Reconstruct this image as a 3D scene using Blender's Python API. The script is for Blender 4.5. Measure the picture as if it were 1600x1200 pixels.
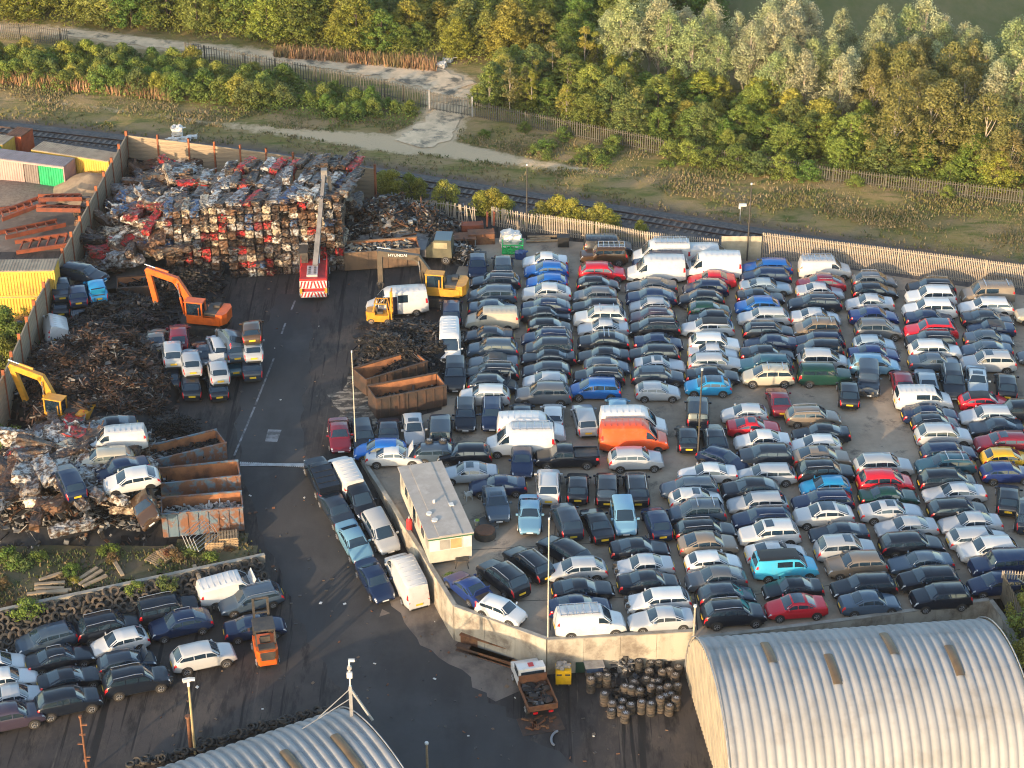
import bpy, math, random
import numpy as np
from mathutils import Vector, Matrix
random.seed(7); np.random.seed(7)
R = math.radians
for _o in list(bpy.data.objects): bpy.data.objects.remove(_o)
SC = bpy.context.scene; COL = SC.collection
# ---------------------------------------------------------------- camera, sky, sun, exposure
FPX, PITCH, CAMH = 3230.0, R(29.5), 88.0          # focal length in pixels of the 1600 px wide photograph
cam = bpy.data.cameras.new('camera'); cam_o = bpy.data.objects.new('camera', cam); COL.objects.link(cam_o)
cam.sensor_width = 36.0; cam.lens = 36.0 * FPX / 1600.0; cam.clip_start = 1.0; cam.clip_end = 12000
cam_o.location = (0, 0, CAMH); cam_o.rotation_euler = (math.pi / 2 - PITCH, 0, 0)
SC.camera = cam_o
SUN_EL, SUN_AZ = R(9.5), R(213)                    # azimuth of the sun, clockwise from +Y: behind the camera, to the left
world = bpy.data.worlds.new('World'); SC.world = world; world.use_nodes = True
wn = world.node_tree; sky = wn.nodes.new('ShaderNodeTexSky'); sky.sky_type = 'NISHITA'; sky.sun_disc = False
sky.sun_elevation = SUN_EL; sky.sun_rotation = SUN_AZ; sky.altitude = 50; sky.air_density = 1.0; sky.dust_density = 1.6; sky.ozone_density = 1.2
bg = wn.nodes['Background']; bg.inputs['Strength'].default_value = 0.15
wn.links.new(sky.outputs[0], bg.inputs[0])
sl = bpy.data.lights.new('sun', 'SUN'); sl.energy = 2.0; sl.angle = R(0.55); sl.color = (1.0, 0.73, 0.46)
sun_o = bpy.data.objects.new('sun', sl); COL.objects.link(sun_o)
_d = Vector((math.sin(SUN_AZ) * math.cos(SUN_EL), math.cos(SUN_AZ) * math.cos(SUN_EL), math.sin(SUN_EL)))
sun_o.rotation_euler = _d.to_track_quat('Z', 'Y').to_euler(); sun_o.location = (0, 0, 60)
SC.view_settings.view_transform = 'Standard'; SC.view_settings.look = 'None'; SC.view_settings.gamma = 1.0
SC.cycles.filter_width = 1.1; SC.cycles.use_denoising = True; SC.cycles.denoising_prefilter = 'ACCURATE'
SC.cycles.sample_clamp_indirect = 2.5; SC.cycles.caustics_reflective = False; SC.cycles.caustics_refractive = False; SC.cycles.blur_glossy = 0.5
SC.cycles.max_bounces = 5; SC.cycles.diffuse_bounces = 3; SC.cycles.glossy_bounces = 3
SC.view_settings.use_curve_mapping = False; SC.view_settings.exposure = 1.9

# ---------------------------------------------------------------- from a pixel of the photograph to a point of the place
CP, SP = math.cos(PITCH), math.sin(PITCH)
def P(u, v, z=0.0):
    a = (u - 800.0) / FPX; b = (600.0 - v) / FPX
    dy = CP + b * SP; dz = -SP + b * CP
    t = (z - CAMH) / dz
    return Vector((a * t, dy * t, z))
def proj(p):
    x, y, z = p[0], p[1], p[2] - CAMH
    d = y * CP - z * SP; h = y * SP + z * CP
    return 800 + FPX * x / d, 600 - FPX * h / d
Y0, Y1 = P(500, 705)[1], P(600, 1000, -2.4)[1]
ROADZ = -2.7
def zg(y):                                          # the yard road runs downhill towards the camera
    t = (Y0 - y) / (Y0 - Y1); t = 0 if t < 0 else (1 if t > 1 else t)
    return ROADZ * t * t * (3 - 2 * t)
def Q(u, v, up=0.0):                                # a point of the sloping yard (up = height above it)
    p = P(u, v, up)
    for _ in range(6): p = P(u, v, zg(p[1]) + up)
    return p
def heading(u, v, ang, z=0.0):                      # world heading of a picture direction (degrees, clockwise, 0 = to the right)
    a = R(ang); p = P(u, v, z); q = P(u + 20 * math.cos(a), v + 20 * math.sin(a), z)
    return math.atan2(q[1] - p[1], q[0] - p[0])

# ---------------------------------------------------------------- materials
MATS = {}
def nodes(name):
    m = bpy.data.materials.new(name); m.use_nodes = True; t = m.node_tree
    return m, t, t.nodes['Principled BSDF']
def _mix(t, a, b, f, mode='MIX'):
    n = t.nodes.new('ShaderNodeMix'); n.data_type = 'RGBA'; n.blend_type = mode
    for s, val in ((n.inputs[0], f), (n.inputs[6], a), (n.inputs[7], b)):
        if hasattr(val, 'links'): t.links.new(val, s)
        else: s.default_value = val if not isinstance(val, tuple) else (*val[:3], 1)
    return n.outputs[2]
def _noise(t, scale, detail=5, rough=0.6, coord='Object', stretch=None):
    tc = t.nodes.new('ShaderNodeTexCoord'); n = t.nodes.new('ShaderNodeTexNoise')
    n.inputs['Scale'].default_value = scale; n.inputs['Detail'].default_value = detail; n.inputs['Roughness'].default_value = rough
    src = tc.outputs[coord]
    if stretch:
        mp = t.nodes.new('ShaderNodeMapping'); mp.inputs['Scale'].default_value = stretch[:3]
        if len(stretch) > 3: mp.inputs['Rotation'].default_value[2] = stretch[3]
        t.links.new(src, mp.inputs[0]); src = mp.outputs[0]
    t.links.new(src, n.inputs['Vector'])
    return n.outputs[0]
def _ramp(t, fac, a, b):
    n = t.nodes.new('ShaderNodeMapRange'); n.inputs[1].default_value = a; n.inputs[2].default_value = b
    t.links.new(fac, n.inputs[0]); return n.outputs[0]
def _bump(t, p, h, strength, dist=0.05):
    n = t.nodes.new('ShaderNodeBump'); n.inputs['Strength'].default_value = strength; n.inputs['Distance'].default_value = dist
    t.links.new(h, n.inputs['Height']); t.links.new(n.outputs[0], p.inputs['Normal'])
def mat(name, c, c2=None, rough=0.7, metal=0.0, scale=1.5, lo=0.4, hi=0.65, bump=0.0, bscale=None, c3=None, s3=0.3, stretch=None, coat=0.0, lo3=0.5, hi3=0.7, bdist=0.05):
    if name in MATS: return MATS[name]
    m, t, p = nodes(name); p.inputs['Roughness'].default_value = rough; p.inputs['Metallic'].default_value = metal
    if coat: p.inputs['Coat Weight'].default_value = coat; p.inputs['Coat Roughness'].default_value = 0.08
    c2 = c2 or tuple(min(1, x * 0.72) for x in c)
    n = _noise(t, scale, stretch=stretch); out = _mix(t, c, c2, _ramp(t, n, lo, hi))
    if c3:
        out = _mix(t, out, c3, _ramp(t, _noise(t, s3, 7, 0.65), lo3, hi3))
    t.links.new(out, p.inputs['Base Color'])
    if bump: _bump(t, p, _noise(t, bscale or scale * 4, 6), bump, bdist)
    MATS[name] = m; return m
def objcol_mat(name, kind):
    m, t, p = nodes(name); oi = t.nodes.new('ShaderNodeObjectInfo')
    if kind == 'paint':
        dirt = _ramp(t, _noise(t, 1.1, 6, 0.7), 0.42, 0.8)
        f = t.nodes.new('ShaderNodeMath'); f.operation = 'MULTIPLY'; f.inputs[1].default_value = 0.05; t.links.new(dirt, f.inputs[0])
        out = _mix(t, oi.outputs['Color'], (0.12, 0.10, 0.08), f.outputs[0])
        p.inputs['Metallic'].default_value = 0.1; p.inputs['Roughness'].default_value = 0.4
        p.inputs['Coat Weight'].default_value = 0.7; p.inputs['Coat Roughness'].default_value = 0.07; p.inputs['Specular IOR Level'].default_value = 0.12
        rg = t.nodes.new('ShaderNodeMapRange'); rg.inputs[3].default_value = 0.02; rg.inputs[4].default_value = 0.12
        t.links.new(dirt, rg.inputs[0]); t.links.new(rg.outputs[0], p.inputs['Coat Roughness'])
    elif kind == 'van':
        dirt = _ramp(t, _noise(t, 1.6, 8, 0.75), 0.5, 0.8)
        f = t.nodes.new('ShaderNodeMath'); f.operation = 'MULTIPLY'; f.inputs[1].default_value = 0.4; t.links.new(dirt, f.inputs[0])
        out = _mix(t, oi.outputs['Color'], (0.25, 0.21, 0.16), f.outputs[0])
        p.inputs['Roughness'].default_value = 0.4; p.inputs['Coat Weight'].default_value = 0.3
    elif kind == 'crush':
        tcn = t.nodes.new('ShaderNodeTexCoord'); ad = t.nodes.new('ShaderNodeVectorMath'); ad.operation = 'ADD'
        sc_ = t.nodes.new('ShaderNodeVectorMath'); sc_.operation = 'SCALE'; sc_.inputs[3].default_value = 37.0
        cmb = t.nodes.new('ShaderNodeCombineXYZ')
        for k in range(3): t.links.new(oi.outputs['Random'], cmb.inputs[k])
        t.links.new(cmb.outputs[0], sc_.inputs[0]); t.links.new(tcn.outputs['Object'], ad.inputs[0]); t.links.new(sc_.outputs[0], ad.inputs[1])
        def nz(s, d=5):
            n = t.nodes.new('ShaderNodeTexNoise'); n.inputs['Scale'].default_value = s; n.inputs['Detail'].default_value = d; n.inputs['Roughness'].default_value = .7
            t.links.new(ad.outputs[0], n.inputs['Vector']); return n.outputs[0]
        out = _mix(t, oi.outputs['Color'], (0.075, 0.042, 0.026), _ramp(t, nz(2.2), 0.44, 0.56))
        out = _mix(t, out, (0.42, 0.35, 0.26), _ramp(t, nz(3.1), 0.58, 0.68))
        out = _mix(t, out, (0.015, 0.014, 0.016), _ramp(t, nz(1.7), 0.56, 0.66))
        p.inputs['Roughness'].default_value = 0.42; p.inputs['Metallic'].default_value = 0.35
        _bump(t, p, nz(6, 6), 0.8, 0.12)
    elif kind == 'leaf':
        geo = t.nodes.new('ShaderNodeNewGeometry')
        hsv = t.nodes.new('ShaderNodeHueSaturation')
        mr = t.nodes.new('ShaderNodeMapRange'); mr.inputs[3].default_value = 0.75; mr.inputs[4].default_value = 1.35
        t.links.new(geo.outputs['Random Per Island'], mr.inputs[0]); t.links.new(mr.outputs[0], hsv.inputs['Value'])
        mh = t.nodes.new('ShaderNodeMapRange'); mh.inputs[3].default_value = 0.492; mh.inputs[4].default_value = 0.522
        t.links.new(oi.outputs['Random'], mh.inputs[0]); t.links.new(mh.outputs[0], hsv.inputs['Hue'])
        nn = _mix(t, oi.outputs['Color'], (0.16, 0.15, 0.035), _ramp(t, _noise(t, 0.45, 4), 0.5, 0.75))
        t.links.new(nn, hsv.inputs['Color']); out = hsv.outputs[0]
        p.inputs['Roughness'].default_value = 0.6; p.inputs['Specular IOR Level'].default_value = 0.25
        tr = t.nodes.new('ShaderNodeBsdfTranslucent'); mx = t.nodes.new('ShaderNodeMixShader'); mx.inputs[0].default_value = 0.38
        t.links.new(out, tr.inputs[0]); t.links.new(p.outputs[0], mx.inputs[1]); t.links.new(tr.outputs[0], mx.inputs[2])
        t.links.new(mx.outputs[0], t.nodes['Material Output'].inputs[0])
    else:
        out = _mix(t, oi.outputs['Color'], (0.10, 0.055, 0.03), _ramp(t, _noise(t, 1.2, 8, 0.7), 0.52, 0.72))
        p.inputs['Roughness'].default_value = 0.6
    t.links.new(out, p.inputs['Base Color']); MATS[name] = m; return m
PAINT = objcol_mat('car_paint', 'paint'); VANP = objcol_mat('van_paint', 'van'); CRUSH = objcol_mat('crushed_metal', 'crush')
LEAF = objcol_mat('leaf', 'leaf'); WORN = objcol_mat('worn_paint', 'worn')
def simple(name, c, rough=0.5, metal=0.0, coat=0.0, spec=0.5):
    m, t, p = nodes(name); p.inputs['Roughness'].default_value = rough; p.inputs['Metallic'].default_value = metal
    p.inputs['Specular IOR Level'].default_value = spec; p.inputs['Coat Weight'].default_value = coat
    t.links.new(_mix(t, c, tuple(x * .8 for x in c), _noise(t, 3.0)), p.inputs['Base Color'])
    MATS[name] = m; return m
GLASS = simple('car_glass', (0.012, 0.026, 0.042), 0.03); GLASS.node_tree.nodes['Principled BSDF'].inputs['IOR'].default_value = 1.85; TRIM = simple('black_trim', (0.012, 0.012, 0.013), 0.55)
TYRE = mat('tyre_rubber', (0.022, 0.021, 0.02), (0.05, 0.043, 0.036), 0.8, scale=2.0, bump=.4, bscale=14)
RIM = simple('alloy_rim', (0.42, 0.42, 0.43), 0.35, 0.6); HEAD = simple('lamp_clear', (0.55, 0.56, 0.56), 0.12, 0.2, 1.0)
TAIL = simple('lamp_red', (0.62, 0.012, 0.018), 0.25, 0, .5); PLATE_Y = simple('plate_yellow', (0.75, 0.48, 0.03), 0.4)
PLATE_W = simple('plate_white', (0.7, 0.7, 0.68), 0.4); CHROME = simple('rail_metal', (0.55, 0.55, 0.56), 0.25, 0.8)
STEEL = mat('galvanised_steel', (0.36, 0.36, 0.36), (0.26, 0.25, 0.24), 0.5, 0.4, scale=2)
RUST = mat('rusty_steel', (0.17, 0.065, 0.028), (0.075, 0.035, 0.02), 0.8, scale=1.3, bump=.3, bscale=9, c3=(0.26, 0.12, 0.05), s3=.8)
WOODP = mat('weathered_plank', (0.34, 0.26, 0.17), (0.22, 0.165, 0.11), 0.85, scale=1.4, stretch=(0.4, 3, 3), bump=.25)
POSTR = mat('rust_orange_post', (0.30, 0.085, 0.028), (0.17, 0.05, 0.022), 0.75, scale=1.5)
CONC = mat('wall_concrete', (0.40, 0.36, 0.29), (0.30, 0.265, 0.21), 0.9, scale=0.7, bump=.25, bscale=10, c3=(0.17, 0.14, 0.11), s3=.7, lo3=.48, hi3=.66, stretch=(1, 1, .22))
WOODPALLET = mat('pallet_wood', (0.36, 0.25, 0.14), (0.2, 0.14, 0.085), 0.85, scale=2)
WHITE = mat('dirty_white', (0.58, 0.56, 0.52), (0.48, 0.45, 0.4), 0.55, scale=1.3, lo=.5, hi=.75)
YEL = mat('machine_yellow', (0.58, 0.27, 0.022), (0.42, 0.19, 0.02), 0.45, scale=1.5)
ORANGE = mat('machine_orange', (0.62, 0.115, 0.012), (0.45, 0.08, 0.012), 0.4, scale=1.5)
DARKM = mat('dark_machine', (0.035, 0.034, 0.034), (0.075, 0.06, 0.045), 0.6, scale=2)
REDP = mat('crane_red', (0.50, 0.028, 0.03), (0.30, 0.022, 0.022), 0.45, scale=1.5)
GREEN = mat('skip_green', (0.01, 0.42, 0.09), (0.01, 0.30, 0.07), 0.5, scale=1.5)

# ---------------------------------------------------------------- mesh building
class MB:
    def __init__(s): s.v = []; s.f = []; s.m = []; s.sm = []
    def add(s, vs, fs, m=0, smooth=False):
        o = len(s.v); s.v += [tuple(p) for p in vs]
        for f in fs: s.f.append(tuple(i + o for i in f)); s.m.append(m); s.sm.append(smooth)
    def box(s, c, d, rz=0.0, m=0, rot=None):
        x, y, z = d[0] / 2, d[1] / 2, d[2] / 2
        vs = [Vector((sx * x, sy * y, sz * z)) for sz in (-1, 1) for sy in (-1, 1) for sx in (-1, 1)]
        M = rot if rot is not None else Matrix.Rotation(rz, 3, 'Z')
        c = Vector(c); vs = [M @ q + c for q in vs]
        s.add(vs, [(0, 2, 3, 1), (4, 5, 7, 6), (0, 1, 5, 4), (1, 3, 7, 5), (3, 2, 6, 7), (2, 0, 4, 6)], m)
    def beam(s, a, b, w, h=None, m=0, up=Vector((0, 0, 1))):
        a, b = Vector(a), Vector(b); h = h or w; d = (b - a).normalized()
        u = up if abs(d.dot(up)) < .98 else Vector((1, 0, 0))
        sx = d.cross(u).normalized() * w / 2; sz = sx.cross(d).normalized() * h / 2
        vs = [a - sx - sz, a + sx - sz, a + sx + sz, a - sx + sz, b - sx - sz, b + sx - sz, b + sx + sz, b - sx + sz]
        s.add(vs, [(0, 1, 2, 3), (7, 6, 5, 4), (0, 4, 5, 1), (1, 5, 6, 2), (2, 6, 7, 3), (3, 7, 4, 0)], m)
    def cyl(s, a, b, r0, r1=None, n=10, m=0, cap=True, smooth=True):
        a, b = Vector(a), Vector(b); r1 = r0 if r1 is None else r1; d = (b - a).normalized()
        u = Vector((0, 0, 1)) if abs(d.z) < .95 else Vector((1, 0, 0))
        x = d.cross(u).normalized(); y = d.cross(x)
        vs = []
        for k in range(n):
            t = 2 * math.pi * k / n; e = x * math.cos(t) + y * math.sin(t); vs += [a + e * r0, b + e * r1]
        fs = [(2 * k, 2 * k + 1, (2 * k + 3) % (2 * n), (2 * k + 2) % (2 * n)) for k in range(n)]
        s.add(vs, fs, m, smooth)
        if cap: s.add(vs, [tuple(2 * k for k in range(n)), tuple(2 * k + 1 for k in range(n - 1, -1, -1))], m)
    def tube(s, pts, r, n=6, m=0):
        for a, b in zip(pts[:-1], pts[1:]): s.cyl(a, b, r, r, n, m)
    def poly(s, pts, z0, z1, m=0, mtop=None):           # extruded outline (x, y), anticlockwise
        n = len(pts); vs = [(x, y, z0) for x, y in pts] + [(x, y, z1) for x, y in pts]
        s.add(vs, [(i, (i + 1) % n, n + (i + 1) % n, n + i) for i in range(n)] + [tuple(range(n - 1, -1, -1))], m)
        s.add(vs[n:], [tuple(range(n))], m if mtop is None else mtop)
    def side(s, pts, y0, y1, m=0):                      # outline in x-z extruded across y
        n = len(pts); vs = [(x, y0, z) for x, z in pts] + [(x, y1, z) for x, z in pts]
        s.add(vs, [(i, (i + 1) % n, n + (i + 1) % n, n + i) for i in range(n)] + [tuple(range(n - 1, -1, -1)), tuple(range(n, 2 * n))], m)
    def grid(s, fn, nu, nv, m=0, smooth=True):
        vs = [fn(i / nu, j / nv) for i in range(nu + 1) for j in range(nv + 1)]; w = nv + 1
        s.add(vs, [(i * w + j, (i + 1) * w + j, (i + 1) * w + j + 1, i * w + j + 1) for i in range(nu) for j in range(nv)], m, smooth)
    def mesh(s, name, mats, sharp=None):
        me = bpy.data.meshes.new(name); me.from_pydata(s.v, [], s.f)
        for q in (mats if isinstance(mats, (list, tuple)) else [mats]): me.materials.append(q)
        me.polygons.foreach_set('material_index', s.m); me.polygons.foreach_set('use_smooth', s.sm)
        if sharp: me.set_sharp_from_angle(angle=R(sharp))
        me.update(); return me
def fixn(me):
    import bmesh
    b = bmesh.new(); b.from_mesh(me); bmesh.ops.recalc_face_normals(b, faces=b.faces); b.to_mesh(me); b.free(); return me
def obj(name, me, parent=None, loc=None, rz=None, rot=None, color=None, scale=None):
    o = bpy.data.objects.new(name, me); COL.objects.link(o)
    if parent is not None: o.parent = parent
    if loc is not None: o.location = loc
    if rz is not None: o.rotation_euler = (0, 0, rz)
    if rot is not None: o.rotation_euler = rot
    if color is not None: o.color = (*color[:3], 1)
    if scale is not None: o.scale = (scale,) * 3 if not isinstance(scale, (tuple, list)) else scale
    return o
def tag(o, label, cat, group=None):
    o['label'] = label; o['category'] = cat
    if group: o['group'] = group
    return o
def thing(name, label, cat, loc=(0, 0, 0), rz=0.0, group=None, rot=None):
    o = bpy.data.objects.new(name, None); COL.objects.link(o); o.empty_display_size = .3
    o.location = loc; o.rotation_euler = rot if rot is not None else (0, 0, rz)
    return tag(o, label, cat, group)
def kind(o, k): o['kind'] = k; return o
ORD = 'zeroth first second third fourth fifth sixth seventh eighth ninth tenth eleventh twelfth thirteenth fourteenth fifteenth sixteenth seventeenth eighteenth nineteenth twentieth twenty-first twenty-second twenty-third twenty-fourth twenty-fifth twenty-sixth twenty-seventh twenty-eighth twenty-ninth thirtieth'.split()
_T = dict(zip('thirt fort fift sixt sevent eight ninet'.split(), range(3, 10)))
for _t in ('thirt', 'fort', 'fift', 'sixt', 'sevent', 'eight', 'ninet'):
    if _t != 'thirt': ORD.append(_t + 'ieth')
    ORD += [_t + 'y-' + w for w in ORD[1:10]]
# ---------------------------------------------------------------- ground
def noise2(x, y, s=1.0, seed=0):
    x = x / s + seed * 17.3; y = y / s - seed * 9.1
    return (math.sin(x * 1.7 + 2.1 * math.sin(y * .9)) + math.sin(y * 2.3 + 1.7 * math.sin(x * 1.1 + 1)) + .5 * math.sin(3.1 * x - 2.7 * y)) / 2.5
def axis(a, b, step, far):
    m = list(np.arange(a, b + .01, step)); e = step; lo, hi = [a], [b]
    while hi[-1] < far: e *= 1.6; hi.append(hi[-1] + e); lo.append(lo[-1] - e)
    return lo[:0:-1] + m + hi[1:]
PATHS = []                                              # centre lines of the dirt tracks beyond the railway: (points, half width)
def pl(*uv): return [P(u, v) for u, v in uv]
PATHS.append((pl((-120, 36), (0, 43), (120, 52), (240, 68), (380, 84), (500, 98), (600, 108), (670, 122), (712, 140)), [1.3, 1.3, 1.4, 1.6, 1.8, 2.2, 3.0, 3.6, 3.2]))
PATHS.append((pl((712, 140), (705, 165), (690, 190), (668, 212), (640, 226)), [3.2, 2.6, 2.2, 3.2, 2.4]))
PATHS.append((pl((640, 226), (560, 218), (460, 207), (330, 192), (180, 172), (60, 158), (-100, 140)), [2.4, 1.6, .6, .0, -.3, -.5, -.5]))
PATHS.append((pl((660, 222), (730, 238), (820, 252), (900, 263), (980, 275)), [2.4, 1.7, .7, .1, -.6]))
def path_d(x, y):
    best = 9.0
    for pts, ws in PATHS:
        for (a, b, w0, w1) in zip(pts[:-1], pts[1:], ws[:-1], ws[1:]):
            dx, dy = b[0] - a[0], b[1] - a[1]; t = max(0, min(1, ((x - a[0]) * dx + (y - a[1]) * dy) / (dx * dx + dy * dy)))
            d = math.hypot(x - a[0] - t * dx, y - a[1] - t * dy) - (w0 + (w1 - w0) * t)
            if d < best: best = d
    return best
RAIL = [P(u, v) for u, v in ((-260, 178), (-60, 201), (60, 214), (190, 229), (400, 253), (600, 283), (830, 320), (1000, 346), (1200, 379), (1400, 409), (1600, 438), (1800, 466))]
def line_y(pts, x): return float(np.interp(x, [p[0] for p in pts], [p[1] for p in pts]))
xs = axis(-70, 78, 1.0, 2500); ys = axis(88, 262, 1.0, 2500)
gv = []; dirt = []; balls = []; field = []
for y in ys:
    for x in xs:
        near = -70 < x < 78 and 150 < y < 262
        d = path_d(x, y) if near else 9.0
        ry = line_y(RAIL, x) if abs(x) < 90 else RAIL[0][1]
        dr = abs(y - ry); bump = 0
        beyond = max(0, min(1, (y - ry - 3) / 6))
        bump = beyond * (.25 * noise2(x, y, 6) + .1 * noise2(x, y, 2, 3)) * (1 if d > 1 else max(0, d))
        gv.append((x, y, (zg(y) if y < ry else 0) - .03 + bump - (.25 if y < ry - 1 else 0) * (1 if abs(x) < 90 else 0)))
        dirt.append(max(0, min(1, .62 - d * .33))); balls.append(max(0, min(1, 1.25 - abs(y - ry - 1.6) / 4.4)))
        u, v = proj((x, y, 0)); field.append(1.0 if (u > 1000 and y > P(1300, 118)[1] + 3 * noise2(x, y, 9)) or y > 330 else 0.0)
nx = len(xs)
gm = bpy.data.meshes.new('ground'); gm.from_pydata(gv, [], [(j * nx + i, j * nx + i + 1, (j + 1) * nx + i + 1, (j + 1) * nx + i) for j in range(len(ys) - 1) for i in range(nx - 1)])
for nm, arr in (('dirt', dirt), ('ballast', balls), ('field', field)):
    at = gm.attributes.new(nm, 'FLOAT', 'POINT'); at.data.foreach_set('value', arr)
gm.polygons.foreach_set('use_smooth', [True] * len(gm.polygons))
m, t, p = nodes('rough_ground'); p.inputs['Roughness'].default_value = .95; p.inputs['Specular IOR Level'].default_value = .1
def attr(t, nm): n = t.nodes.new('ShaderNodeAttribute'); n.attribute_name = nm; return n.outputs['Fac']
def addm(t, a, b, op='ADD'):
    n = t.nodes.new('ShaderNodeMath'); n.operation = op
    for s, q in ((n.inputs[0], a), (n.inputs[1], b)):
        if hasattr(q, 'links'): t.links.new(q, s)
        else: s.default_value = q
    return n.outputs[0]
g1 = _mix(t, (0.25, 0.20, 0.065), (0.35, 0.245, 0.125), _ramp(t, _noise(t, .16, 8, .7), .40, .60))
g1 = _mix(t, g1, (0.14, 0.15, 0.04), _ramp(t, _noise(t, .33, 7, .7, stretch=(.5, 1.6, 1)), .50, .62))
g1 = _mix(t, g1, (0.29, 0.225, 0.14), _ramp(t, _noise(t, .9, 8, .75), .60, .72))
g1 = _mix(t, g1, _mix(t, (0.13, 0.135, 0.045), (0.21, 0.17, 0.075), _ramp(t, _noise(t, .12, 8, .75, stretch=(1, .3, 1)), .4, .62)), attr(t, 'field'))
g1 = _mix(t, g1, (0.16, 0.118, 0.09), _ramp(t, addm(t, attr(t, 'ballast'), addm(t, _noise(t, .5, 8, .75), .55, 'SUBTRACT')), .25, .75))
dn = addm(t, attr(t, 'dirt'), addm(t, addm(t, _noise(t, .8, 8, .75), .5, 'SUBTRACT'), 1.5, 'MULTIPLY'))
g1 = _mix(t, g1, (0.62, 0.46, 0.285), _ramp(t, dn, .34, .66))
t.links.new(g1, p.inputs['Base Color']); _bump(t, p, _noise(t, 2.5, 8, .8), .9, .25)
gm.materials.append(m); kind(obj('ground', gm), 'structure')
def strip(pts, ws, z, jit=0, sub=1.0):
    """a ribbon of ground following pts with half widths ws and a ragged edge"""
    mb = MB(); L = []
    for a, b, w0, w1 in zip(pts[:-1], pts[1:], ws[:-1], ws[1:]):
        n = max(1, int((b - a).length / sub)); L += [(a.lerp(b, i / n), w0 + (w1 - w0) * i / n) for i in range(n)]
    L.append((pts[-1], ws[-1])); vs = []
    for i, (q, w) in enumerate(L):
        d = (L[min(i + 1, len(L) - 1)][0] - L[max(i - 1, 0)][0]); nrm = Vector((-d.y, d.x, 0)).normalized()
        for s_ in (-1, -.5, 0, .5, 1):
            k = w * s_ * (1 + (jit * random.uniform(-1, 1) if abs(s_) == 1 else 0)); r = q + nrm * k; vs.append((r.x, r.y, z(r.x, r.y) if callable(z) else z))
    mb.add(vs, [(i * 5 + j, i * 5 + j + 1, i * 5 + j + 6, i * 5 + j + 5) for i in range(len(L) - 1) for j in range(4)], 0, True); return mb
DIRT = mat('pale_track', (0.74, 0.55, 0.345), (0.56, 0.41, 0.255), .95, scale=.6, bump=.5, bscale=3, c3=(0.14, 0.12, 0.085), s3=.35, lo3=.5, hi3=.62)
for i, (pts, ws) in enumerate(PATHS[:2]):
    kind(obj('dirt_track', strip(pts, [w * .8 for w in ws], .035 + .006 * i, .22, .8).mesh('dirt_track', DIRT)), 'structure')

# yard: black asphalt sheet that runs down to the camera side
def inpoly(x, y, poly):
    c = False; n = len(poly)
    for i in range(n):
        x0, y0 = poly[i][:2]; x1, y1 = poly[i - 1][:2]
        if (y0 > y) != (y1 > y) and x < (x1 - x0) * (y - y0) / (y1 - y0) + x0: c = not c
    return c
yx = np.arange(-62, 60.1, 1.0); yy = np.arange(88, P(400, 262)[1] + 2, 1.0)
mb = MB(); W_ = len(yx)
vs = [(x, y, zg(y)) for y in yy for x in yx]
back = [(p[0], p[1]) for p in (P(150, 238), P(203, 270), P(300, 282), P(560, 310), P(840, 352), P(1180, 400), P(1640, 455))]
left = [(P(15, 660)[0] - 0.5, 0)]
fs = []
for j in range(len(yy) - 1):
    for i in range(W_ - 1):
        x, y = yx[i] + .5, yy[j] + .5
        if y < float(np.interp(x, [b[0] for b in back], [b[1] for b in back])): fs.append((j * W_ + i, j * W_ + i + 1, (j + 1) * W_ + i + 1, (j + 1) * W_ + i))
mb.add(vs, fs, 0, True)
m, t, p = nodes('oily_asphalt'); p.inputs['Roughness'].default_value = .8; p.inputs['Specular IOR Level'].default_value = .3
c = _mix(t, (0.030, 0.027, 0.0265), (0.056, 0.047, 0.043), _ramp(t, _noise(t, .10, 8, .7), .42, .62))
c = _mix(t, c, (0.085, 0.068, 0.055), _ramp(t, _noise(t, .23, 9, .75, stretch=(1.5, .6, 1)), .53, .68))
c = _mix(t, c, (0.012, 0.0115, 0.012), _ramp(t, _noise(t, .55, 4, .6, stretch=(3.5, .12, 1, -.25)), .56, .62))
c = _mix(t, c, (0.07, 0.06, 0.052), _ramp(t, _noise(t, .8, 5, .6, stretch=(4, .1, 1, .5)), .62, .68))
c = _mix(t, c, (0.017, 0.0155, 0.0155), _ramp(t, _noise(t, .5, 7, .7, stretch=(2.2, .5, 1, .3)), .52, .64))
c = _mix(t, c, (0.10, 0.09, 0.08), _ramp(t, _noise(t, 3.5, 9, .8), .64, .76))
t.links.new(c, p.inputs['Base Color']); _bump(t, p, _noise(t, 5, 8, .7), .35, .04)
kind(obj('yard_ground', mb.mesh('yard_ground', m)), 'structure')
# smoother road strip through the yard
ROADM = mat('worn_road', (0.036, 0.0345, 0.035), (0.023, 0.022, 0.023), .85, scale=.35, bump=.2, bscale=8, c3=(0.05, 0.048, 0.048), s3=.12, stretch=(1, .25, 1))
rp = [Q(u, v) for u, v in ((462, 460), (432, 590), (418, 660), (432, 740), (470, 840), (520, 930), (590, 1030), (680, 1130), (800, 1260))]
kind(obj('road', strip(rp, [1.6, 2.8, 2.7, 2.6, 2.7, 3.2, 3.8, 4.6, 5.5], lambda x, y: zg(y) + .012, .10).mesh('road', ROADM)), 'structure')
# brown trampled strip beside the parked row and paler concrete below the wall
BROWN = mat('brown_verge', (0.17, 0.138, 0.115), (0.085, 0.068, 0.058), .9, scale=.6, bump=.4, bscale=6, c3=(0.045, 0.038, 0.034), s3=.35, stretch=(1, .4, 1))
vp = [Q(u, v) for u, v in ((570, 850), (630, 935), (690, 1000), (760, 1050), (800, 1085))]
kind(obj('verge', strip(vp, [.8, 2.0, 3.6, 3.2, 1.2], lambda x, y: zg(y) + .009, .4).mesh('verge', BROWN)), 'structure')
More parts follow.
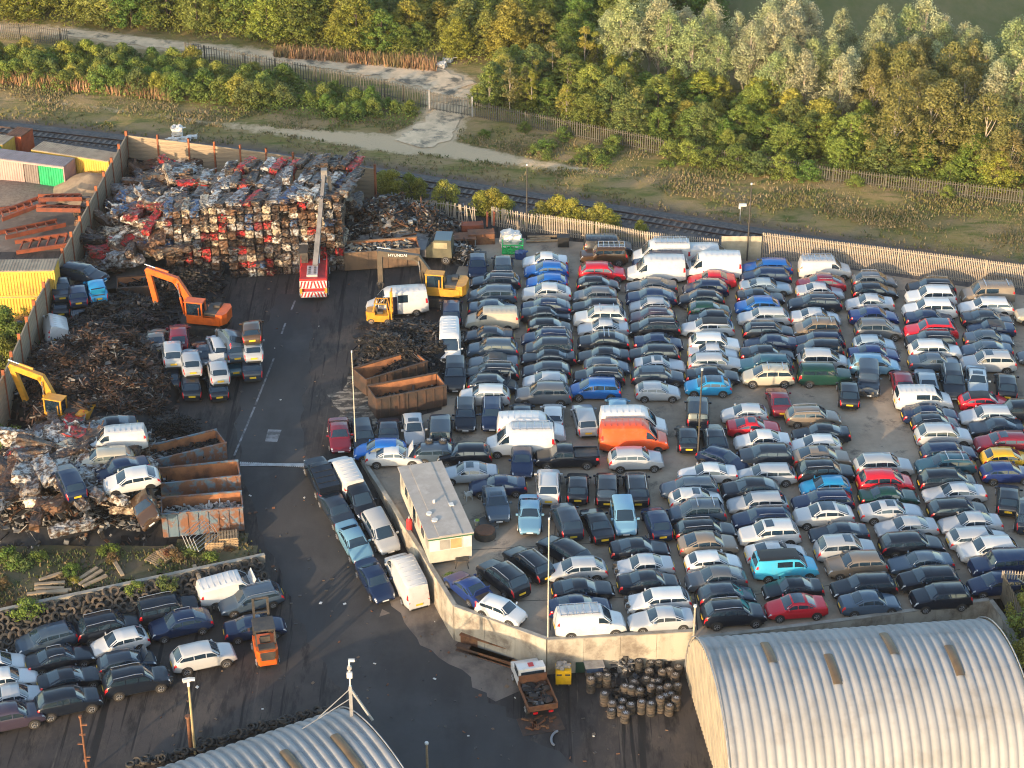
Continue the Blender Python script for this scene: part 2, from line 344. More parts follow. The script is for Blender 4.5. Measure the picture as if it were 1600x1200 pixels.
# sunlit patch with streaks of shadow, painted as paler ground beside the two skips
SUNPAINT = mat('painted_sunlight', (0.27, 0.23, 0.18), (0.08, 0.068, 0.056), .95, scale=1.0, bump=.3, bscale=5, lo=.45, hi=.55, c3=(.04, .035, .03), s3=1.2, lo3=.46, hi3=.56, stretch=(.5, 2.6, 1))
kind(obj('painted_sun_patch', strip([P(548, 588), P(552, 605), P(545, 625), P(560, 650), P(585, 668)], [.4, 1.0, 1.8, 1.7, .5], .016, .45, .6).mesh('painted_sun_patch', SUNPAINT)), 'structure')
# white markings
WL = mat('road_paint', (0.20, 0.20, 0.205), (0.07, 0.07, 0.07), .8, scale=1.2, lo=.42, hi=.6)
for a, b in (((366, 712), (398, 636)), ((399, 633), (428, 560)), ((440, 522), (446, 505)), ((455, 485), (461, 470))):
    o = obj('road_marking', strip([Q(*a), Q(*b)], [.085, .085], lambda x, y: zg(y) + .02).mesh('road_marking', WL)); kind(o, 'structure')
mb = MB(); cs = [Q(u, v) for u, v in ((419, 671), (440, 672), (433, 691), (414, 690))]
mb.add([(q.x, q.y, zg(q.y) + .022) for q in cs], [(3, 2, 1, 0)]); kind(obj('painted_patch', mb.mesh('painted_patch', WL)), 'structure')
mb = MB(); a, b = Q(376, 724), Q(474, 729)
g = thing('drain_channel', 'slotted steel drain channel across the road', 'drain', (a.x, a.y, 0))
g.location.z = zg(a.y)
for k in range(30):
    q = a.lerp(b, k / 29) - a; m_ = MB(); m_.box((q.x, q.y, .03), (.13, .36, .03)); obj('drain_slat', m_.mesh('drain_slat', STEEL) if k == 0 else bpy.data.meshes['drain_slat'], g) if False else None
    mb.box((q.x, q.y, .03), (.12, .36, .03))
mb.box(((b - a).x / 2, (b - a).y / 2, .022), ((b - a).length, .4, .012)); obj('grating', mb.mesh('grating', STEEL), g)['kind'] = 'stuff'

# concrete parking lot with its retaining wall
LOT = [P(u, v) for u, v in ((563, 708), (607, 775), (655, 850), (712, 945), (738, 957), (855, 996), (1082, 984), (1088, 996), (1300, 968), (1540, 936))] + [P(1760, 930), P(1760, 480), P(1600, 452), P(1190, 402), P(830, 372), P(735, 372), P(695, 470), P(692, 560), P(690, 640), P(590, 668)]
mb = MB(); lx = np.arange(-20, 60, 1.0); ly = np.arange(105, 190, 1.0)
poly2 = [(q.x, q.y) for q in LOT]
mb.add([(x, y, .004) for x, y in poly2], [tuple(range(len(poly2)))])
m, t, p = nodes('stained_concrete'); p.inputs['Roughness'].default_value = .88; p.inputs['Specular IOR Level'].default_value = .3
c = _mix(t, (0.37, 0.295, 0.22), (0.24, 0.19, 0.142), _ramp(t, _noise(t, .13, 8, .7), .42, .6))
c = _mix(t, c, (0.10, 0.082, 0.068), _ramp(t, _noise(t, .42, 9, .75), .55, .68))
c = _mix(t, c, (0.32, 0.28, 0.235), _ramp(t, _noise(t, 1.1, 9, .8), .60, .74))
c = _mix(t, c, (0.035, 0.03, 0.028), _ramp(t, _noise(t, .85, 6, .6), .66, .74))
t.links.new(c, p.inputs['Base Color']); _bump(t, p, _noise(t, 4, 8, .7), .3, .03)
lm = fixn(mb.mesh('parking_lot', m)); kind(obj('parking_lot', lm), 'structure')
JOINT = mat('slab_joint', (0.045, 0.04, 0.035), None, .9)
for k, (a, b) in enumerate((((570, 720), (690, 690)), ((690, 862), (1090, 840)), ((742, 902), (1000, 918)), ((1090, 940), (1500, 890)), ((790, 1000 - 60), (1080, 930)), ((870, 770), (860, 985)), ((1075, 800), (1090, 985)))):
    kind(obj('slab_joint', strip([P(*a), P(*b)], [.035, .035], .010).mesh('slab_joint', JOINT)), 'structure')
COPE = mat('wall_coping', (0.30, 0.28, 0.24), (0.2, 0.18, 0.15), .9, scale=1)
def wall(pts, top, label, panel=2.4, thick=.28, zb=None, name='retaining_wall'):
    w = thing(name, label, 'wall', (pts[0].x, pts[0].y, 0))
    base = pts[0].copy(); base.z = 0
    for a, b in zip(pts[:-1], pts[1:]):
        a2, b2 = Vector((a.x, a.y, 0)), Vector((b.x, b.y, 0)); n = max(1, round((b2 - a2).length / panel)); d = (b2 - a2).normalized()
        for i in range(n):
            q0, q1 = a2.lerp(b2, i / n) + d * .012 - base, a2.lerp(b2, (i + 1) / n) - d * .012 - base
            z0 = min(zg(a2.lerp(b2, i / n).y), zg(a2.lerp(b2, (i + 1) / n).y)) - .25 if zb is None else zb
            m_ = MB(); h = top - z0; m_.beam((q0.x, q0.y, z0 + h / 2), (q1.x, q1.y, z0 + h / 2), thick + random.uniform(-.02, .02), h); obj('panel', m_.mesh('panel', CONC), w)
        m_ = MB(); e = a2 - base; f = b2 - base; m_.beam((e.x, e.y, top + .041), (f.x, f.y, top + .041), thick + .06, .08); obj('coping', m_.mesh('coping', COPE), w)
    return w
def off(q, dx, dy): return Vector((q.x + dx, q.y + dy, 0))
W1 = [P(u, v, .3) for u, v in ((556, 702), (604, 776), (652, 851), (711, 947), (855, 999), (1083, 986))]
wall(W1, .3, 'long concrete retaining wall between the road and the raised car park')
W2 = [P(u, v, .3) for u, v in ((1092, 997), (1310, 970), (1462, 949), (1545, 937))]
wall(W2, .3, 'stained concrete edge wall behind the large shed', name='edge_wall')
W3 = [P(u, v, .3) for u, v in ((1548, 938), (1566, 962), (1590, 1004))]
wall(W3, .3, 'short concrete wall stepping down at the right end of the edge wall', name='end_wall')
# ---------------------------------------------------------------- railway
t_ = thing('railway_track', 'railway line running past behind the scrapyard', 'railway track', (0, RAIL[5].y, 0))
o0 = Vector((0, RAIL[5].y, 0)); ra = []
def rail_pt(x): return Vector((x, line_y(RAIL, x), 0))
BAL = mat('ballast', (0.105, 0.095, 0.09), (0.055, 0.05, 0.05), .95, scale=3, bump=.8, bscale=8, c3=(0.15, 0.12, 0.10), s3=.5)
X = np.arange(RAIL[0].x, RAIL[-1].x, 2.0); mb = MB(); vs = []
for x in X:
    q = rail_pt(x)
    for dy, z in ((-3.4, 0), (-1.9, .22), (1.9, .22), (3.2, .0)): vs.append((q.x, q.y + dy - o0.y, z))
mb.add(vs, [(i * 4 + j, i * 4 + 4 + j, i * 4 + 5 + j, i * 4 + j + 1) for i in range(len(X) - 1) for j in range(3)], 0); obj('ballast_bed', mb.mesh('ballast_bed', BAL), t_)
mb = MB()
for k, x in enumerate(np.arange(RAIL[0].x, RAIL[-1].x, .68)):
    q = rail_pt(x) - o0; d = (rail_pt(x + .5) - rail_pt(x)); mb.box((q.x, q.y, .26), (.26, 2.5, .12), rz=math.atan2(d.y, d.x))
obj('sleeper', mb.mesh('sleeper', mat('sleeper', (0.20, 0.165, 0.135), (0.1, 0.085, 0.075), .9)), t_)['kind'] = 'stuff'
for dy in (-.76, .76):
    mb = MB(); pr = [rail_pt(x) - o0 + Vector((0, dy, .40)) for x in X]
    for a, b in zip(pr[:-1], pr[1:]): mb.beam(a, b, .09, .16)
    obj('rail', mb.mesh('rail', mat('rail_steel', (0.055, 0.045, 0.05), (0.1, 0.06, 0.045), .5, .6)), t_)
# ---------------------------------------------------------------- palisade fences
PALE = mat('pale_galvanised', (0.34, 0.285, 0.22), (0.23, 0.19, 0.15), .75, .0, scale=.8)
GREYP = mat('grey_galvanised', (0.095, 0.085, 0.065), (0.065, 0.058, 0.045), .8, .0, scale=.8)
def pale_mesh(h, w, mt, name):
    m_ = MB(); m_.side([(-w / 2, 0), (w / 2, 0), (w / 2, h - .12), (0, h), (-w / 2, h - .12)], -.02, .02); return fixn(m_.mesh(name, mt))
def palisade(pts, h, label, mt=PALE, gap=.165, w=.085, singly=True, post=2.75, lean=0.0, group=None, skip=0.0, zf=lambda x, y: 0.0):
    base = Vector((pts[0].x, pts[0].y, 0)); f = thing('palisade_fence', label, 'fence', base, group=group)
    pm = pale_mesh(h, w, mt, 'pale'); big = MB(); cnt = 0
    for a, b in zip(pts[:-1], pts[1:]):
        d = b - a; d.z = 0; L = d.length; d.normalize(); rz = math.atan2(d.y, d.x); n = int(L / gap); nn = Vector((-d.y, d.x, 0))
        for zz in (.35, h - .35):
            m_ = MB(); q0 = Vector((a.x, a.y, zz + zf(a.x, a.y))) - base + nn * .05; q1 = Vector((b.x, b.y, zz + zf(b.x, b.y))) - base + nn * .05; m_.beam(q0, q1, .05, .06); obj('rail', m_.mesh('rail', mt), f)
        for i in range(int(L / post) + 1):
            q = a + d * min(i * post, L) - base + nn * .1; m_ = MB(); m_.box((q.x, q.y, (h - .1) / 2 + zf(q.x + base.x, q.y + base.y)), (.08, .1, h - .1), rz=rz)
            if singly: obj('post', m_.mesh('post', mt), f)
            else: big.add(m_.v, m_.f)
        ph = 0.0
        for i in range(n):
            if random.random() < skip: continue
            q = a + d * (i + .5) * gap - base; ph = .9 * ph + random.uniform(-.1, .1)
            tilt = lean * ph * 3; zz = zf(q.x + base.x, q.y + base.y)
            if singly and cnt < 300: obj('pale', pm, f, (q.x, q.y, zz), rot=(random.uniform(-.02, .02), tilt, rz)); cnt += 1
            else:
                M = Matrix.Translation((q.x, q.y, zz)) @ Matrix.Rotation(rz, 4, 'Z') @ Matrix.Rotation(tilt, 4, 'Y')
                big.add([M @ v.co for v in pm.vertices], [tuple(p_.vertices) for p_ in pm.polygons])
    if big.v: o = obj('pale', big.mesh('pale_run', mt), f); o['kind'] = 'stuff'
    return f
palisade([P(1190, 402), P(1400, 428), P(1625, 457)], 2.7, 'tall straight palisade fence behind the right half of the car park')
palisade([P(838, 363), P(930, 376), P(1010, 392), P(1122, 404)], 2.1, 'palisade fence behind the black vans, partly overgrown', gap=.18, lean=.04)
palisade([P(632, 338), P(700, 346), P(745, 355)], 2.2, 'leaning broken palisade fence behind the scrap heap', gap=.2, lean=.5, skip=.06)
palisade([P(768, 352), P(838, 365)], 2.1, 'short palisade fence run beside the lamp post by the railway', gap=.2, lean=.25)
palisade([P(1562, 930), P(1600, 931), P(1660, 932)], 2.2, 'dark palisade fence at the right corner above the arched shed', gap=.2)
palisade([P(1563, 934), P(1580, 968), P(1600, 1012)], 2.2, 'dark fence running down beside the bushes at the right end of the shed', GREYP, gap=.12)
f = thing('panel_fence', 'cream corrugated sheet fence between two palisade fences', 'fence', P(1126, 404))
for i in range(6):
    m_ = MB(); a, b = P(1126 + i * 10.4, 404), P(1136 + i * 10.4, 404.4); q = (a + b) / 2 - f.location
    for k in range(6): m_.box((q.x - .27 + k * .11, q.y, 1.2), (.07, .05 + .03 * (k % 2), 2.4)); 
    m_.box((q.x, q.y + .01, 1.2), (.64, .03, 2.38)); obj('panel', m_.mesh('panel', mat('cream_sheet', (0.46, 0.40, 0.29), (0.36, 0.31, 0.22), .6)), f)
Rz = lambda x, y: 0.0
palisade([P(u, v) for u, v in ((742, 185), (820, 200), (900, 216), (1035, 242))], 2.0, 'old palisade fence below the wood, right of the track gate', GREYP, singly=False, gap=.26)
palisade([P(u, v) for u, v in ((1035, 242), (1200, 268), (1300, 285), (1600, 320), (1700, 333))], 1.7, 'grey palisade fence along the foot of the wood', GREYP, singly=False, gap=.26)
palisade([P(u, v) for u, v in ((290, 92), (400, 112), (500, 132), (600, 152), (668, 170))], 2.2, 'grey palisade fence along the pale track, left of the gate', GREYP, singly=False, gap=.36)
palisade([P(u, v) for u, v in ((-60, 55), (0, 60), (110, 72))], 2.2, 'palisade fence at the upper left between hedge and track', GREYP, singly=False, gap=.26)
f = thing('track_gate', 'pair of steel palisade gates across the pale track', 'gate', P(670, 171))
for k, (a, b) in enumerate(((670, 171), (702, 179)), ) if False else enumerate([((671, 172), (702, 178)), ((704, 178), (738, 184))]):
    A, B = P(*a) - f.location, P(*b) - f.location; m_ = MB()
    for z in (.3, 1.2, 2.1): m_.beam(A + Vector((0, 0, z)), B + Vector((0, 0, z)), .06)
    n = 14
    for i in range(n + 1): q = A.lerp(B, i / n); m_.box((q.x, q.y, 1.2), (.07, .03, 2.1))
    obj('gate_leaf', m_.mesh('gate_leaf', GREYP), f)
    m_ = MB(); q = A if k == 0 else B; m_.box((q.x, q.y, 1.25), (.16, .16, 2.5)); obj('gate_post', m_.mesh('gate_post', STEEL), f)
# ---------------------------------------------------------------- sleeper wall of planks between rusty posts
def plank_fence(bases, h, label, npl=11):
    base = Vector((bases[0].x, bases[0].y, 0)); f = thing('plank_fence', label, 'fence', base)
    for a, b in zip(bases[:-1], bases[1:]):
        d = b - a; d.z = 0; L = d.length; d.normalize(); rz = math.atan2(d.y, d.x); n = max(1, round(L / 3.4)); bl = L / n
        pm = MB(); pm.box((0, 0, 0), (bl - .16, .12, h / npl - .018)); pm = pm.mesh('plank', WOODP)
        for i in range(n + 1):
            q = a + d * bl * i - base; m_ = MB(); m_.box((q.x, q.y, h / 2 + .25), (.17, .26, h + .5), rz=rz); obj('post', m_.mesh('post', POSTR), f)
            if i == n: continue
            for k in range(npl):
                c_ = a + d * bl * (i + .5) - base; obj('plank', pm, f, (c_.x + random.uniform(-.015, .015), c_.y + random.uniform(-.02, .02), (k + .5) * h / npl), rz=rz)
    return f
FH = 4.4
plank_fence([P(-8, 700), P(15, 657), P(62, 545), P(203, 272)], FH, 'weathered plank wall with rusty posts along the left of the scrapyard', 9)
plank_fence([P(204, 272), P(300, 284), P(420, 300), P(588, 326)], FH, 'sunlit plank wall with rusty posts behind the crushed cars', 10)
# ---------------------------------------------------------------- arched sheds
GALV = mat('shed_sheet', (0.285, 0.285, 0.285), (0.235, 0.235, 0.235), .7, .0, scale=.5, c3=(0.20, 0.19, 0.18), s3=.45, lo3=.5, hi3=.72, stretch=(1, .35, 1), bump=.08, bscale=3)
RLIGHT = mat('rooflight', (0.13, 0.085, 0.04), (0.085, 0.058, 0.03), .5, scale=1)
CREAM = mat('gable_cream', (0.36, 0.315, 0.245), (0.28, 0.25, 0.20), .7, scale=.7)
def shed(origin, rz, length, width, rise, z0, pitch, label, lights, amp=1.0):
    s = thing('arched_shed', label, 'shed', (origin.x, origin.y, z0), rz)         # local x along the ridge, local -y towards the camera
    def pt(x, t, o=0.0):
        a = math.pi * t; nx_, nz = -math.cos(a), math.sin(a)
        return Vector((x, -width / 2 + (width / 2 + o) * math.cos(a), max(-.05, (rise + o) * abs(math.sin(a)) ** .85)))
    n = int(length / pitch); na = 40
    prof = [(0, .0), (.16, .0), (.26, .06), (.44, .085), (.66, .085), (.84, .06), (.94, .0)]; prof = [(q, o * amp) for q, o in prof]
    for i in range(n):
        xs_ = [(i + q) * pitch for q, _ in prof] + [(i + 1) * pitch]; os_ = [o for _, o in prof] + [0]
        m_ = MB(); k = len(xs_)
        vs = [pt(x, j / na, o) for j in range(na + 1) for x, o in zip(xs_, os_)]
        m_.add(vs, [(j * k + q, (j + 1) * k + q, (j + 1) * k + q + 1, j * k + q + 1) for j in range(na) for q in range(k - 1)], 0, True)
        for tj in (.22, .40, .58, .76):                # lapped sheet ends
            for o2 in (.004,):
                ta, tb = tj, tj + .006
                m_.add([pt(x, tt, o + .012) for tt in (ta, tb) for x, o in zip(xs_, os_)], [(q, k + q, k + q + 1, q + 1) for q in range(k - 1)], 0, True)
        obj('roof_sheet', m_.mesh('roof_sheet', GALV, 50), s)
    for (i, ta, tb) in lights:
        m_ = MB(); xs_ = [(i - .1 + q * 1.25) * pitch for q, _ in prof[1:]]; os_ = [o + .05 for _, o in prof[1:]]; k = len(xs_)
        m_.add([pt(x, ta + (tb - ta) * j / 8, o) for j in range(9) for x, o in zip(xs_, os_)], [(j * k + q, (j + 1) * k + q, (j + 1) * k + q + 1, j * k + q + 1) for j in range(8) for q in range(k - 1)], 0, True)
        obj('rooflight', m_.mesh('rooflight', RLIGHT), s)
    for x in (.04, n * pitch - .04):
        m_ = MB(); T = np.linspace(.0, 1, 49); vs = []
        for t2 in T: q = pt(x, t2, -.03); vs += [(q.x, q.y, 0), (q.x, q.y, q.z)]
        m_.add(vs, [(2 * j, 2 * j + 2, 2 * j + 3, 2 * j + 1) for j in range(48)]); 
        for j in range(int(width / .45)):
            y = -.3 - j * .45; tt = math.acos(max(-1, min(1, (y + width / 2) / (width / 2)))) / math.pi; hh = pt(0, tt, -.1).z
            m_.box((x - (.03 if x < 1 else -.03), y, hh / 2), (.05, .2, max(.1, hh)))
        obj('gable_wall', m_.mesh('gable_wall', CREAM), s)
        m_ = MB(); ar = [pt(x - (.06 if x < 1 else -.06), t2, .17) for t2 in np.linspace(.01, .99, 30)]; m_.tube(ar, .05, 5); obj('verge_trim', m_.mesh('verge_trim', STEEL), s)
    return s
shed(Vector((12.37, 118.1, 0)), .1108, 20.7, 15.6, 6.6, ROADZ, .64, 'large arched corrugated shed below the right side of the car park', [(6, .39, .50), (12, .48, .60), (19, .38, .50), (25, .477, .60)])
_r = .4958; _l = 16.5
shed(Vector((-11.81 - _l * math.cos(_r), 112.0 - _l * math.sin(_r), 0)), _r, _l, 17.9, 4.92, ROADZ, .70, 'arched corrugated shed cut by the bottom edge, with a tyre row behind', [(14, .38, .56), (19, .385, .58)], 1.7)
# ---------------------------------------------------------------- trees and shrubs
BARKP = mat('pale_bark', (0.42, 0.36, 0.28), (0.25, 0.2, 0.16), .85, scale=2); BARKD = mat('dark_bark', (0.12, 0.085, 0.06), (0.07, 0.05, 0.035), .9, scale=2)
def crown_mesh(name, h, r, zc0, npuff, per, leaf, droop=0.0, top=.6, seed=0, prad=(.16, .30), up=0.0):
    """leaf faces gathered in clumps on the outside of an uneven crown"""
    rn = np.random.RandomState(seed); V = []; n = 0; puffs = []
    for k in range(npuff):
        q = rn.rand(); z = zc0 + (h - zc0) * q; prof = math.sin(math.pi * min(1, .12 + .88 * (q ** top))) ** .7
        a = rn.rand() * 6.283; rr = r * prof * math.sqrt(.15 + .85 * rn.rand()) * rn.uniform(.75, 1.12)
        puffs.append((rr * math.cos(a), rr * math.sin(a), z, r * rn.uniform(*prad)))
    F = []
    P_ = np.array(puffs); idx = rn.randint(0, npuff, npuff * per); D = rn.randn(npuff * per, 3); D /= np.linalg.norm(D, axis=1)[:, None]
    rad = (rn.rand(npuff * per) ** .3)[:, None] * P_[idx, 3:4]; C = P_[idx, :3] + D * rad * np.array([1.15, 1.15, .8]); C[:, 2] += up * rad[:, 0] * np.abs(D[:, 2])
    C[:, 2] -= droop * rad[:, 0]
    N = D * 1.1 + rn.randn(len(C), 3) * .42; N[:, 2] += .15; N /= np.linalg.norm(N, axis=1)[:, None]
    A = np.cross(N, rn.randn(len(C), 3)); A /= np.linalg.norm(A, axis=1)[:, None]; B = np.cross(N, A)
    s = leaf * rn.uniform(.6, 1.4, (len(C), 1))
    q = np.stack([C - A * s, C - B * s * .5, C + A * s, C + B * s * .5], 1).reshape(-1, 3)
    q[:, 2] = np.maximum(q[:, 2], .03)
    me = bpy.data.meshes.new(name); me.from_pydata(q.tolist(), [], [(4 * i, 4 * i + 1, 4 * i + 2, 4 * i + 3) for i in range(len(C))]); me.materials.append(LEAF)
    return me, puffs
def trunk_mesh(name, h, r, puffs, mt, seed=0, limbs=9, bend=.05):
    rn = random.Random(seed); mb = MB(); pts = [Vector((0, 0, -.1))]
    for k in range(1, 7): pts.append(Vector((pts[-1].x + rn.uniform(-bend, bend) * h * .3, pts[-1].y + rn.uniform(-bend, bend) * h * .3, h * k / 6.4)))
    for k in range(6): mb.cyl(pts[k], pts[k + 1], r * (1 - k / 6.6), r * (1 - (k + 1) / 6.6), 7, cap=False)
    for px, py, pz, pr in rn.sample(puffs, min(limbs, len(puffs))):
        t = max(.12, min(.85, (pz / h) - .28)); i = min(5, int(t * 6)); a = pts[i].lerp(pts[i + 1], t * 6 - i); b = Vector((px, py, pz)); mid = a.lerp(b, .5) + Vector((0, 0, -.06 * h * rn.random()))
        mb.cyl(a, mid, r * .42, r * .28, 5, cap=False); mb.cyl(mid, b, r * .28, r * .06, 5, cap=False)
    return mb.mesh(name, mt)
KINDS = {}
def tkind(k, n, h, r, zc0, npuff, per, leaf, mt, tr, **kw):
    limbs = kw.pop('limbs', 9); L = []
    for i in range(n):
        me, pf = crown_mesh(k + '_crown', h, r, zc0, npuff, per, leaf, seed=11 * i + len(k), **kw)
        L.append((me, trunk_mesh(k + '_trunk', h, tr, pf, mt, i, limbs)))
    KINDS[k] = (L, h)
tkind('silver_poplar', 5, 12, 2.9, 3.6, 105, 52, .155, BARKP, .17, top=.8, limbs=20, prad=(.14, .30), up=.9)
tkind('birch_tree', 4, 11, 3.1, 2.6, 75, 60, .15, BARKP, .14, top=.8, droop=.9, limbs=14)
tkind('broadleaf_tree', 6, 8, 3.1, .4, 170, 52, .15, BARKD, .16, top=.7, limbs=6, prad=(.10, .24))
tkind('slender_tree', 3, 8, 1.5, 1.2, 36, 60, .17, BARKP, .10, top=.9, prad=(.25, .42), limbs=8)
tkind('shrub', 4, 3.2, 1.9, .05, 50, 70, .13, BARKD, .06, top=.75, limbs=4, prad=(.2, .36))
tkind('bramble', 3, 1.3, 1.6, .05, 22, 45, .13, BARKD, .04, top=.7, limbs=2, prad=(.22, .4))
def tree(k, p, h, col, label, group, z=0.0, wide=1.0):
    L, hh = KINDS[k]; c, tr = random.choice(L); s = h / hh
    o = thing(k, label, 'tree' if 'tree' in k or 'poplar' in k else 'shrub', (p.x, p.y, z - .05), random.uniform(0, 6.28), group)
    o.scale = (s * wide * random.uniform(.9, 1.1), s * wide * random.uniform(.9, 1.1), s)
    v = random.uniform(.8, 1.2); obj('crown' if k not in ('shrub', 'bramble') else 'foliage', c, o, color=tuple(x * v for x in col)); obj('trunk' if k not in ('shrub', 'bramble') else 'stem', tr, o)
    return o
GY = [(.29, .265, .045), (.24, .25, .04), (.29, .27, .055), (.20, .23, .045), (.27, .28, .065)]
GD = [(.13, .19, .035), (.15, .20, .04), (.19, .22, .045), (.14, .17, .05)]
SV = [(.40, .40, .23), (.35, .37, .20), (.44, .42, .26), (.31, .35, .15)]
BR = [(.22, .195, .065), (.20, .185, .06), (.24, .205, .07)]
def scatter(poly, gap, seed, jit=.5):
    rn = random.Random(seed); W_ = [P(u, v) for u, v in poly]; pp = [(q.x, q.y) for q in W_]; out = []
    x0, x1 = min(a for a, b in pp), max(a for a, b in pp); y0, y1 = min(b for a, b in pp), max(b for a, b in pp); y = y0; k = 0
    while y < y1:
        x = x0 + (k % 2) * gap / 2
        while x < x1:
            a, b = x + rn.uniform(-jit, jit) * gap, y + rn.uniform(-jit, jit) * gap
            if inpoly(a, b, pp): out.append(Vector((a, b, 0)))
            x += gap
        y += gap * .85; k += 1
    return out
RN = random.Random(4)
G1 = 'trees of the wood at the upper left'; G2 = 'pale trees of the wood at the right'; G3 = 'green trees at the foot of the right wood'; G4 = 'bushes between the two tracks'
LAB = dict(silver_poplar='pale silvery-leaved tree with a bare pale trunk in the wood', birch_tree='brownish drooping birch with a white trunk in the wood', broadleaf_tree='yellow-green bushy tree in the hedge beyond the pale track', slender_tree='slender olive-green young tree left of the silvery wood')
for p in scatter([(-60, 18), (0, 24), (240, 45), (500, 72), (620, 88), (760, 92), (900, 90), (1120, 70), (1140, 10), (900, -60), (-80, -60)], 3.4, 1):
    u, v = proj(p); c = RN.choice(GY if u < 850 and RN.random() < .8 else GD + GY[1:2]); tree('broadleaf_tree', p, RN.uniform(3.8, 7.2) * (.75 if 560 < u < 780 else 1), c, LAB['broadleaf_tree'] if c in GY else 'dark green bushy tree in the hedge beyond the pale track', G1, wide=RN.uniform(1.15, 1.5))
for p in scatter([(930, 122), (1130, 168), (1250, 205), (1400, 228), (1650, 255), (1700, 165), (1640, 125), (1250, 112), (940, 98)], 3.7, 2):
    u, v = proj(p); bir = 1330 < u < 1530 and v > 165
    k = 'birch_tree' if bir and RN.random() < .8 else 'silver_poplar'
    tree(k, p, RN.uniform(7.2, 10.2) if k != 'birch_tree' else RN.uniform(8, 10), RN.choice(BR if k == 'birch_tree' else SV), LAB[k], G2)
for u, v, h in ((1392, 268, 10.5), (1448, 262, 9.5), (1470, 258, 10), (1535, 276, 9.5), (1556, 290, 7), (1575, 292, 6.5)):
    tree('birch_tree', P(u, v), h, RN.choice(BR), 'brownish birch with a white trunk at the front edge of the wood', G2, wide=1.15)
for p in scatter([(745, 150), (745, 168), (830, 188), (1010, 224), (1180, 252), (1330, 276), (1620, 308), (1620, 250), (1400, 225), (1250, 200), (1130, 160), (985, 132), (880, 112), (800, 120)], 2.9, 3):
    u, v = proj(p); front = v > 140 + (u - 745) * .16
    if u < 1000 and RN.random() < .5: tree('slender_tree', p, RN.uniform(4, 6.5), RN.choice(GY[:2] + GD[2:3] + BR[1:2]), LAB['slender_tree'], G3)
    else:
        tree('broadleaf_tree', p, RN.uniform(2.0, 5.4), tuple(1.2 * q for q in RN.choice(GY[1:4] + GD)), 'low green leafy tree at the foot of the silvery wood', G3, wide=RN.uniform(1.0, 1.6))
for u, v, h in ((960, 232, 1.6), (1048, 248, 2.0), (1075, 253, 2.4), (1110, 258, 2.2), (1150, 264, 2.6), (1182, 269, 2.2), (1222, 275, 2.4), (1262, 280, 2.0), (1335, 292, 1.3), (1480, 308, 1.2), (820, 206, 1.2), (880, 218, 1.4)):
    tree('shrub', P(u, v), h, RN.choice(GD + GY[3:]), 'green bush growing through the fence below the wood', 'bushes along the wood fence', wide=1.25)
tree('shrub', P(1272, 232), 3.0, (.33, .11, .07), 'single rust-red bush at the edge of the wood', G3)
for p in scatter([(-40, 92), (60, 94), (120, 88), (230, 98), (300, 108), (450, 136), (560, 158), (650, 176), (655, 186), (520, 186), (400, 172), (250, 150), (100, 140), (-40, 126)], 2.0, 5):
    u, v = proj(p); tree('shrub', p, RN.uniform(1.5, 3.1) * (1 if u < 450 else .75), RN.choice(GD + GY[1:4] if u < 450 else GD[:3] + GY[3:4]), 'green bush in the thicket between the two tracks', G4)
for u, v, h in ((600, 300, 2.2), (612, 306, 2.6), (640, 304, 2.2), (655, 308, 2.0), (696, 318, 2.6), (752, 332, 2.2), (772, 334, 2.6), (788, 336, 2.0), (845, 342, 1.8), (872, 344, 2.6), (895, 348, 2.4), (935, 354, 2.4), (950, 357, 2.0), (1000, 364, 1.3)):
    tree('shrub', P(u, v), h, RN.choice(GY[:3]), 'yellow-green bush between the railway and the yard fence', 'bushes beside the railway')
for u, v, h in ((1592, 985, 2.8), (1604, 1015, 3.2), (1612, 960, 2.6), (1600, 1050, 2.5), (1610, 925, 2.2)):
    p = P(u, v, -1.0); tree('shrub', p, h, RN.choice(GY[1:4]), 'green bush at the right end of the arched shed', 'bushes by the shed', z=-1.0)
for u, v, h in ((10, 548, 4.0), (28, 560, 3.2), (6, 575, 3.0), (40, 500, 1.6), (20, 495, 1.8), (60, 492, 1.5)):
    tree('shrub', P(u, v), h, RN.choice(GD), 'dark green bush outside the plank wall', 'bushes outside the plank wall')
for p in scatter([(740, 200), (900, 235), (1060, 262), (1060, 275), (860, 250), (745, 215)], 2.6, 8):
    if RN.random() < .6: tree('bramble', p, RN.uniform(.5, 1.2), RN.choice(GD[:3]), 'low bramble patch below the old palisade fence', 'brambles on the bank')
# rough grass beyond the railway and weeds of the waste ground
def tufts(name, pts, cols, h=(.10, .34), zf=lambda x, y: 0.0):
    rn = random.Random(9); V = []; F = []; MI = []
    for p in pts:
        for k in range(4):
            a = rn.uniform(0, 6.28); hh = rn.uniform(*h); w = rn.uniform(.05, .13); l = rn.uniform(.1, .4) * hh; ox, oy = rn.uniform(-.25, .25), rn.uniform(-.25, .25); n = len(V); z = zf(p.x, p.y)
            V += [(p.x + ox - w * math.sin(a), p.y + oy + w * math.cos(a), z), (p.x + ox + w * math.sin(a), p.y + oy - w * math.cos(a), z), (p.x + ox + l * math.cos(a), p.y + oy + l * math.sin(a), z + hh)]; F.append((n, n + 1, n + 2)); MI.append(rn.randrange(len(cols)) if rn.random() < .5 else int((noise2(p.x, p.y, 4) + 1) * .499 * len(cols)))
    me = bpy.data.meshes.new(name); me.from_pydata(V, [], F)
    for c in cols: me.materials.append(mat(name + '_%d' % cols.index(c), c, tuple(x * 1.4 for x in c), .8, scale=.6))
    me.polygons.foreach_set('material_index', MI); return kind(obj(name, me), 'stuff')
gp = []
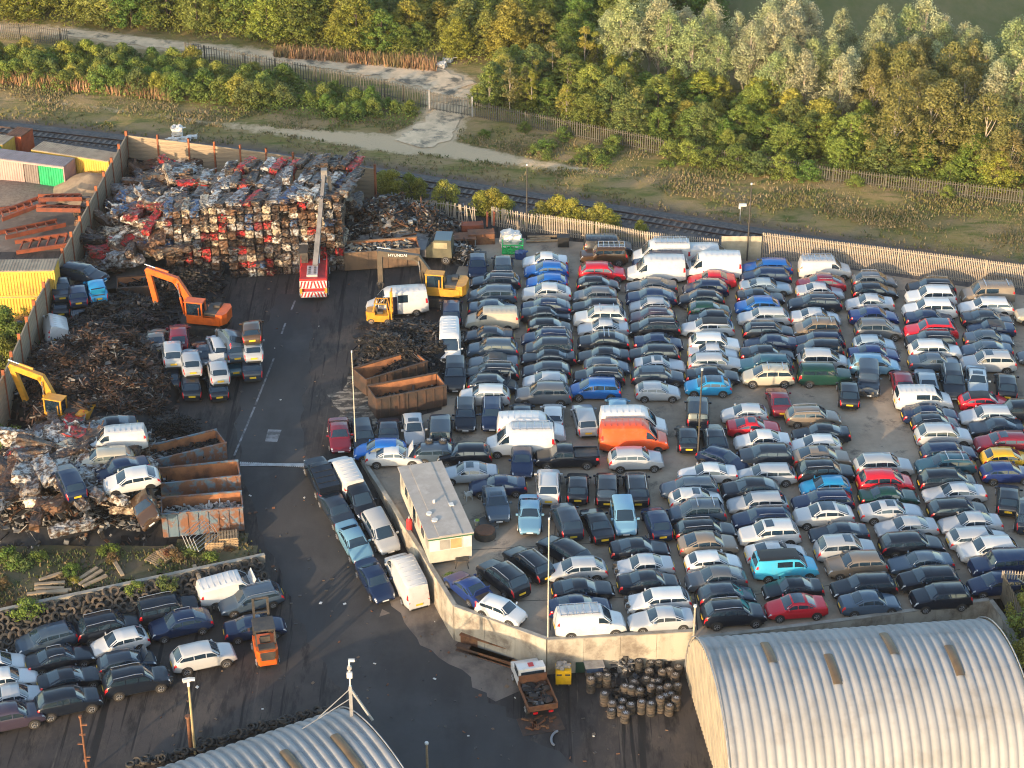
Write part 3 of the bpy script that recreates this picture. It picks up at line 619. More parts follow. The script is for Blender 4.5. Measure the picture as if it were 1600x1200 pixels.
for p in scatter([(-40, 120), (250, 160), (650, 195), (720, 200), (760, 195), (1035, 246), (1320, 288), (1640, 326), (1640, 425), (1200, 362), (830, 302), (600, 262), (190, 212), (-40, 190)], .33, 21):
    ry = line_y(RAIL, p.x); d = path_d(p.x, p.y)
    if p.y - ry < 3.5 or d < .3 or (p.y - ry < 8 and RN.random() < .75): continue
    if noise2(p.x, p.y, 3.2, 2) + RN.uniform(-.5, .5) > -.15: gp.append(p)
tufts('rough_grass', gp, [(.13, .115, .03), (.09, .105, .025), (.21, .16, .08), (.16, .125, .055)])
rp_ = scatter([(0, 118), (110, 128), (280, 150), (270, 160), (100, 142), (0, 132)], .35, 3) + scatter([(430, 82), (560, 92), (680, 100), (680, 112), (560, 100), (430, 90)], .3, 4)
tufts('dry_reeds', rp_, [(.30, .17, .09), (.24, .13, .06), (.20, .15, .06)], (.6, 1.5))
zw = lambda x, y: max(zg(y), -1.0) + .02
wz = [p for p in scatter([(-20, 845), (230, 845), (375, 815), (405, 850), (-20, 945)], .33, 31) if noise2(p.x, p.y, 2.2, 5) + RN.uniform(-.4, .6) > -.1]
tufts('weeds', wz, [(.075, .085, .02), (.055, .075, .02), (.13, .095, .05), (.10, .075, .03)], (.1, .34), zw)
for u, v, h in ((12, 862, 1.1), (25, 868, .9), (40, 940, 1.0), (110, 880, .7), (170, 850, .8), (260, 900, .8), (210, 905, .7), (330, 860, .7), (300, 850, .7), (705, 905, .5), (735, 930, .5), (20, 700, 1.2), (10, 720, 1.0), (5, 690, 1.3)):
    p = P(u, v); tree('bramble', p, h, RN.choice(GD), 'green weed clump at the edge of the yard', 'weed clumps', z=zw(p.x, p.y) if u < 450 else 0)

def thicket(name, pts, hmax, leaf, n, col, seed):
    rn = np.random.RandomState(seed); C = []
    for p in pts:
        h = hmax * rn.uniform(.5, 1.1) * (.8 + .3 * noise2(p.x, p.y, 5, seed)); a = rn.rand(n) * 6.283; e = np.arccos(rn.rand(n)); r_ = 1.5 * rn.uniform(.8, 1.3)
        C.append(np.stack([p.x + r_ * np.sin(e) * np.cos(a) + rn.randn(n) * .2, p.y + r_ * np.sin(e) * np.sin(a) + rn.randn(n) * .2, h * np.cos(e) * rn.uniform(.75, 1.05, n) + .05, np.sin(e) * np.cos(a), np.sin(e) * np.sin(a), np.cos(e)], 1))
    C = np.concatenate(C); N = C[:, 3:] * 1.0 + rn.randn(len(C), 3) * .45; N /= np.linalg.norm(N, axis=1)[:, None]; C = C[:, :3]
    A = np.cross(N, rn.randn(len(C), 3)); A /= np.linalg.norm(A, axis=1)[:, None]; B = np.cross(N, A); s = leaf * rn.uniform(.6, 1.4, (len(C), 1))
    q = np.stack([C - A * s, C - B * s * .5, C + A * s, C + B * s * .5], 1).reshape(-1, 3)
    me = bpy.data.meshes.new(name); me.from_pydata(q.tolist(), [], [(4 * i, 4 * i + 1, 4 * i + 2, 4 * i + 3) for i in range(len(C))]); me.materials.append(LEAF)
    return kind(obj(name, me, color=col), 'stuff')
thicket('undergrowth', scatter([(-60, 26), (0, 32), (240, 52), (500, 80), (620, 94), (760, 98), (900, 92), (900, 10), (600, -10), (-80, -30)], 2.1, 51), 2.9, .15, 130, (.22, .22, .04), 5)
thicket('undergrowth', scatter([(-40, 86), (60, 90), (120, 84), (230, 94), (300, 104), (450, 132), (560, 154), (650, 174), (655, 186), (520, 188), (400, 176), (250, 154), (100, 140), (-40, 128)], 1.9, 52), 1.8, .13, 120, (.16, .20, .04), 6)
thicket('undergrowth', scatter([(745, 150), (745, 172), (830, 190), (1010, 228), (1180, 256), (1330, 280), (1640, 314), (1640, 240), (1400, 215), (1250, 190), (1130, 150), (985, 122), (880, 100), (800, 110)], 2.0, 53), 2.0, .14, 130, (.20, .23, .045), 7)
def rows_label(group, rows, text):
    T = [o for o in SC.objects if o.get('group') == group and text[0](o)]
    T.sort(key=lambda o: -o.location.y); n = max(1, math.ceil(len(T) / rows))
    for r_ in range(rows):
        L_ = sorted(T[r_ * n:(r_ + 1) * n], key=lambda o: o.location.x)
        for k, o in enumerate(L_): o['label'] = text[1] % (ORD[k + 1], ORD[r_ + 1])
nm_ = lambda *w: (lambda o: o.name.split('.')[0] in w)
rows_label(G1, 6, (nm_('broadleaf_tree'), 'bushy yellow-green tree beyond the pale track, %s from left in %s row from back'))
rows_label(G2, 3, (nm_('silver_poplar'), 'pale silvery-leaved tree in the wood, %s from left in %s row from back'))
rows_label(G2, 1, (nm_('birch_tree'), 'brownish birch with white trunk in the wood, %s from left, %s row'))
rows_label(G3, 4, (nm_('broadleaf_tree'), 'low leafy tree below the silvery wood, %s from left in %s row from back'))
rows_label(G3, 1, (nm_('slender_tree'), 'slender olive young tree left of the silvery wood, %s from left, %s row'))
rows_label(G4, 4, (nm_('shrub'), 'bush in the thicket between the tracks, %s from left in %s row from back'))
rows_label('bushes beside the railway', 1, (nm_('shrub'), 'yellow-green bush between railway and yard fence, %s from the left, in the %s line'))
for p in scatter([(-20, 845), (230, 845), (375, 818), (400, 838), (-20, 930)], 2.1, 41):
    if RN.random() < .75: tree('bramble', p, RN.uniform(.3, .8), RN.choice(GD[:2] + GY[:1] + [(.16, .10, .05), (.2, .09, .05), (.18, .13, .07)]), 'green weed clump at the edge of the yard', 'weed clumps', z=zw(p.x, p.y))
rows_label('bushes along the wood fence', 1, (nm_('shrub'), 'green bush growing through the fence below the wood, %s from the left, %s line'))
rows_label('bushes by the shed', 1, (nm_('shrub'), 'green bush at the right end of the large shed, %s from the left, %s line'))
rows_label('bushes outside the plank wall', 1, (nm_('shrub'), 'dark green bush outside the plank wall, %s from the left, %s line'))
rows_label('weed clumps', 3, (nm_('bramble'), 'green weed clump at the yard edge, %s from left in %s band from back'))
rows_label('brambles on the bank', 1, (nm_('bramble'), 'low bramble patch below the old fence, %s from the left, in the %s line'))
# ---------------------------------------------------------------- vehicles: body lofted from a side profile, every lamp, pane and plate a part
# profile: fraction of the length from the nose, height
CARS = {
 'hatch':  dict(L=4.15, W=1.78, H=1.46, prof=[(0, .50), (.012, .62), (.05, .74), (.235, .95), (.425, 1.41), (.55, 1.46), (.80, 1.40), (.955, 1.0), (.985, .85), (1, .5)], cab=(.245, .425, .80, .955), win=[(.29, .52), (.535, .72), (.735, .86)], tum=.33),
 'mini':   dict(L=3.7, W=1.62, H=1.44, prof=[(0, .50), (.012, .62), (.05, .76), (.22, .93), (.40, 1.39), (.55, 1.44), (.86, 1.40), (.97, .98), (.99, .85), (1, .5)], cab=(.23, .40, .86, .97), win=[(.27, .56), (.575, .87)], tum=.28),
 'saloon': dict(L=4.65, W=1.80, H=1.44, prof=[(0, .48), (.012, .60), (.05, .72), (.265, .93), (.415, 1.40), (.53, 1.44), (.66, 1.38), (.83, 1.03), (.965, .98), (.988, .85), (1, .5)], cab=(.275, .415, .66, .83), win=[(.31, .49), (.505, .67), (.68, .75)], tum=.36),
 'coupe':  dict(L=4.55, W=1.83, H=1.37, prof=[(0, .46), (.012, .58), (.05, .70), (.29, .90), (.45, 1.33), (.55, 1.37), (.65, 1.33), (.87, 1.0), (.97, .95), (.99, .8), (1, .5)], cab=(.30, .45, .65, .87), win=[(.335, .58), (.60, .76)], tum=.40),
 'estate': dict(L=4.72, W=1.81, H=1.48, prof=[(0, .50), (.012, .62), (.05, .74), (.25, .95), (.395, 1.43), (.53, 1.48), (.85, 1.42), (.955, 1.0), (.985, .85), (1, .5)], cab=(.26, .395, .85, .955), win=[(.295, .475), (.49, .655), (.67, .90)], tum=.34),
 'suv':    dict(L=4.62, W=1.88, H=1.70, prof=[(0, .58), (.012, .74), (.045, .93), (.235, 1.10), (.385, 1.63), (.52, 1.70), (.84, 1.64), (.955, 1.16), (.985, .98), (1, .55)], cab=(.245, .385, .84, .955), win=[(.28, .475), (.49, .665), (.68, .89)], tum=.30),
 'mpv':    dict(L=4.6, W=1.83, H=1.68, prof=[(0, .52), (.012, .66), (.05, .82), (.185, 1.02), (.385, 1.61), (.55, 1.68), (.87, 1.62), (.965, 1.08), (.988, .92), (1, .5)], cab=(.195, .385, .87, .965), win=[(.24, .45), (.465, .66), (.675, .91)], tum=.27),
 'offroad':dict(L=4.6, W=1.90, H=1.83, prof=[(0, .62), (.012, .82), (.03, 1.04), (.265, 1.14), (.355, 1.76), (.50, 1.83), (.93, 1.80), (.975, 1.18), (.988, 1.0), (1, .6)], cab=(.275, .355, .93, .975), win=[(.285, .475), (.49, .69), (.705, .92)], tum=.17),
 'conv':   dict(L=4.4, W=1.78, H=1.37, prof=[(0, .48), (.012, .60), (.05, .71), (.28, .90), (.42, 1.33), (.52, 1.37), (.66, 1.30), (.78, .98), (.965, .94), (.988, .8), (1, .5)], cab=(.29, .42, .66, .78), win=[(.32, .55), (.57, .69)], tum=.38),
 'svan':   dict(L=4.95, W=1.92, H=1.95, prof=[(0, .55), (.012, .70), (.04, .95), (.185, 1.15), (.335, 1.88), (.45, 1.95), (.955, 1.92), (.99, 1.3), (.995, .9), (1, .5)], cab=(.195, .335, .955, .99), win=[(.225, .40)], tum=.14, van=1),
 'camper': dict(L=4.95, W=1.92, H=1.96, prof=[(0, .55), (.012, .70), (.04, .95), (.175, 1.15), (.325, 1.89), (.45, 1.96), (.955, 1.93), (.99, 1.3), (.995, .9), (1, .5)], cab=(.185, .325, .955, .99), win=[(.215, .40), (.43, .66)], tum=.15, van=1),
 'van':    dict(L=5.7, W=2.0, H=2.48, prof=[(0, .55), (.012, .72), (.03, 1.0), (.15, 1.22), (.275, 2.12), (.36, 2.42), (.45, 2.48), (.965, 2.46), (.992, 1.5), (.996, .9), (1, .5)], cab=(.16, .30, .965, .992), win=[(.185, .335)], tum=.09, van=1, belt=1.28),
 'crewvan':dict(L=5.7, W=2.0, H=2.48, prof=[(0, .55), (.012, .72), (.03, 1.0), (.15, 1.22), (.275, 2.12), (.36, 2.42), (.45, 2.48), (.965, 2.46), (.992, 1.5), (.996, .9), (1, .5)], cab=(.16, .30, .965, .992), win=[(.185, .335), (.50, .66)], tum=.09, van=1, belt=1.28),
 'pick':   dict(L=5.2, W=1.86, H=1.76, prof=[(0, .58), (.012, .78), (.04, .97), (.235, 1.08), (.345, 1.70), (.45, 1.76), (.585, 1.70), (.625, 1.08), (.98, 1.06), (.99, .9), (1, .6)], cab=(.245, .345, .585, .625), win=[(.275, .425), (.44, .58)], tum=.25),
}
def variant(base, new, dl, dh, shift, tum, zz):
    b = CARS[base]; H = b['H'] + dh; n = len(b['prof']); pr = []
    for i, (f, z) in enumerate(b['prof']):
        k = f + (shift if .1 < f < .94 else 0); top = z > .9 * b['H']
        pr.append((round(k, 4), z + (dh if top else 0) + (zz if .03 < f < .97 and not top else 0)))
    CARS[new] = dict(b, L=b['L'] + dl, H=H, prof=pr, cab=tuple(c + shift if c < .94 else c for c in b['cab']), win=[(a_ + shift, min(c + shift, .91)) for a_, c in b['win']], tum=b['tum'] + tum)
variant('hatch', 'hatch_b', .18, .07, -.012, -.03, .02); variant('saloon', 'saloon_b', .2, -.02, .012, .03, -.01); variant('suv', 'suv_b', -.15, -.06, .01, .05, .02); variant('estate', 'estate_b', .12, .04, .006, -.03, .03); variant('saloon', 'saloon_c', -.12, .05, -.015, -.04, .03); variant('suv', 'suv_c', .18, .10, .008, -.08, .04); variant('hatch', 'hatch_c', -.2, -.03, .01, .04, 0); variant('mpv', 'mpv_b', -.2, .06, .0, -.05, .02)
CARS['suv_d'] = dict(CARS['suv'], prof=[(0, .58), (.012, .74), (.045, .93), (.245, 1.08), (.41, 1.58), (.52, 1.64), (.70, 1.58), (.93, 1.14), (.985, .98), (1, .55)], cab=(.255, .41, .70, .93), win=[(.29, .49), (.505, .69), (.70, .80)], H=1.64)
VAR = dict(hatch=['hatch', 'hatch_b', 'hatch_c'], saloon=['saloon', 'saloon_b', 'saloon_c'], suv=['suv', 'suv_b', 'suv_c', 'suv_d'], estate=['estate', 'estate_b'], mpv=['mpv', 'mpv_b'])
class Shape:
    def __init__(s, p, jit=0.0, seed=0):
        s.p = p; L, W = p['L'], p['W']; s.L = L; s.W = W
        fs = sorted(set([round(k / 25, 3) for k in range(1, 25)] + [f for f, z in p['prof']] + [.005, .025, .975, .995]))
        fz = [a for a, b in p['prof']]; zz = [b for a, b in p['prof']]
        s.F = fs; s.S = []; rnd = random.Random(seed)
        cab = p['cab']
        for f in fs:
            zt = float(np.interp(f, fz, zz))
            e = max(0, (abs(2 * f - 1) - .62) / .38); w = W / 2 * (1 - .17 * e ** 2.2)
            zl = .20 + .12 * max(0, (abs(2 * f - 1) - .75) / .25) + (.06 if p['H'] > 1.6 else 0)
            belt = p.get('belt') or (float(np.interp(cab[0], fz, zz)) - .02 + .07 * (f - cab[0]) / .7)
            if zt > belt + .07 and cab[0] < f < cab[3]:
                z5 = max(belt + .045, zt - .09); y4 = w * .955; y5 = y4 - (z5 - belt) * p['tum']
                ring = [(w * .86, zl), (w * .985, zl + .13), (w, .5 * belt + .12), (w * .985, belt - .05), (y4, belt + .015), (y5, z5), (y5 - .10, zt - .012), (0, zt + .02)]
            else:
                zs = max(zl + .1, min(belt - .05, zt - .07))
                ring = [(w * .86, zl), (w * .985, zl + min(.13, .4 * (zs - zl))), (w, zl + .6 * (zs - zl)), (w * .975, zs), (w * .92, zt - .03), (w * .70, zt - .006), (w * .4, zt + .004), (0, zt + .012)]
            if jit and f < .22:
                k = jit * (1 - f / .22)
                ring = [(y + rnd.uniform(-k, k) * .8, z + rnd.uniform(-k, k)) for y, z in ring]
            s.S.append(ring)
    def at(s, f, r, side=1):
        f = min(max(f, s.F[0]), s.F[-1])
        i = min(max(int(np.searchsorted(s.F, f)) - 1, 0), len(s.F) - 2); t = (f - s.F[i]) / (s.F[i + 1] - s.F[i])
        if r > 7: r = 14 - r; side = -side
        j = min(int(r), 6); q = r - j
        def g(S): return (S[j][0] * (1 - q) + S[j + 1][0] * q, S[j][1] * (1 - q) + S[j + 1][1] * q)
        a, b = g(s.S[i]), g(s.S[i + 1])
        return Vector((s.L / 2 - f * s.L, side * (a[0] * (1 - t) + b[0] * t), a[1] * (1 - t) + b[1] * t))
    def nrm(s, f, r, side=1):
        a = s.at(f + .012, r, side) - s.at(f - .012, r, side); b = s.at(f, min(r + .15, 13.9), side) - s.at(f, max(r - .15, 0), side)
        n = a.cross(b); n = n if n.length > 1e-9 else Vector((0, side, 0)); n.normalize()
        c = s.at(f, r, side) - Vector((0, 0, .6))
        return n if n.dot(c) > 0 else -n
    def patch(s, f0, f1, nf, rl, side=1, off=.012, m=None, mb=None):
        mb = mb or MB(); k = len(rl)
        vs = [s.at(f0 + (f1 - f0) * i / nf, r, side) + s.nrm(f0 + (f1 - f0) * i / nf, r, side) * off for i in range(nf + 1) for r in rl]
        mb.add(vs, [(i * k + j, (i + 1) * k + j, (i + 1) * k + j + 1, i * k + j + 1) for i in range(nf) for j in range(k - 1)], m or 0, True)
        return mb
    def body(s):
        mb = MB(); n = len(s.F); vs = []
        for f, S in zip(s.F, s.S):
            x = s.L / 2 - f * s.L
            vs += [(x, y, z) for y, z in S] + [(x, -y, z) for y, z in S[6::-1]]
        fs = [(i * 15 + j, i * 15 + j + 1, (i + 1) * 15 + j + 1, (i + 1) * 15 + j) for i in range(n - 1) for j in range(14)]
        mb.add(vs, fs, 0, True)
        mb.add(vs, [tuple(range(15)), tuple((n - 1) * 15 + j for j in range(14, -1, -1))], 0)
        r = s.wr()
        for fx in s.axles():                             # dark wheel arches and underside
            for sd in (-1, 1):
                x = s.L / 2 - fx * s.L; y = sd * (abs(s.at(fx, 2).y) + .004); R_ = r + .075
                mb.add([(x, y, r)] + [(x + R_ * math.cos(a), y, max(r + R_ * math.sin(a), .2)) for a in np.linspace(-.35, math.pi + .35, 13)], [(0, k, k + 1) for k in range(1, 13)], 1)
        mb.box((0, 0, .24), (s.L * .9, s.W * .8, .10), m=1)
        return mb
    def wr(s): return .37 if s.p['H'] > 1.65 and not s.p.get('van') else .325
    def axles(s): return (.185, .80) if not s.p.get('van') else (.165, .79)
def wheel_mesh(r, w, name):
    mb = MB(); pr = [(.60, 0), (.86, -.02), (1, .06), (1, .94), (.86, 1.02), (.60, 1)]; n = 16
    vs = [(r * a * math.cos(2 * math.pi * k / n), w * (b - .5), r * a * math.sin(2 * math.pi * k / n)) for k in range(n) for a, b in pr]
    c = len(pr); mb.add(vs, [(k * c + j, ((k + 1) % n) * c + j, ((k + 1) % n) * c + j + 1, k * c + j + 1) for k in range(n) for j in range(c - 1)], 0, True)
    for sd in (-1, 1):
        y = sd * w * .40; mb.add([(0, y, 0)] + [(r * .64 * math.cos(2 * math.pi * k / n), y, r * .64 * math.sin(2 * math.pi * k / n)) for k in range(n)], [(0, 1 + k, 1 + (k + 1) % n) for k in range(n)], 2)
        for k in range(5):
            a = 2 * math.pi * k / 5; mb.beam((0, y + sd * .02, 0), (r * .6 * math.cos(a), y + sd * .03, r * .6 * math.sin(a)), .11, .03, 1)
        a2 = [2 * math.pi * k / n for k in range(n)]; y2 = y + sd * .035
        vs = [(r * q * math.cos(a), y2, r * q * math.sin(a)) for a in a2 for q in (.52, .62)]
        mb.add(vs, [(2 * k, 2 * k + 1, (2 * k + 3) % (2 * n), (2 * k + 2) % (2 * n)) for k in range(n)], 1)
    return mb.mesh(name, [TYRE, RIM, TRIM], 40)
WHEELS = {.325: wheel_mesh(.325, .21, 'wheel'), .37: wheel_mesh(.37, .25, 'wheel_large')}
_lib = {}
def car_parts(t, bent=False):
    key = (t, bent)
    if key in _lib: return _lib[key]
    s = Shape(CARS[t], .13 if bent else 0, 3); p = s.p; cab = p['cab']; out = []
    van = p.get('van'); paint = VANP if van else PAINT
    out.append(('body', s.body().mesh(t + '_body', [paint, TRIM], 38), 'c'))
    wl = [5.22, 5.7, 6.3, 7, 7.7, 8.3, 8.78]
    out.append(('windscreen', s.patch(cab[0] + .012, cab[1] - .008, 8, wl, off=.010).mesh(t + '_windscreen', GLASS), ''))
    if t == 'offroad' or (van and t != 'camper'):
        if t == 'offroad': out.append(('rear_window', s.patch(cab[2] + .006, cab[3] - .014, 3, wl, off=.010).mesh(t + '_rear_window', GLASS), ''))
    elif t not in ('pick',):
        d = (cab[3] - cab[2]); out.append(('rear_window', s.patch(cab[2] + .08 * d, cab[3] - (.18 if d > .13 else .10) * d, 6, wl, off=.010).mesh(t + '_rear_window', GLASS), ''))
    else: out.append(('rear_window', s.patch(cab[2] + .004, cab[3] - .012, 3, wl, off=.010).mesh(t + '_rear_window', GLASS), ''))
    for a, b in p['win']:
        for sd in (1, -1):
            out.append(('side_window', s.patch(a, b, 8, [4.16, 4.5, 4.84], sd, .010).mesh(t + '_side_window', GLASS), ''))
    for sd in (1, -1):
        out.append(('headlight', s.patch(.006, .06, 3, [3.0, 3.6, 4.3], sd, .010).mesh('headlight', HEAD), ''))
        hi = 2.9 if not van else 4.25
        out.append(('tail_light', s.patch(.945, .995, 4, [2.4, 3.1, 3.9] if not van else [3.2, 3.7, 4.4], sd, .014).mesh('tail_light', TAIL), ''))
        m = MB(); f = cab[0] + .065; q = s.at(f, 4.05, sd); m.box((q.x, q.y + sd * .13, q.z + .06), (.10, .2, .15), rz=sd * .2); out.append(('door_mirror', m.mesh('door_mirror', [paint]), 'c'))
    m = MB(); zf = s.at(.006, 3).z
    m.box((s.L / 2 + .006, 0, zf - .10), (.03, s.W * .42, .13)); m.box((s.L / 2 + .004, 0, .36), (.03, s.W * .6, .12)); out.append(('grille', m.mesh('grille', TRIM), ''))
    m = MB(); m.box((s.L / 2 + .024, 0, .46), (.02, .50, .11)); out.append(('number_plate', m.mesh('front_plate', PLATE_W), ''))
    m = MB(); m.box((-s.L / 2 - .012, 0, .66 if not van else .75), (.04, .56, .15)); out.append(('number_plate', m.mesh('rear_plate', PLATE_Y), ''))
    m = MB(); m.box((-s.L / 2 - .002, 0, .36), (.03, s.W * .66, .16)); out.append(('bumper', m.mesh('rear_bumper', TRIM), ''))
    if van:
        for k in range(7):
            m = MB(); f = .40 + k * .088; q = s.at(f, 6.9); m.box((q.x, 0, q.z - .004), (.06, s.W * .62, .03)); out.append(('roof_rib', m.mesh('roof_rib', [paint]), 'c'))
    if t == 'pick':
        m = MB(); m.box((s.L / 2 - s.L * .80, 0, 1.085), (s.L * .335, s.W * .74, .02)); out.append(('load_bed', m.mesh('load_bed', DARKM), ''))
        for sd in (1, -1):
            m = MB(); m.box((s.L / 2 - s.L * .80, sd * s.W * .41, 1.15), (s.L * .36, .07, .17)); out.append(('bed_side', m.mesh('bed_side', PAINT), 'c'))
        m = MB(); m.box((-s.L / 2 + .05, 0, 1.13), (.07, s.W * .8, .2)); out.append(('tailgate', m.mesh('tailgate', PAINT), 'c'))
    r = s.wr()
    for fx in s.axles():
        for sd in (1, -1): out.append(('wheel', WHEELS[r], (s.L / 2 - fx * s.L, sd * (abs(s.at(fx, 2).y) - .085), r)))
    _lib[key] = (s, out); return _lib[key]
_x = {}
def extra(t, key):
    if (t, key) in _x: return _x[(t, key)]
    s, _ = car_parts(t); p = s.p; cab = p['cab']; m = MB(); r = None
    if key == 'rails':
        res = []
        for sd in (1, -1):
            m = MB(); pts = [s.at(f, 6.0, sd) + Vector((0, 0, .05)) for f in np.linspace(cab[1] + .03, cab[2] - .01, 5)]
            pts = [pts[0] - Vector((0, 0, .05))] + pts + [pts[-1] - Vector((0, 0, .05))]
            m.tube(pts, .025, 5); res.append(('roof_rail', m.mesh('roof_rail', CHROME), ''))
        r = res
    elif key == 'sunroof': r = [('sunroof', s.patch(cab[1] + .03, cab[1] + .16, 6, [6.3, 7, 7.7], off=.014).mesh('sunroof', GLASS), '')]
    elif key == 'panoroof': r = [('sunroof', s.patch(cab[1] + .02, cab[2] - .04, 14, [6.05, 6.5, 7, 7.5, 7.95], off=.016).mesh('sunroof', GLASS), '')]
    elif key == 'blackroof': r = [('roof_panel', s.patch(cab[1] - .005, cab[2] + .004, 16, [5.6, 6, 6.5, 7, 7.5, 8, 8.4], off=.035 if p.get('van') else .014).mesh('roof_panel', TRIM), '')]
    elif key == 'softtop': r = [('soft_top', s.patch(cab[1], cab[3] - .01, 14, [5.0, 5.5, 6.2, 7, 7.8, 8.5, 9.0], off=.014).mesh('soft_top', DARKM), '')]
    elif key == 'bars':
        res = []
        for f in (cab[1] + .10, cab[2] - .10):
            m = MB(); q = s.at(f, 7); m.box((q.x, 0, q.z + .09), (.06, s.W * .72, .035)); m.box((q.x, s.W * .34, q.z + .03), (.06, .05, .12)); m.box((q.x, -s.W * .34, q.z + .03), (.06, .05, .12)); res.append(('roof_bar', m.mesh('roof_bar', CHROME), ''))
        r = res
    elif key == 'rack':
        m = MB(); q = s.at(.65, 7).z + .12
        for y in (-.62, .62): m.beam((s.L * .12, y, q), (-s.L * .42, y, q), .05)
        for x in np.linspace(s.L * .12, -s.L * .42, 6): m.beam((x, -.66, q - .03), (x, .66, q - .03), .05)
        r = [('roof_rack', m.mesh('roof_rack', CHROME), '')]
    elif key == 'bonnet':
        b = s.patch(.05, cab[0] - .03, 2, [5, 6, 7, 8, 9], off=.014).mesh('engine_bay', DARKM)
        q = s.at(cab[0] - .02, 7); n = (cab[0] - .07) * s.L; m = MB(); a = R(62)
        m.beam((q.x, 0, q.z + .02), (q.x + n * math.cos(a), 0, q.z + n * math.sin(a)), s.W * .74, .04); r = [('engine_bay', b, ''), ('bonnet', m.mesh('bonnet', PAINT), 'c')]
    elif key == 'noface':
        m = MB(); rn = random.Random(5)
        for k in range(16): m.box((s.L / 2 - rn.uniform(-.02, .3), rn.uniform(-.7, .7), rn.uniform(.3, .72)), (rn.uniform(.08, .3), rn.uniform(.1, .4), rn.uniform(.06, .25)), rot=Matrix.Rotation(rn.uniform(0, 3), 3, 'Y'))
        r = [('smashed_front', m.mesh('smashed_front', DARKM), '')]
    elif key == 'spare':
        m = MB(); m.cyl((-s.L / 2 - .02, 0, .95), (-s.L / 2 - .22, 0, .95), .36, n=14); r = [('spare_wheel', m.mesh('spare_wheel', TYRE), '')]
    elif key == 'boot':
        q = s.at(cab[3] - .02, 7); m = MB(); a = R(115); m.beam((q.x, 0, q.z), (q.x + .62 * math.cos(a), 0, q.z + .62 * math.sin(a)), s.W * .7, .05)
        r = [('boot_lid', m.mesh('boot_lid', PAINT), 'c'), ('boot_opening', s.patch(cab[3], .97, 2, [5, 6, 7, 8, 9], off=.012).mesh('boot_opening', DARKM), '')]
    elif key == 'canopy':
        m = MB(); m.side([(s.L * .10, 1.05), (-s.L * .49, 1.05), (-s.L * .475, 1.68), (s.L * .085, 1.74)][::-1], -s.W * .45, s.W * .45); r = [('canopy', fixn(m.mesh('canopy', PAINT)), 'c')]
        for k in range(4):
            m = MB(); m.box((s.L * .05 - k * .7, 0, 1.755 - k * .015), (.06, s.W * .8, .04)); r.append(('roof_rib', m.mesh('roof_rib', TRIM), ''))
    elif key == 'sticker':
        m = s.patch(cab[0] + .05, cab[0] + .075, 1, [5.5, 5.8], off=.02).mesh('windscreen_sticker', PLATE_W); r = [('windscreen_sticker', m, '')]
    elif key == 'wheelson':
        r = []
        for y in (-.1, .6): r.append(('loose', (-.3 + y, 0)))
    _x[(t, key)] = r; return r
PAL = dict(black=(.006, .010, .019), dkgrey=(.016, .026, .044), grey=(.085, .098, .115), slate=(.05, .078, .115), navy=(.007, .018, .056), silver=(.35, .37, .39), silverblue=(.26, .33, .38),
  white=(.52, .52, .51), blue=(.010, .10, .36), lightblue=(.13, .27, .38), skyblue=(.02, .26, .50), teal=(.025, .085, .12), red=(.48, .012, .025), maroon=(.16, .012, .025), purple=(.045, .035, .055),
  dkgreen=(.006, .035, .028), bronze=(.17, .14, .11), beige=(.40, .36, .28), yellow=(.62, .36, .02), orange=(.70, .085, .015), cyan=(.05, .42, .62), dkblue=(.012, .03, .13), brown=(.06, .035, .02))
CNAME = dict(dkgrey='dark grey', slate='slate grey', navy='navy', silverblue='silvery blue', lightblue='light blue', skyblue='bright blue', dkgreen='dark green', teal='teal', bronze='bronze', dkblue='deep blue', cyan='turquoise', purple='purple grey')
TNAME = dict(hatch='hatchback', mini='small hatchback', saloon='saloon', coupe='coupe', estate='estate car', suv='SUV', mpv='people carrier', offroad='boxy off-roader', conv='convertible', svan='small van', camper='camper van', van='panel van', crewvan='crew van', pick='pickup')
CATS = dict(van='van', crewvan='van', svan='van', camper='van', pick='pickup')
ONAME = dict(hatch='hatchback_car', mini='small_hatchback', saloon='saloon_car', coupe='coupe_car', estate='estate_car', suv='suv_car', mpv='people_carrier', offroad='offroad_car', conv='convertible_car', svan='small_van', camper='camper_van', van='panel_van', crewvan='crew_van', pick='pickup_truck')
NCAR = 0; CARLOG = []
def vehicle(t, color, label, pos, rz, group='cars parked in the yard', ex='', bent=False, rot=None, wheels=True, scale=None):
    """one vehicle, its parts parented; meshes are shared between alike vehicles"""
    global NCAR; NCAR += 1
    t0 = t; t = random.choice(VAR.get(t, [t])); s, parts = car_parts(t, bent); c = PAL[color]; k = random.uniform(.85, 1.15); c = tuple(min(.8, x * k) for x in c)
    root = thing(ONAME[t0], label, CATS.get(t0, 'car'), pos, rz, group, rot)
    if scale: root.scale = (scale, random.uniform(.97, 1.02), random.uniform(.98, 1.03))
    for name, me, how in parts:
        if isinstance(how, tuple):
            if wheels: obj(name, me, root, how)
        else: obj(name, me, root, color=c if how == 'c' else None)
    for e in (ex.split() if ex else []):
        for name, me, how in extra(t, e): obj(name, me, root, color=c if how == 'c' else None)
    return root
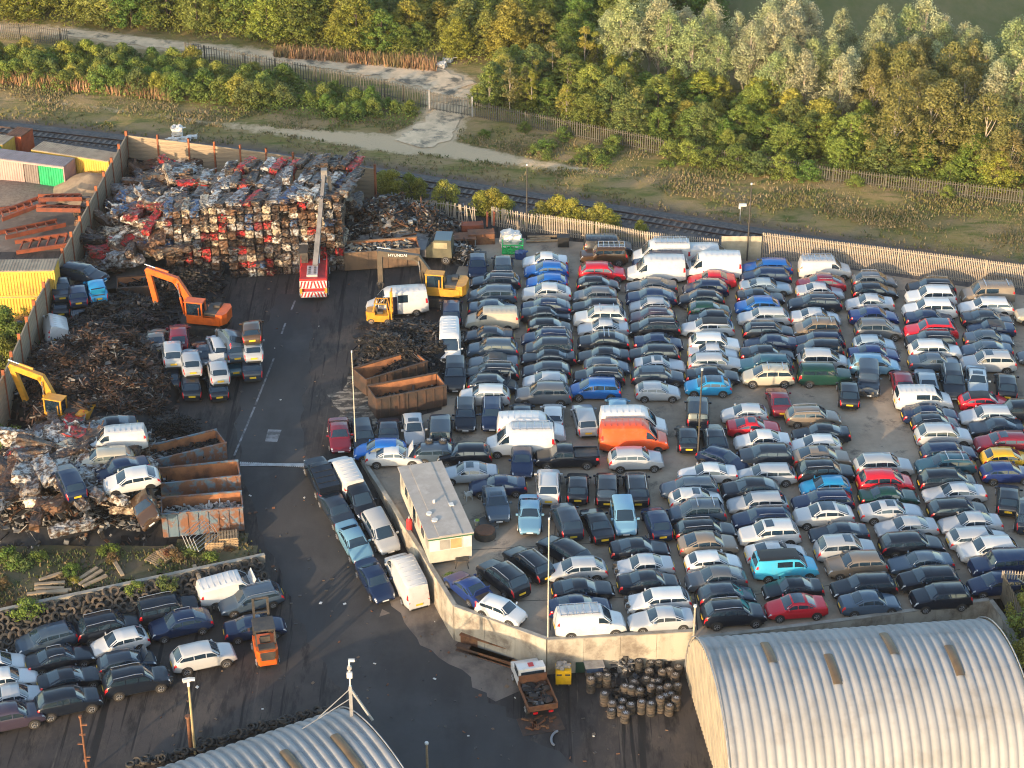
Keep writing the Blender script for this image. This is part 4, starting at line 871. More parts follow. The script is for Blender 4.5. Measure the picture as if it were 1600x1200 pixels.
def place(cx, cy, t, color, ang, label, z=0.0, slope=False, **kw):
    """cx, cy: middle of the car in the photograph, cy at its roof line; ang: where the nose points in the picture"""
    h = CARS[t]['H'] - .06
    p = Q(cx, cy, h) if slope else P(cx, cy, z + h)
    gz = zg(p.y) if slope else z
    pu, pv = proj((p.x, p.y, gz))
    rz = heading(pu, pv, ang, gz)
    rot = None
    if slope:                                            # pitch and roll to the hill
        e = .5; dx = (zg(p.y + e) - zg(p.y - e)) / (2 * e)
        n = Vector((0, -dx, 1)).normalized(); f = Vector((math.cos(rz), math.sin(rz), 0)); f = (f - n * f.dot(n)).normalized(); l = n.cross(f)
        rot = Matrix((f, l, n)).transposed().to_euler()
    return vehicle(t, color, label, (p.x, p.y, gz + .005), rz, rot=rot, **kw)
# ---------------------------------------------------------------- the parked cars: x, y (roof line), type, colour, nose (L, R, U, D or degrees), extras
# back block: files of cars from the left, each listed from the back fence to the front
BACK = [
 [(774,429,'estate','dkgrey','L','rails'),(769,448,'mpv','slate','L'),(770,472,'saloon','slate','R'),(769,483,'svan','beige','L'),(764,514,'saloon','dkgrey','L'),(770,532,'suv','slate','L'),(771,556,'conv','grey','L','softtop'),(768,571,'estate','black','L','rails'),(769,590,'hatch','dkgrey','R','bonnet'),(757,605,'suv','white','L')],
 [(852,398,'saloon','white','L'),(854,412,'hatch','blue','L'),(855,430,'hatch','blue','L'),(854,445,'suv','white','L'),(853,467,'suv','navy','L','rails'),(853,481,'saloon','black','R'),(859,500,'hatch','black','R'),(855,517,'estate','navy','L','rails'),(857,531,'mpv','dkgrey','L'),(857,548,'saloon','black','L'),(854,568,'hatch','dkgrey','L'),(852,585,'hatch','silver','L'),(849,603,'suv','grey','L')],
 [(951,370,'svan','black','R'),(944,385,'offroad','brown','L','rack'),(941,413,'suv','red','R'),(935,434,'hatch','black','R'),(930,451,'hatch','grey','L'),(933,469,'estate','black','L'),(938,484,'suv','white','L','bars'),(943,502,'saloon','silver','L'),(943,521,'suv','black','L','bars'),(943,546,'saloon','black','L'),(948,562,'hatch','slate','R'),(936,576,'suv','black','L','rails'),(930,595,'mpv','blue','L')],
 [(1034,377,'van','white','L','rack'),(1029,395,'svan','navy','L'),(1026,402,'van','white','L'),(1018,437,'saloon','grey','L'),(1018,452,'suv','navy','L'),(1016,467,'hatch','silver','L'),(1020,485,'hatch','purple','L','rails'),(1023,500,'mpv','black','L','rails'),(1029,525,'saloon','navy','R'),(1021,542,'estate','black','L'),(1031,560,'coupe','silver','R','sunroof'),(1029,577,'estate','dkgrey','R','panoroof'),(1028,600,'hatch','silver','R')],
 [(1108,384,'camper','white','R'),(1112,397,'van','white','L','bonnet'),(1113,427,'saloon','red','L'),(1103,441,'hatch','navy','L'),(1096,457,'hatch','black','L'),(1109,473,'hatch','dkgreen','R'),(1109,487,'hatch','black','L'),(1106,501,'estate','silver','L','blackroof'),(1117,525,'suv','white','R'),(1115,541,'saloon','silver','R'),(1119,556,'estate','silver','R'),(1114,576,'saloon','black','R'),(1107,592,'hatch','skyblue','L','panoroof')],
 [(1200,407,'estate','blue','L'),(1197,421,'estate','navy','L'),(1197,438,'saloon','silverblue','R'),(1189,454,'coupe','black','R'),(1185,468,'hatch','blue','L'),(1194,485,'estate','silver','L'),(1202,506,'estate','black','R','rails'),(1205,526,'saloon','navy','L'),(1200,542,'saloon','black','R'),(1197,558,'estate','teal','L'),(1201,574,'mpv','beige','L','bars')],
 [(1290,405,'svan','white','R','rack'),(1284,431,'suv','maroon','L','rails'),(1282,446,'saloon','silver','R'),(1274,463,'estate','dkgrey','L','rails'),(1275,486,'saloon','silver','R'),(1277,500,'mpv','bronze','L','bars'),(1280,522,'estate','navy','L'),(1281,534,'mpv','black','L'),(1288,550,'mpv','silver','R'),(1290,571,'offroad','dkgreen','R')],
 [(1367,428,'hatch','grey','R','rails'),(1368,445,'hatch','black','R'),(1360,464,'saloon','silver','L'),(1366,484,'saloon','dkblue','R'),(1374,502,'mpv','grey','R'),(1367,527,'hatch','silverblue','R'),(1366,543,'saloon','dkblue','R'),(1367,557,'mpv','lightblue','R')],
 [(1456,437,'suv','black','L','rails'),(1456,451,'suv','white','L'),(1454,471,'suv','white','L'),(1453,488,'saloon','navy','R'),(1456,504,'suv','red','L','panoroof'),(1456,520,'suv','black','L','rails'),(1463,535,'suv','white','R'),(1461,555,'saloon','slate','R')],
 [(1545,443,'camper','bronze','L','bars'),(1542,469,'estate','white','L'),(1544,488,'saloon','dkgrey','R'),(1550,504,'conv','navy','L','softtop'),(1546,519,'saloon','slate','R'),(1543,536,'saloon','slate','L'),(1546,553,'suv','silver','L','sunroof')],
 [(1627,478,'suv','beige','L'),(1634,545,'saloon','grey','L')],
]
# front block, files from the left, listed from the back to the front
FRONT = [
 [(902,878,'hatch','silver','L'),(911,909,'coupe','black','R'),(906,936,'coupe','navy','R'),(922,953,'svan','white','R','rack')],
 [(1000,846,'coupe','black','R'),(1007,873,'saloon','silver','L','noface'),(1014,898,'saloon','black','R'),(1029,926,'estate','white','L','noface'),(1034,955,'saloon','silver','L')],
 [(1078,750,'estate','slate','L'),(1088,769,'hatch','white','R','sunroof'),(1090,787,'mpv','slate','L','bars'),(1103,816,'estate','black','R','rails'),(1107,836,'suv','bronze','R'),(1115,867,'hatch','white','R'),(1120,890,'suv','grey','L'),(1136,918,'hatch','dkgrey','R'),(1147,943,'suv','black','R','rails')],
 [(1107,728,'saloon','white','L'),(1198,730,'estate','silver','L'),(1174,750,'suv','black','L'),(1185,774,'estate','silver','L'),(1192,798,'estate','navy','L','rails'),(1203,820,'suv','white','L','sunroof'),(1213,853,'coupe','white','R'),(1228,866,'camper','cyan','R','blackroof'),(1240,908,'saloon','black','L'),(1245,936,'saloon','red','L','panoroof')],
 [(1164,636,'hatch','silver','L'),(1178,657,'coupe','red','R','sunroof'),(1192,678,'saloon','white','L'),(1197,698,'suv','dkgrey','L'),(1129,706,'hatch','navy',20,'')],
 [(1271,639,'estate','bronze','R','rails'),(1284,666,'saloon','black','L'),(1276,684,'hatch','white','L'),(1285,701,'suv','bronze','R','sunroof'),(1291,724,'suv','black','R','rails'),(1291,749,'hatch','skyblue','L'),(1287,771,'estate','navy','L','rails'),(1288,790,'suv','white','L','panoroof'),(1312,822,'coupe','dkgrey','L'),(1323,843,'suv','silver','R','sunroof'),(1339,867,'suv','bronze','L'),(1351,904,'estate','black','L'),(1360,930,'saloon','slate','R')],
 [(1382,714,'suv','silver','R'),(1385,739,'mpv','red','R'),(1390,764,'saloon','dkgreen','R'),(1393,787,'saloon','silver','R','sunroof'),(1418,812,'saloon','silver','L'),(1426,838,'estate','black','R'),(1440,867,'saloon','slate','L'),(1453,890,'suv','black','L'),(1472,917,'suv','black','L')],
 [(1445,607,'camper','white','R'),(1455,636,'saloon','navy','R'),(1463,650,'hatch','black','R','rails'),(1476,667,'suv','silver','R'),(1484,695,'estate','navy','R'),(1479,714,'estate','teal','L','bars rails'),(1483,737,'mpv','black','R'),(1493,759,'saloon','silver','L'),(1499,784,'estate','black','R'),(1518,806,'saloon','silver','L'),(1531,829,'estate','silver','R'),(1547,845,'suv','white','L'),(1567,866,'offroad','navy','L'),(1560,900,'hatch','navy','L')],
 [(1539,617,'hatch','red','R','blackroof'),(1545,638,'estate','silver','L'),(1558,657,'coupe','dkgrey','L'),(1569,678,'suv','maroon','L','sunroof'),(1575,705,'hatch','yellow','R'),(1574,727,'hatch','dkblue','R')],
]
def nose(d, y):
    k = max(0.0, min(1.0, (y - 600) / 300)) * 4.0
    return {'L': 180 - k, 'R': -k, 'U': -90, 'D': 90}[d] if isinstance(d, str) else d
SEEN = {'L': 'nose to the left', 'R': 'nose to the right'}
def ctext(t, c): return f"{CNAME.get(c, c)} {TNAME[t]}"
XW = dict(rails='with roof rails', sunroof='with a sunroof', panoroof='with a dark roof panel', bars='with roof bars', rack='with a roof rack', bonnet='with its bonnet up', softtop='with black soft top', blackroof='with a black roof', noface='with a smashed front')
for name, block in (('back', BACK), ('front', FRONT)):
    for ci, colm in enumerate(block):
        for k, e in enumerate(colm):
            x, y, t, c, d = e[:5]; ex = e[5] if len(e) > 5 else ''
            xw = XW.get(ex.split()[0], '') if ex else ''
            lab = f"{ctext(t, c)} {xw}, {ORD[k + 1]} from the back in {ORD[ci + 1]} file of {name} block"
            lab = ' '.join(lab.replace(' ,', ',').split())
            if len(lab.split()) > 16: lab = lab.replace(' in ', ' of ').replace(' a ', ' ')
            if len(lab.split()) > 16: lab = f"{ctext(t, c)}, {ORD[k + 1]} from the back in {ORD[ci + 1]} file of {name} block"
            if random.random() < .3 and 'softtop' not in ex: ex = (ex + ' sticker').strip()
            place(x, y, t, c, nose(d, y), lab, ex=ex, bent='noface' in ex, group=f"cars parked in the {name} block", scale=random.uniform(.97, 1.03))
# the cars standing across or nose on, each with its own label
SINGLE = [
 (746,404,'hatch','navy','D','','navy hatchback facing forwards beside the junk truck'),
 (786,403,'suv','dkgrey','U','','dark grey SUV parked below the green cage skip'),
 (705,473,'mpv','navy','U','','navy people carrier with red rear lamps behind the white van near the scrap heap'),
 (702,516,'van','white','D','','white panel van parked nose on beside the dark scrap heap'),
 (711,571,'suv','black','D','','black SUV facing forwards beside the two rusty skips'),
 (727,635,'estate','black','D','rails','black estate car facing forwards, next to the off-roader with spare wheel'),
 (769,634,'estate','navy','D','rails','navy estate car facing forwards just left of the two white vans'),
 (816,637,'hatch','dkgrey','U','','dark hatchback hidden behind the white high-roof vans'),
 (864,637,'hatch','white','U','','white hatchback with its tail to the white vans'),
 (914,642,'estate','silver',-105,'','silver estate car with yellow rear plate between white and orange vans'),
 (965,629,'hatch','lightblue','U','','light blue hatchback behind the white van and orange van'),
 (688,656,'offroad','dkgrey','U','spare','dark off-roader with spare wheel on its back door'),
 (646,658,'hatch','silver',82,'sunroof','silver hatchback facing forwards behind the white car with raised bonnet'),
 (607,662,'conv','dkgrey','U','','dark grey convertible parked between black estate and silver hatchback'),
 (567,668,'estate','black',80,'','black estate car beside the lamp post at the yard entrance'),
 (530,667,'saloon','maroon',84,'sticker','maroon saloon at the edge of the road by the lamp post'),
 (594,692,'hatch','blue','L','','blue hatchback behind the white saloon with raised bonnet'),
 (615,701,'saloon','white','R','bonnet','white saloon with raised bonnet behind the site cabin'),
 (690,696,'estate','slate','R','','slate estate car with two loose wheels on its roof'),
 (725,696,'suv','black','L','','black SUV in front of the white vans, beside the cabin roof'),
 (733,727,'saloon','silver','L','sunroof','silver saloon with a sunroof behind the grey cabin roof'),
 (778,748,'coupe','navy','L','','navy coupe standing behind the white plastic chair'),
 (830,649,'van','white','R','','white high-roof van, rear one of the pair, nose to the right'),
 (813,667,'van','white','L','rack','white high-roof van, front one of the pair, nose to the left'),
 (816,706,'saloon','navy','D','sticker','navy saloon nose on in front of the white vans'),
 (886,698,'pick','black','L','','black pickup with open bed beside the orange van'),
 (990,640,'van','white','R','','white van directly behind the orange van'),
 (991,661,'van','orange','R','','bright orange panel van'),
 (994,703,'suv','silver','R','','silver SUV parked in front of the orange van'),
 (857,743,'suv','white','U','rails','white SUV with its tail to the camera, left end of the dark row'),
 (903,748,'hatch','black','U','','black hatchback tail first between the white SUV and the minivan'),
 (949,747,'mpv','black','U','','black people carrier tail first, third car of its short row'),
 (995,747,'suv','black',-97,'rails','black SUV tail first with bright roof rails below the silver SUV'),
 (775,770,'suv','slate',78,'sunroof sticker','slate SUV facing forwards beside the drum and white chair'),
 (828,790,'saloon','lightblue','D','sticker','pale blue saloon facing forwards right of the slate SUV'),
 (886,797,'suv','dkgrey',-112,'','dark grey SUV tail first, right of the pale blue saloon'),
 (933,806,'saloon','black',-116,'','black saloon tail first with bright red lamps beside blue people carrier'),
 (975,791,'mpv','lightblue',80,'sticker','blue people carrier facing forwards between two black cars'),
 (1027,803,'hatch','navy',-112,'','navy hatchback tail first right of the blue people carrier'),
 (882,848,'estate','black',-148,'','black estate car parked askew behind the tall lamp post'),
 (826,866,'estate','black',-142,'rails','black estate car askew with roof rails, middle of three dark cars'),
 (786,887,'suv','black',-142,'rails','black SUV askew beside the bright blue coupe'),
 (732,906,'coupe','dkblue',-140,'boot','bright blue coupe with open boot by the retaining wall'),
 (783,941,'mini','white',20,'','small old white hatchback by the retaining wall corner'),
 (1218,615,'coupe','maroon',-106,'','maroon coupe tail first in the open lane'),
 (1075,671,'hatch','black',-97,'','black hatchback tail first right of the orange van'),
 (1117,672,'suv','black',-105,'rails','black SUV tail first with roof rails near the dark lamp post'),
 (1091,628,'offroad','black','U','','small black off-roader tail first below the bright blue hatchback'),
 (1327,602,'hatch','black',-95,'','black hatchback with yellow plate at the back of the open lane'),
 (1358,577,'offroad','dkgrey',88,'noface','black off-roader with smashed front facing the open lane'),
 (1411,585,'hatch','maroon',-102,'','maroon hatchback behind the white camper van'),
 (1449,585,'saloon','silverblue',-102,'','silvery blue saloon tail first behind the white camper van'),
 (1490,583,'suv','black',80,'rails','black SUV nose on between two silvery blue saloons'),
 (1528,583,'saloon','silverblue',84,'sunroof','silvery blue saloon nose on with a sunroof'),
 (1574,590,'hatch','black',-96,'','black hatchback with yellow plate near the right edge, behind the red hatchback'),
 (1577,766,'hatch','black','U','','black hatchback tail first below the deep blue hatchback'),
 (1608,788,'suv','dkgrey','U','','dark SUV cut by the right edge of the view'),
 (1612,630,'suv','black','R','','black SUV at the right edge beside the silver estate'),
]
for x, y, t, c, d, ex, lab in SINGLE:
    place(x, y, t, c, nose(d, y), lab, ex=ex, group='cars parked across or nose on', bent='noface' in ex)
for dx in (-.55, .35):
    p = P(684 + dx * 24, 688, 1.62); w = thing('spare_roadwheel', ('left' if dx < 0 else 'right') + ' one of two loose wheels on the slate estate car roof', 'wheel', (p.x, p.y, 1.56), group='wheels on a car roof', rot=(R(90), 0, 0)); obj('tyre', WHEELS[.325], w)
# cars standing on the sloping road below the wall, and in the lower yard
LOWER = [
 (540,724,'svan','white',-122,'','white van tail first beside the retaining wall, next to pickup'),
 (502,729,'pick','black',-118,'canopy','black pickup with ribbed canopy at the roadside'),
 (561,762,'mpv','black',58,'sticker','black people carrier facing down the road beside the wall'),
 (526,782,'saloon','dkgrey',54,'','dark grey saloon, outer row at the roadside behind the blue saloon'),
 (594,812,'mpv','silver',56,'','silver people carrier between black people carrier and white van by the wall'),
 (553,832,'saloon','lightblue',56,'','light blue saloon in the outer roadside row'),
 (635,876,'van','white',-121,'','white panel van against the retaining wall, lowest of the row'),
 (585,892,'saloon','navy',56,'sticker','navy saloon lowest in the outer roadside row'),
 (358,900,'svan','white',-13,'bonnet','white van with its bonnet up against the tyre wall'),
 (391,922,'estate','slate',168,'rails','slate estate car just below the white van with raised bonnet'),
 (397,968,'saloon','navy',-8,'','navy saloon behind the orange forklift mast'),
 (261,934,'offroad','black',-11,'rails','black off-roader beside the tyre wall, next to the white van'),
 (281,959,'suv','navy',168,'rails','navy SUV with roof rails above the white SUV'),
 (168,964,'suv','black',-12,'rails','black SUV against the tyre wall behind the white hatchback'),
 (70,984,'suv','slate',165,'','slate SUV nearest the tyre wall at left'),
 (186,991,'hatch','white',166,'','white hatchback amid the black cars of the lower yard'),
 (92,1016,'saloon','black',-12,'rails','black saloon in front of the slate SUV'),
 (196,1022,'hatch','dkgrey',-11,'bonnet','dark grey hatchback with raised bonnet behind the smashed black SUV'),
 (108,1049,'coupe','black',-12,'noface','black coupe with torn front, second row of the lower yard'),
 (212,1048,'suv','black',-11,'noface rails','black SUV with smashed front and roof rails'),
 (104,1080,'suv','black',-12,'','black SUV with white mirror, front row of the lower yard'),
 (316,1010,'suv','white',-12,'','white SUV with red mark on its roof standing alone'),
 (-8,1027,'hatch','white',-10,'','white hatchback at the left edge, uppermost of the edge row'),
 (6,1050,'saloon','white',-10,'','white saloon at the left edge below the white hatchback'),
 (20,1077,'saloon','silver',-10,'','silver saloon at the left edge next to a black SUV'),
 (14,1104,'suv','purple',-12,'','dark purple SUV at the bottom left edge'),
]
for x, y, t, c, d, ex, lab in LOWER:
    place(x, y, t, c, d, lab, ex=ex, slope=True, group='vehicles along the road and in the lower yard', bent='noface' in ex)
# ---------------------------------------------------------------- crushed cars
def lump(name, d, n, jit, seed, mt, origin=(0, 0, 0)):
    rn = random.Random(seed); mb = MB(); nx, ny, nz = n
    def key(i, j, k): return (i, j, k)
    idx = {}; vs = []
    for i in range(nx + 1):
        for j in range(ny + 1):
            for k in range(nz + 1):
                if i in (0, nx) or j in (0, ny) or k in (0, nz):
                    e = sum(a in (0, b) for a, b in ((i, nx), (j, ny), (k, nz))); f = 1 - .05 * (e - 1)
                    idx[(i, j, k)] = len(vs); vs.append((((i / nx - .5) * d[0] * f + rn.uniform(-jit, jit)) + origin[0], ((j / ny - .5) * d[1] * (f * .5 + .5) + rn.uniform(-jit, jit)) + origin[1], ((k / nz - .5) * d[2] * f + rn.uniform(-jit, jit)) + origin[2]))
    fs = []
    for i in range(nx):
        for j in range(ny):
            for k in (0, nz): fs.append((idx[i, j, k], idx[i + 1, j, k], idx[i + 1, j + 1, k], idx[i, j + 1, k]) if k else (idx[i, j + 1, k], idx[i + 1, j + 1, k], idx[i + 1, j, k], idx[i, j, k]))
    for i in range(nx):
        for k in range(nz):
            for j in (0, ny): fs.append((idx[i, j, k], idx[i + 1, j, k], idx[i + 1, j, k + 1], idx[i, j, k + 1]) if not j else (idx[i, j, k + 1], idx[i + 1, j, k + 1], idx[i + 1, j, k], idx[i, j, k]))
    for j in range(ny):
        for k in range(nz):
            for i in (0, nx): fs.append((idx[i, j, k + 1], idx[i, j + 1, k + 1], idx[i, j + 1, k], idx[i, j, k]) if not i else (idx[i, j, k], idx[i, j + 1, k], idx[i, j + 1, k + 1], idx[i, j, k + 1]))
    mb.add(vs, fs, 0, False)
    for q in range(14):                                   # torn strips and folds
        x, y, z = rn.uniform(-.5, .5) * d[0], rn.uniform(-.5, .5) * d[1], d[2] * .5 * rn.choice((1, 1, .3)); 
        if q % 3 == 0: y = -d[1] / 2
        a = Vector((x + origin[0], y + origin[1], z + origin[2])); mb.beam(a, a + Vector((rn.uniform(-.5, .5), rn.uniform(-.6, .6), rn.uniform(-.05, .18))), rn.uniform(.05, .2), rn.uniform(.02, .07))
    return mb.mesh(name, mt)
BALES = [lump('crushed_car', (.82, 3.4, .70), (4, 8, 4), .065, k, CRUSH, (0, 1.7, .35)) for k in range(12)]
FLATS = [lump('flattened_car', (1.6, 3.9, .75), (5, 9, 3), .11, 40 + k, CRUSH, (0, 0, .37)) for k in range(6)]
BC = [('grey', (.16, .16, .17))] * 5 + [('black', (.02, .02, .025))] * 8 + [('white', (.55, .52, .46))] * 3 + [('cream', (.45, .37, .27))] * 4 + [('red', (.46, .02, .025))] * 4 + [('blue', (.04, .10, .22))] * 2 + [('rusty', (.15, .075, .04))] * 7 + [('silver', (.34, .35, .36))] * 3 + [('maroon', (.2, .02, .03))]
RB = random.Random(11); A_, B_ = P(262, 440), P(548, 424); fd = (B_ - A_); FL = fd.length; fd.normalize(); bd = Vector((-fd.y, fd.x, 0))
ncol = int(FL / .84); NB = 0
for row in range(9):
    for c in range(ncol):
        if RB.random() < .02: continue
        cn, cc = RB.choice(BC); p = A_ + fd * (c + .5) * .84 + bd * (row * .22 + RB.uniform(-.25, .35)); z = row * .71 + RB.uniform(-.07, .07)
        o = obj('crushed_car', RB.choice(BALES), None, (p.x, p.y, z), rot=(RB.uniform(-.04, .04), RB.uniform(-.05, .05), math.atan2(fd.y, fd.x) + RB.uniform(-.1, .1) - .12), color=cc, scale=(RB.uniform(.88, 1.1), RB.uniform(.9, 1.05), RB.uniform(.9, 1.12))); NB += 1
        tag(o, f"{cn} crushed car end, {ORD[row + 1]} layer up and {ORD[c + 1]} along the stacked wall", 'crushed car', 'crushed cars stacked as a wall')
for r_ in range(3):
    for c in range(ncol + 1):
        cn, cc = RB.choice([('black', (.02, .022, .028))] * 6 + [('grey', (.10, .11, .125))] * 6 + [('silver', (.26, .28, .31))] * 5 + [('white', (.5, .5, .48))] * 4 + [('red', (.42, .02, .03))] * 2 + [('blue', (.03, .08, .2)), ('rusty', (.15, .08, .045))]); p = A_ + fd * (c + .3 + r_ * .6) * .84 + bd * (2.2 + 3.5 * r_ + (1.9 if False else 0) + RB.uniform(-.4, .4)); z = 6.3 + (.05 * r_ if c > 6 else -.25 * (6 - c)) + RB.uniform(-.25, .35)
        o = obj('crushed_car', RB.choice(BALES), None, (p.x, p.y, z), rot=(RB.uniform(-.06, .06), RB.uniform(-.12, .12), math.atan2(fd.y, fd.x) - .34 + RB.uniform(-.2, .2)), color=cc, scale=(RB.uniform(.9, 1.3), RB.uniform(.6, 1.05), RB.uniform(.6, 1.1))); NB += 1
        tag(o, f"{cn} crushed car lying on top, {ORD[r_ + 1]} row back and {ORD[c + 1]} along the pile", 'crushed car', 'crushed cars on top of the pile')
LAY = []
def heap_h(p, c, rx, ry, h): return h * max(0, 1 - ((p.x - c.x) / rx) ** 2 - ((p.y - c.y) / ry) ** 2) ** .7
def jumble(poly, gap, seed, hmax, label, group, flats=.3, cols=BC, hf=None):
    pts = scatter(poly, gap, seed, .35); W_ = [P(*q) for q in poly]; c = sum(W_, Vector()) / len(W_); rx = max(abs(q.x - c.x) for q in W_) * 1.05; ry = max(abs(q.y - c.y) for q in W_) * 1.05
    pts.sort(key=lambda q: -q.y); mine = []
    for k, p in enumerate(pts):
        h = hf(p) if hf else heap_h(p, c, rx, ry, hmax); cn, cc = RB.choice(cols); fl = RB.random() < flats
        me = RB.choice(FLATS) if fl else RB.choice(BALES)
        o = obj('flattened_car' if fl else 'crushed_car', me, None, (p.x, p.y, h + RB.uniform(0, .4)), rot=(RB.uniform(-.22, .22), RB.uniform(-.25, .25), RB.uniform(0, 6.28)), color=cc)
        tag(o, 'x', 'crushed car', group); LAY.append((o, cn, fl, p)); mine.append(LAY[-1])
    n = max(1, math.ceil(len(mine) / 4))
    for q in range(4):
        for k, (o, cn, fl, p) in enumerate(sorted(mine[q * n:(q + 1) * n], key=lambda e: e[3].x)): o['label'] = f"{cn} {'flattened' if fl else 'crushed'} car, {ORD[k + 1]} from left in {ORD[q + 1]} band of {label}"
xl_, xr_ = P(150, 400).x, P(268, 400).x
HF = lambda p: 5.2 * max(0, min(1, (p.x - xl_) / (xr_ - xl_))) ** .8 * (.35 + .65 * max(0, min(1, (p.y - P(200, 455).y) / 8.0))) * max(.35, min(1, (P(230, 275).y - p.y) / 12)) + .3 * noise2(p.x, p.y, 2)
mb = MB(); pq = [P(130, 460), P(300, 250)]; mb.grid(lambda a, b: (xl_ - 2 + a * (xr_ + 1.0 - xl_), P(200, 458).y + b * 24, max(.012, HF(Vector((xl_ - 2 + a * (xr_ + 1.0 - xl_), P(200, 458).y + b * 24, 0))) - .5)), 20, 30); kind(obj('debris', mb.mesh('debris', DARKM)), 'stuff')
jumble([(140, 430), (160, 345), (203, 290), (258, 262), (300, 268), (296, 330), (286, 400), (266, 448), (215, 448), (150, 440)], 1.2, 4, 4.2, 'the sloping end of the pile', 'crushed cars tumbled at the left of the pile', hf=HF)
jumble([(512, 395), (520, 320), (548, 318), (565, 345), (560, 385)], 1.9, 6, 3.6, 'the heap beside the crane boom', 'crushed cars at the right of the pile', cols=[b for b in BC if b[0] in ('black', 'grey', 'rusty', 'blue', 'white')])
jumble([(0, 800), (5, 730), (40, 695), (120, 690), (200, 712), (232, 765), (228, 812), (150, 835), (60, 830)], 1.55, 8, 2.6, 'the lower wreck heap', 'crushed cars in the lower wreck heap', .5, BC + [('white', (.5, .48, .45))] * 4 + [('silver', (.34, .35, .36))] * 3)
# ---------------------------------------------------------------- heaps of scrap
def smat(c): return mat('scrap_%d_%d_%d' % tuple(int(x * 1000) for x in c), c, tuple(x * .5 for x in c), .6, .3, scale=2)
PB = [(.07, .042, .03), (.03, .024, .022), (.12, .06, .036), (.018, .017, .018), (.22, .20, .18), (.30, .29, .27)]
PD = [(.014, .014, .015), (.03, .028, .027), (.05, .04, .034), (.012, .012, .014), (.14, .13, .125), (.08, .045, .03)]
PM = [(.25, .24, .23), (.04, .035, .032), (.12, .06, .035), (.02, .02, .022), (.50, .48, .44), (.10, .11, .13)]
def scrap(name, poly, h, n, pal, seed, bars=.6, size=1.0, base=None):
    """a mound covered with bars, sheets and chunks of metal"""
    rn = random.Random(seed); W_ = [Q(*q) for q in poly]; c = sum(W_, Vector()) / len(W_); rx = max(abs(q.x - c.x) for q in W_) * 1.1; ry = max(abs(q.y - c.y) for q in W_) * 1.1; pp = [(q.x, q.y) for q in W_]
    def hh(x, y): return h * max(0, 1 - ((x - c.x) / rx) ** 2 - ((y - c.y) / ry) ** 2) ** .8 * (1 + .35 * noise2(x, y, 1.3, seed)) + zg(y)
    mb = MB(); mb.grid(lambda a, b: (c.x + (a * 2 - 1) * rx, c.y + (b * 2 - 1) * ry, hh(c.x + (a * 2 - 1) * rx, c.y + (b * 2 - 1) * ry) - .12), 26, 26, 3)
    k = 0
    while k < n:
        x, y = c.x + rn.uniform(-rx, rx), c.y + rn.uniform(-ry, ry)
        if not inpoly(x, y, pp) and rn.random() > .12: continue
        k += 1; z = hh(x, y); a = Vector((x, y, z + rn.uniform(-.1, .25))); mi = min(5, int(abs(rn.gauss(0, 2.1)))); q = rn.random()
        if q < bars:
            l = rn.uniform(.4, 2.0) * size; d = Vector((rn.gauss(0, 1), rn.gauss(0, 1), rn.gauss(.05, .42))).normalized() * l; w = rn.uniform(.03, .13) * size; mb.beam(a - d / 2, a + d / 2, w, w * rn.uniform(.4, 1.6), mi)
        elif q < bars + .2: mb.box(a, (rn.uniform(.3, 1.0) * size, rn.uniform(.2, .7) * size, .04), m=mi, rot=Matrix.Rotation(rn.uniform(0, 6), 3, 'Z') @ Matrix.Rotation(rn.gauss(0, .5), 3, 'X'))
        else: mb.box(a, tuple(rn.uniform(.12, .5) * size for _ in range(3)), m=mi, rot=Matrix.Rotation(rn.uniform(0, 6), 3, 'Z') @ Matrix.Rotation(rn.uniform(-.6, .6), 3, 'X'))
    return kind(obj(name, mb.mesh(name, [smat(q) for q in pal])), 'stuff')
scrap('tangled_scrap', [(40, 650), (48, 575), (105, 530), (190, 545), (250, 590), (262, 648), (200, 668), (95, 668)], 3.3, 6500, PB, 1, .7, .72)
scrap('dark_scrap', [(92, 560), (96, 500), (165, 470), (235, 478), (262, 520), (235, 560), (150, 565)], 2.0, 3600, PD, 2, .45, .7)
scrap('loose_scrap', [(205, 470), (215, 432), (262, 436), (330, 440), (345, 452), (300, 480), (235, 480)], 1.5, 1100, PD, 3, .5)
scrap('scrap_heap_debris', [(500, 395), (515, 350), (555, 332), (620, 345), (690, 360), (715, 372), (690, 382), (560, 392)], 2.6, 2300, PM[1:4] + PM[:1] + PM[4:] , 4, .5)
scrap('burnt_scrap', [(555, 585), (575, 560), (625, 535), (690, 512), (706, 545), (690, 572), (640, 582)], 2.0, 2600, PD, 5, .5, .65)
scrap('cable_scrap', [(225, 690), (228, 665), (270, 658), (310, 672), (300, 692), (250, 700)], 1.1, 1200, [PD[0], PD[3], PD[1], PD[0], PD[0], PD[2]], 6, .85, .6)
scrap('wreck_debris', [(0, 838), (0, 720), (45, 668), (150, 662), (240, 705), (268, 800), (210, 838), (90, 850)], 2.3, 3600, PM, 7, .4, .75)
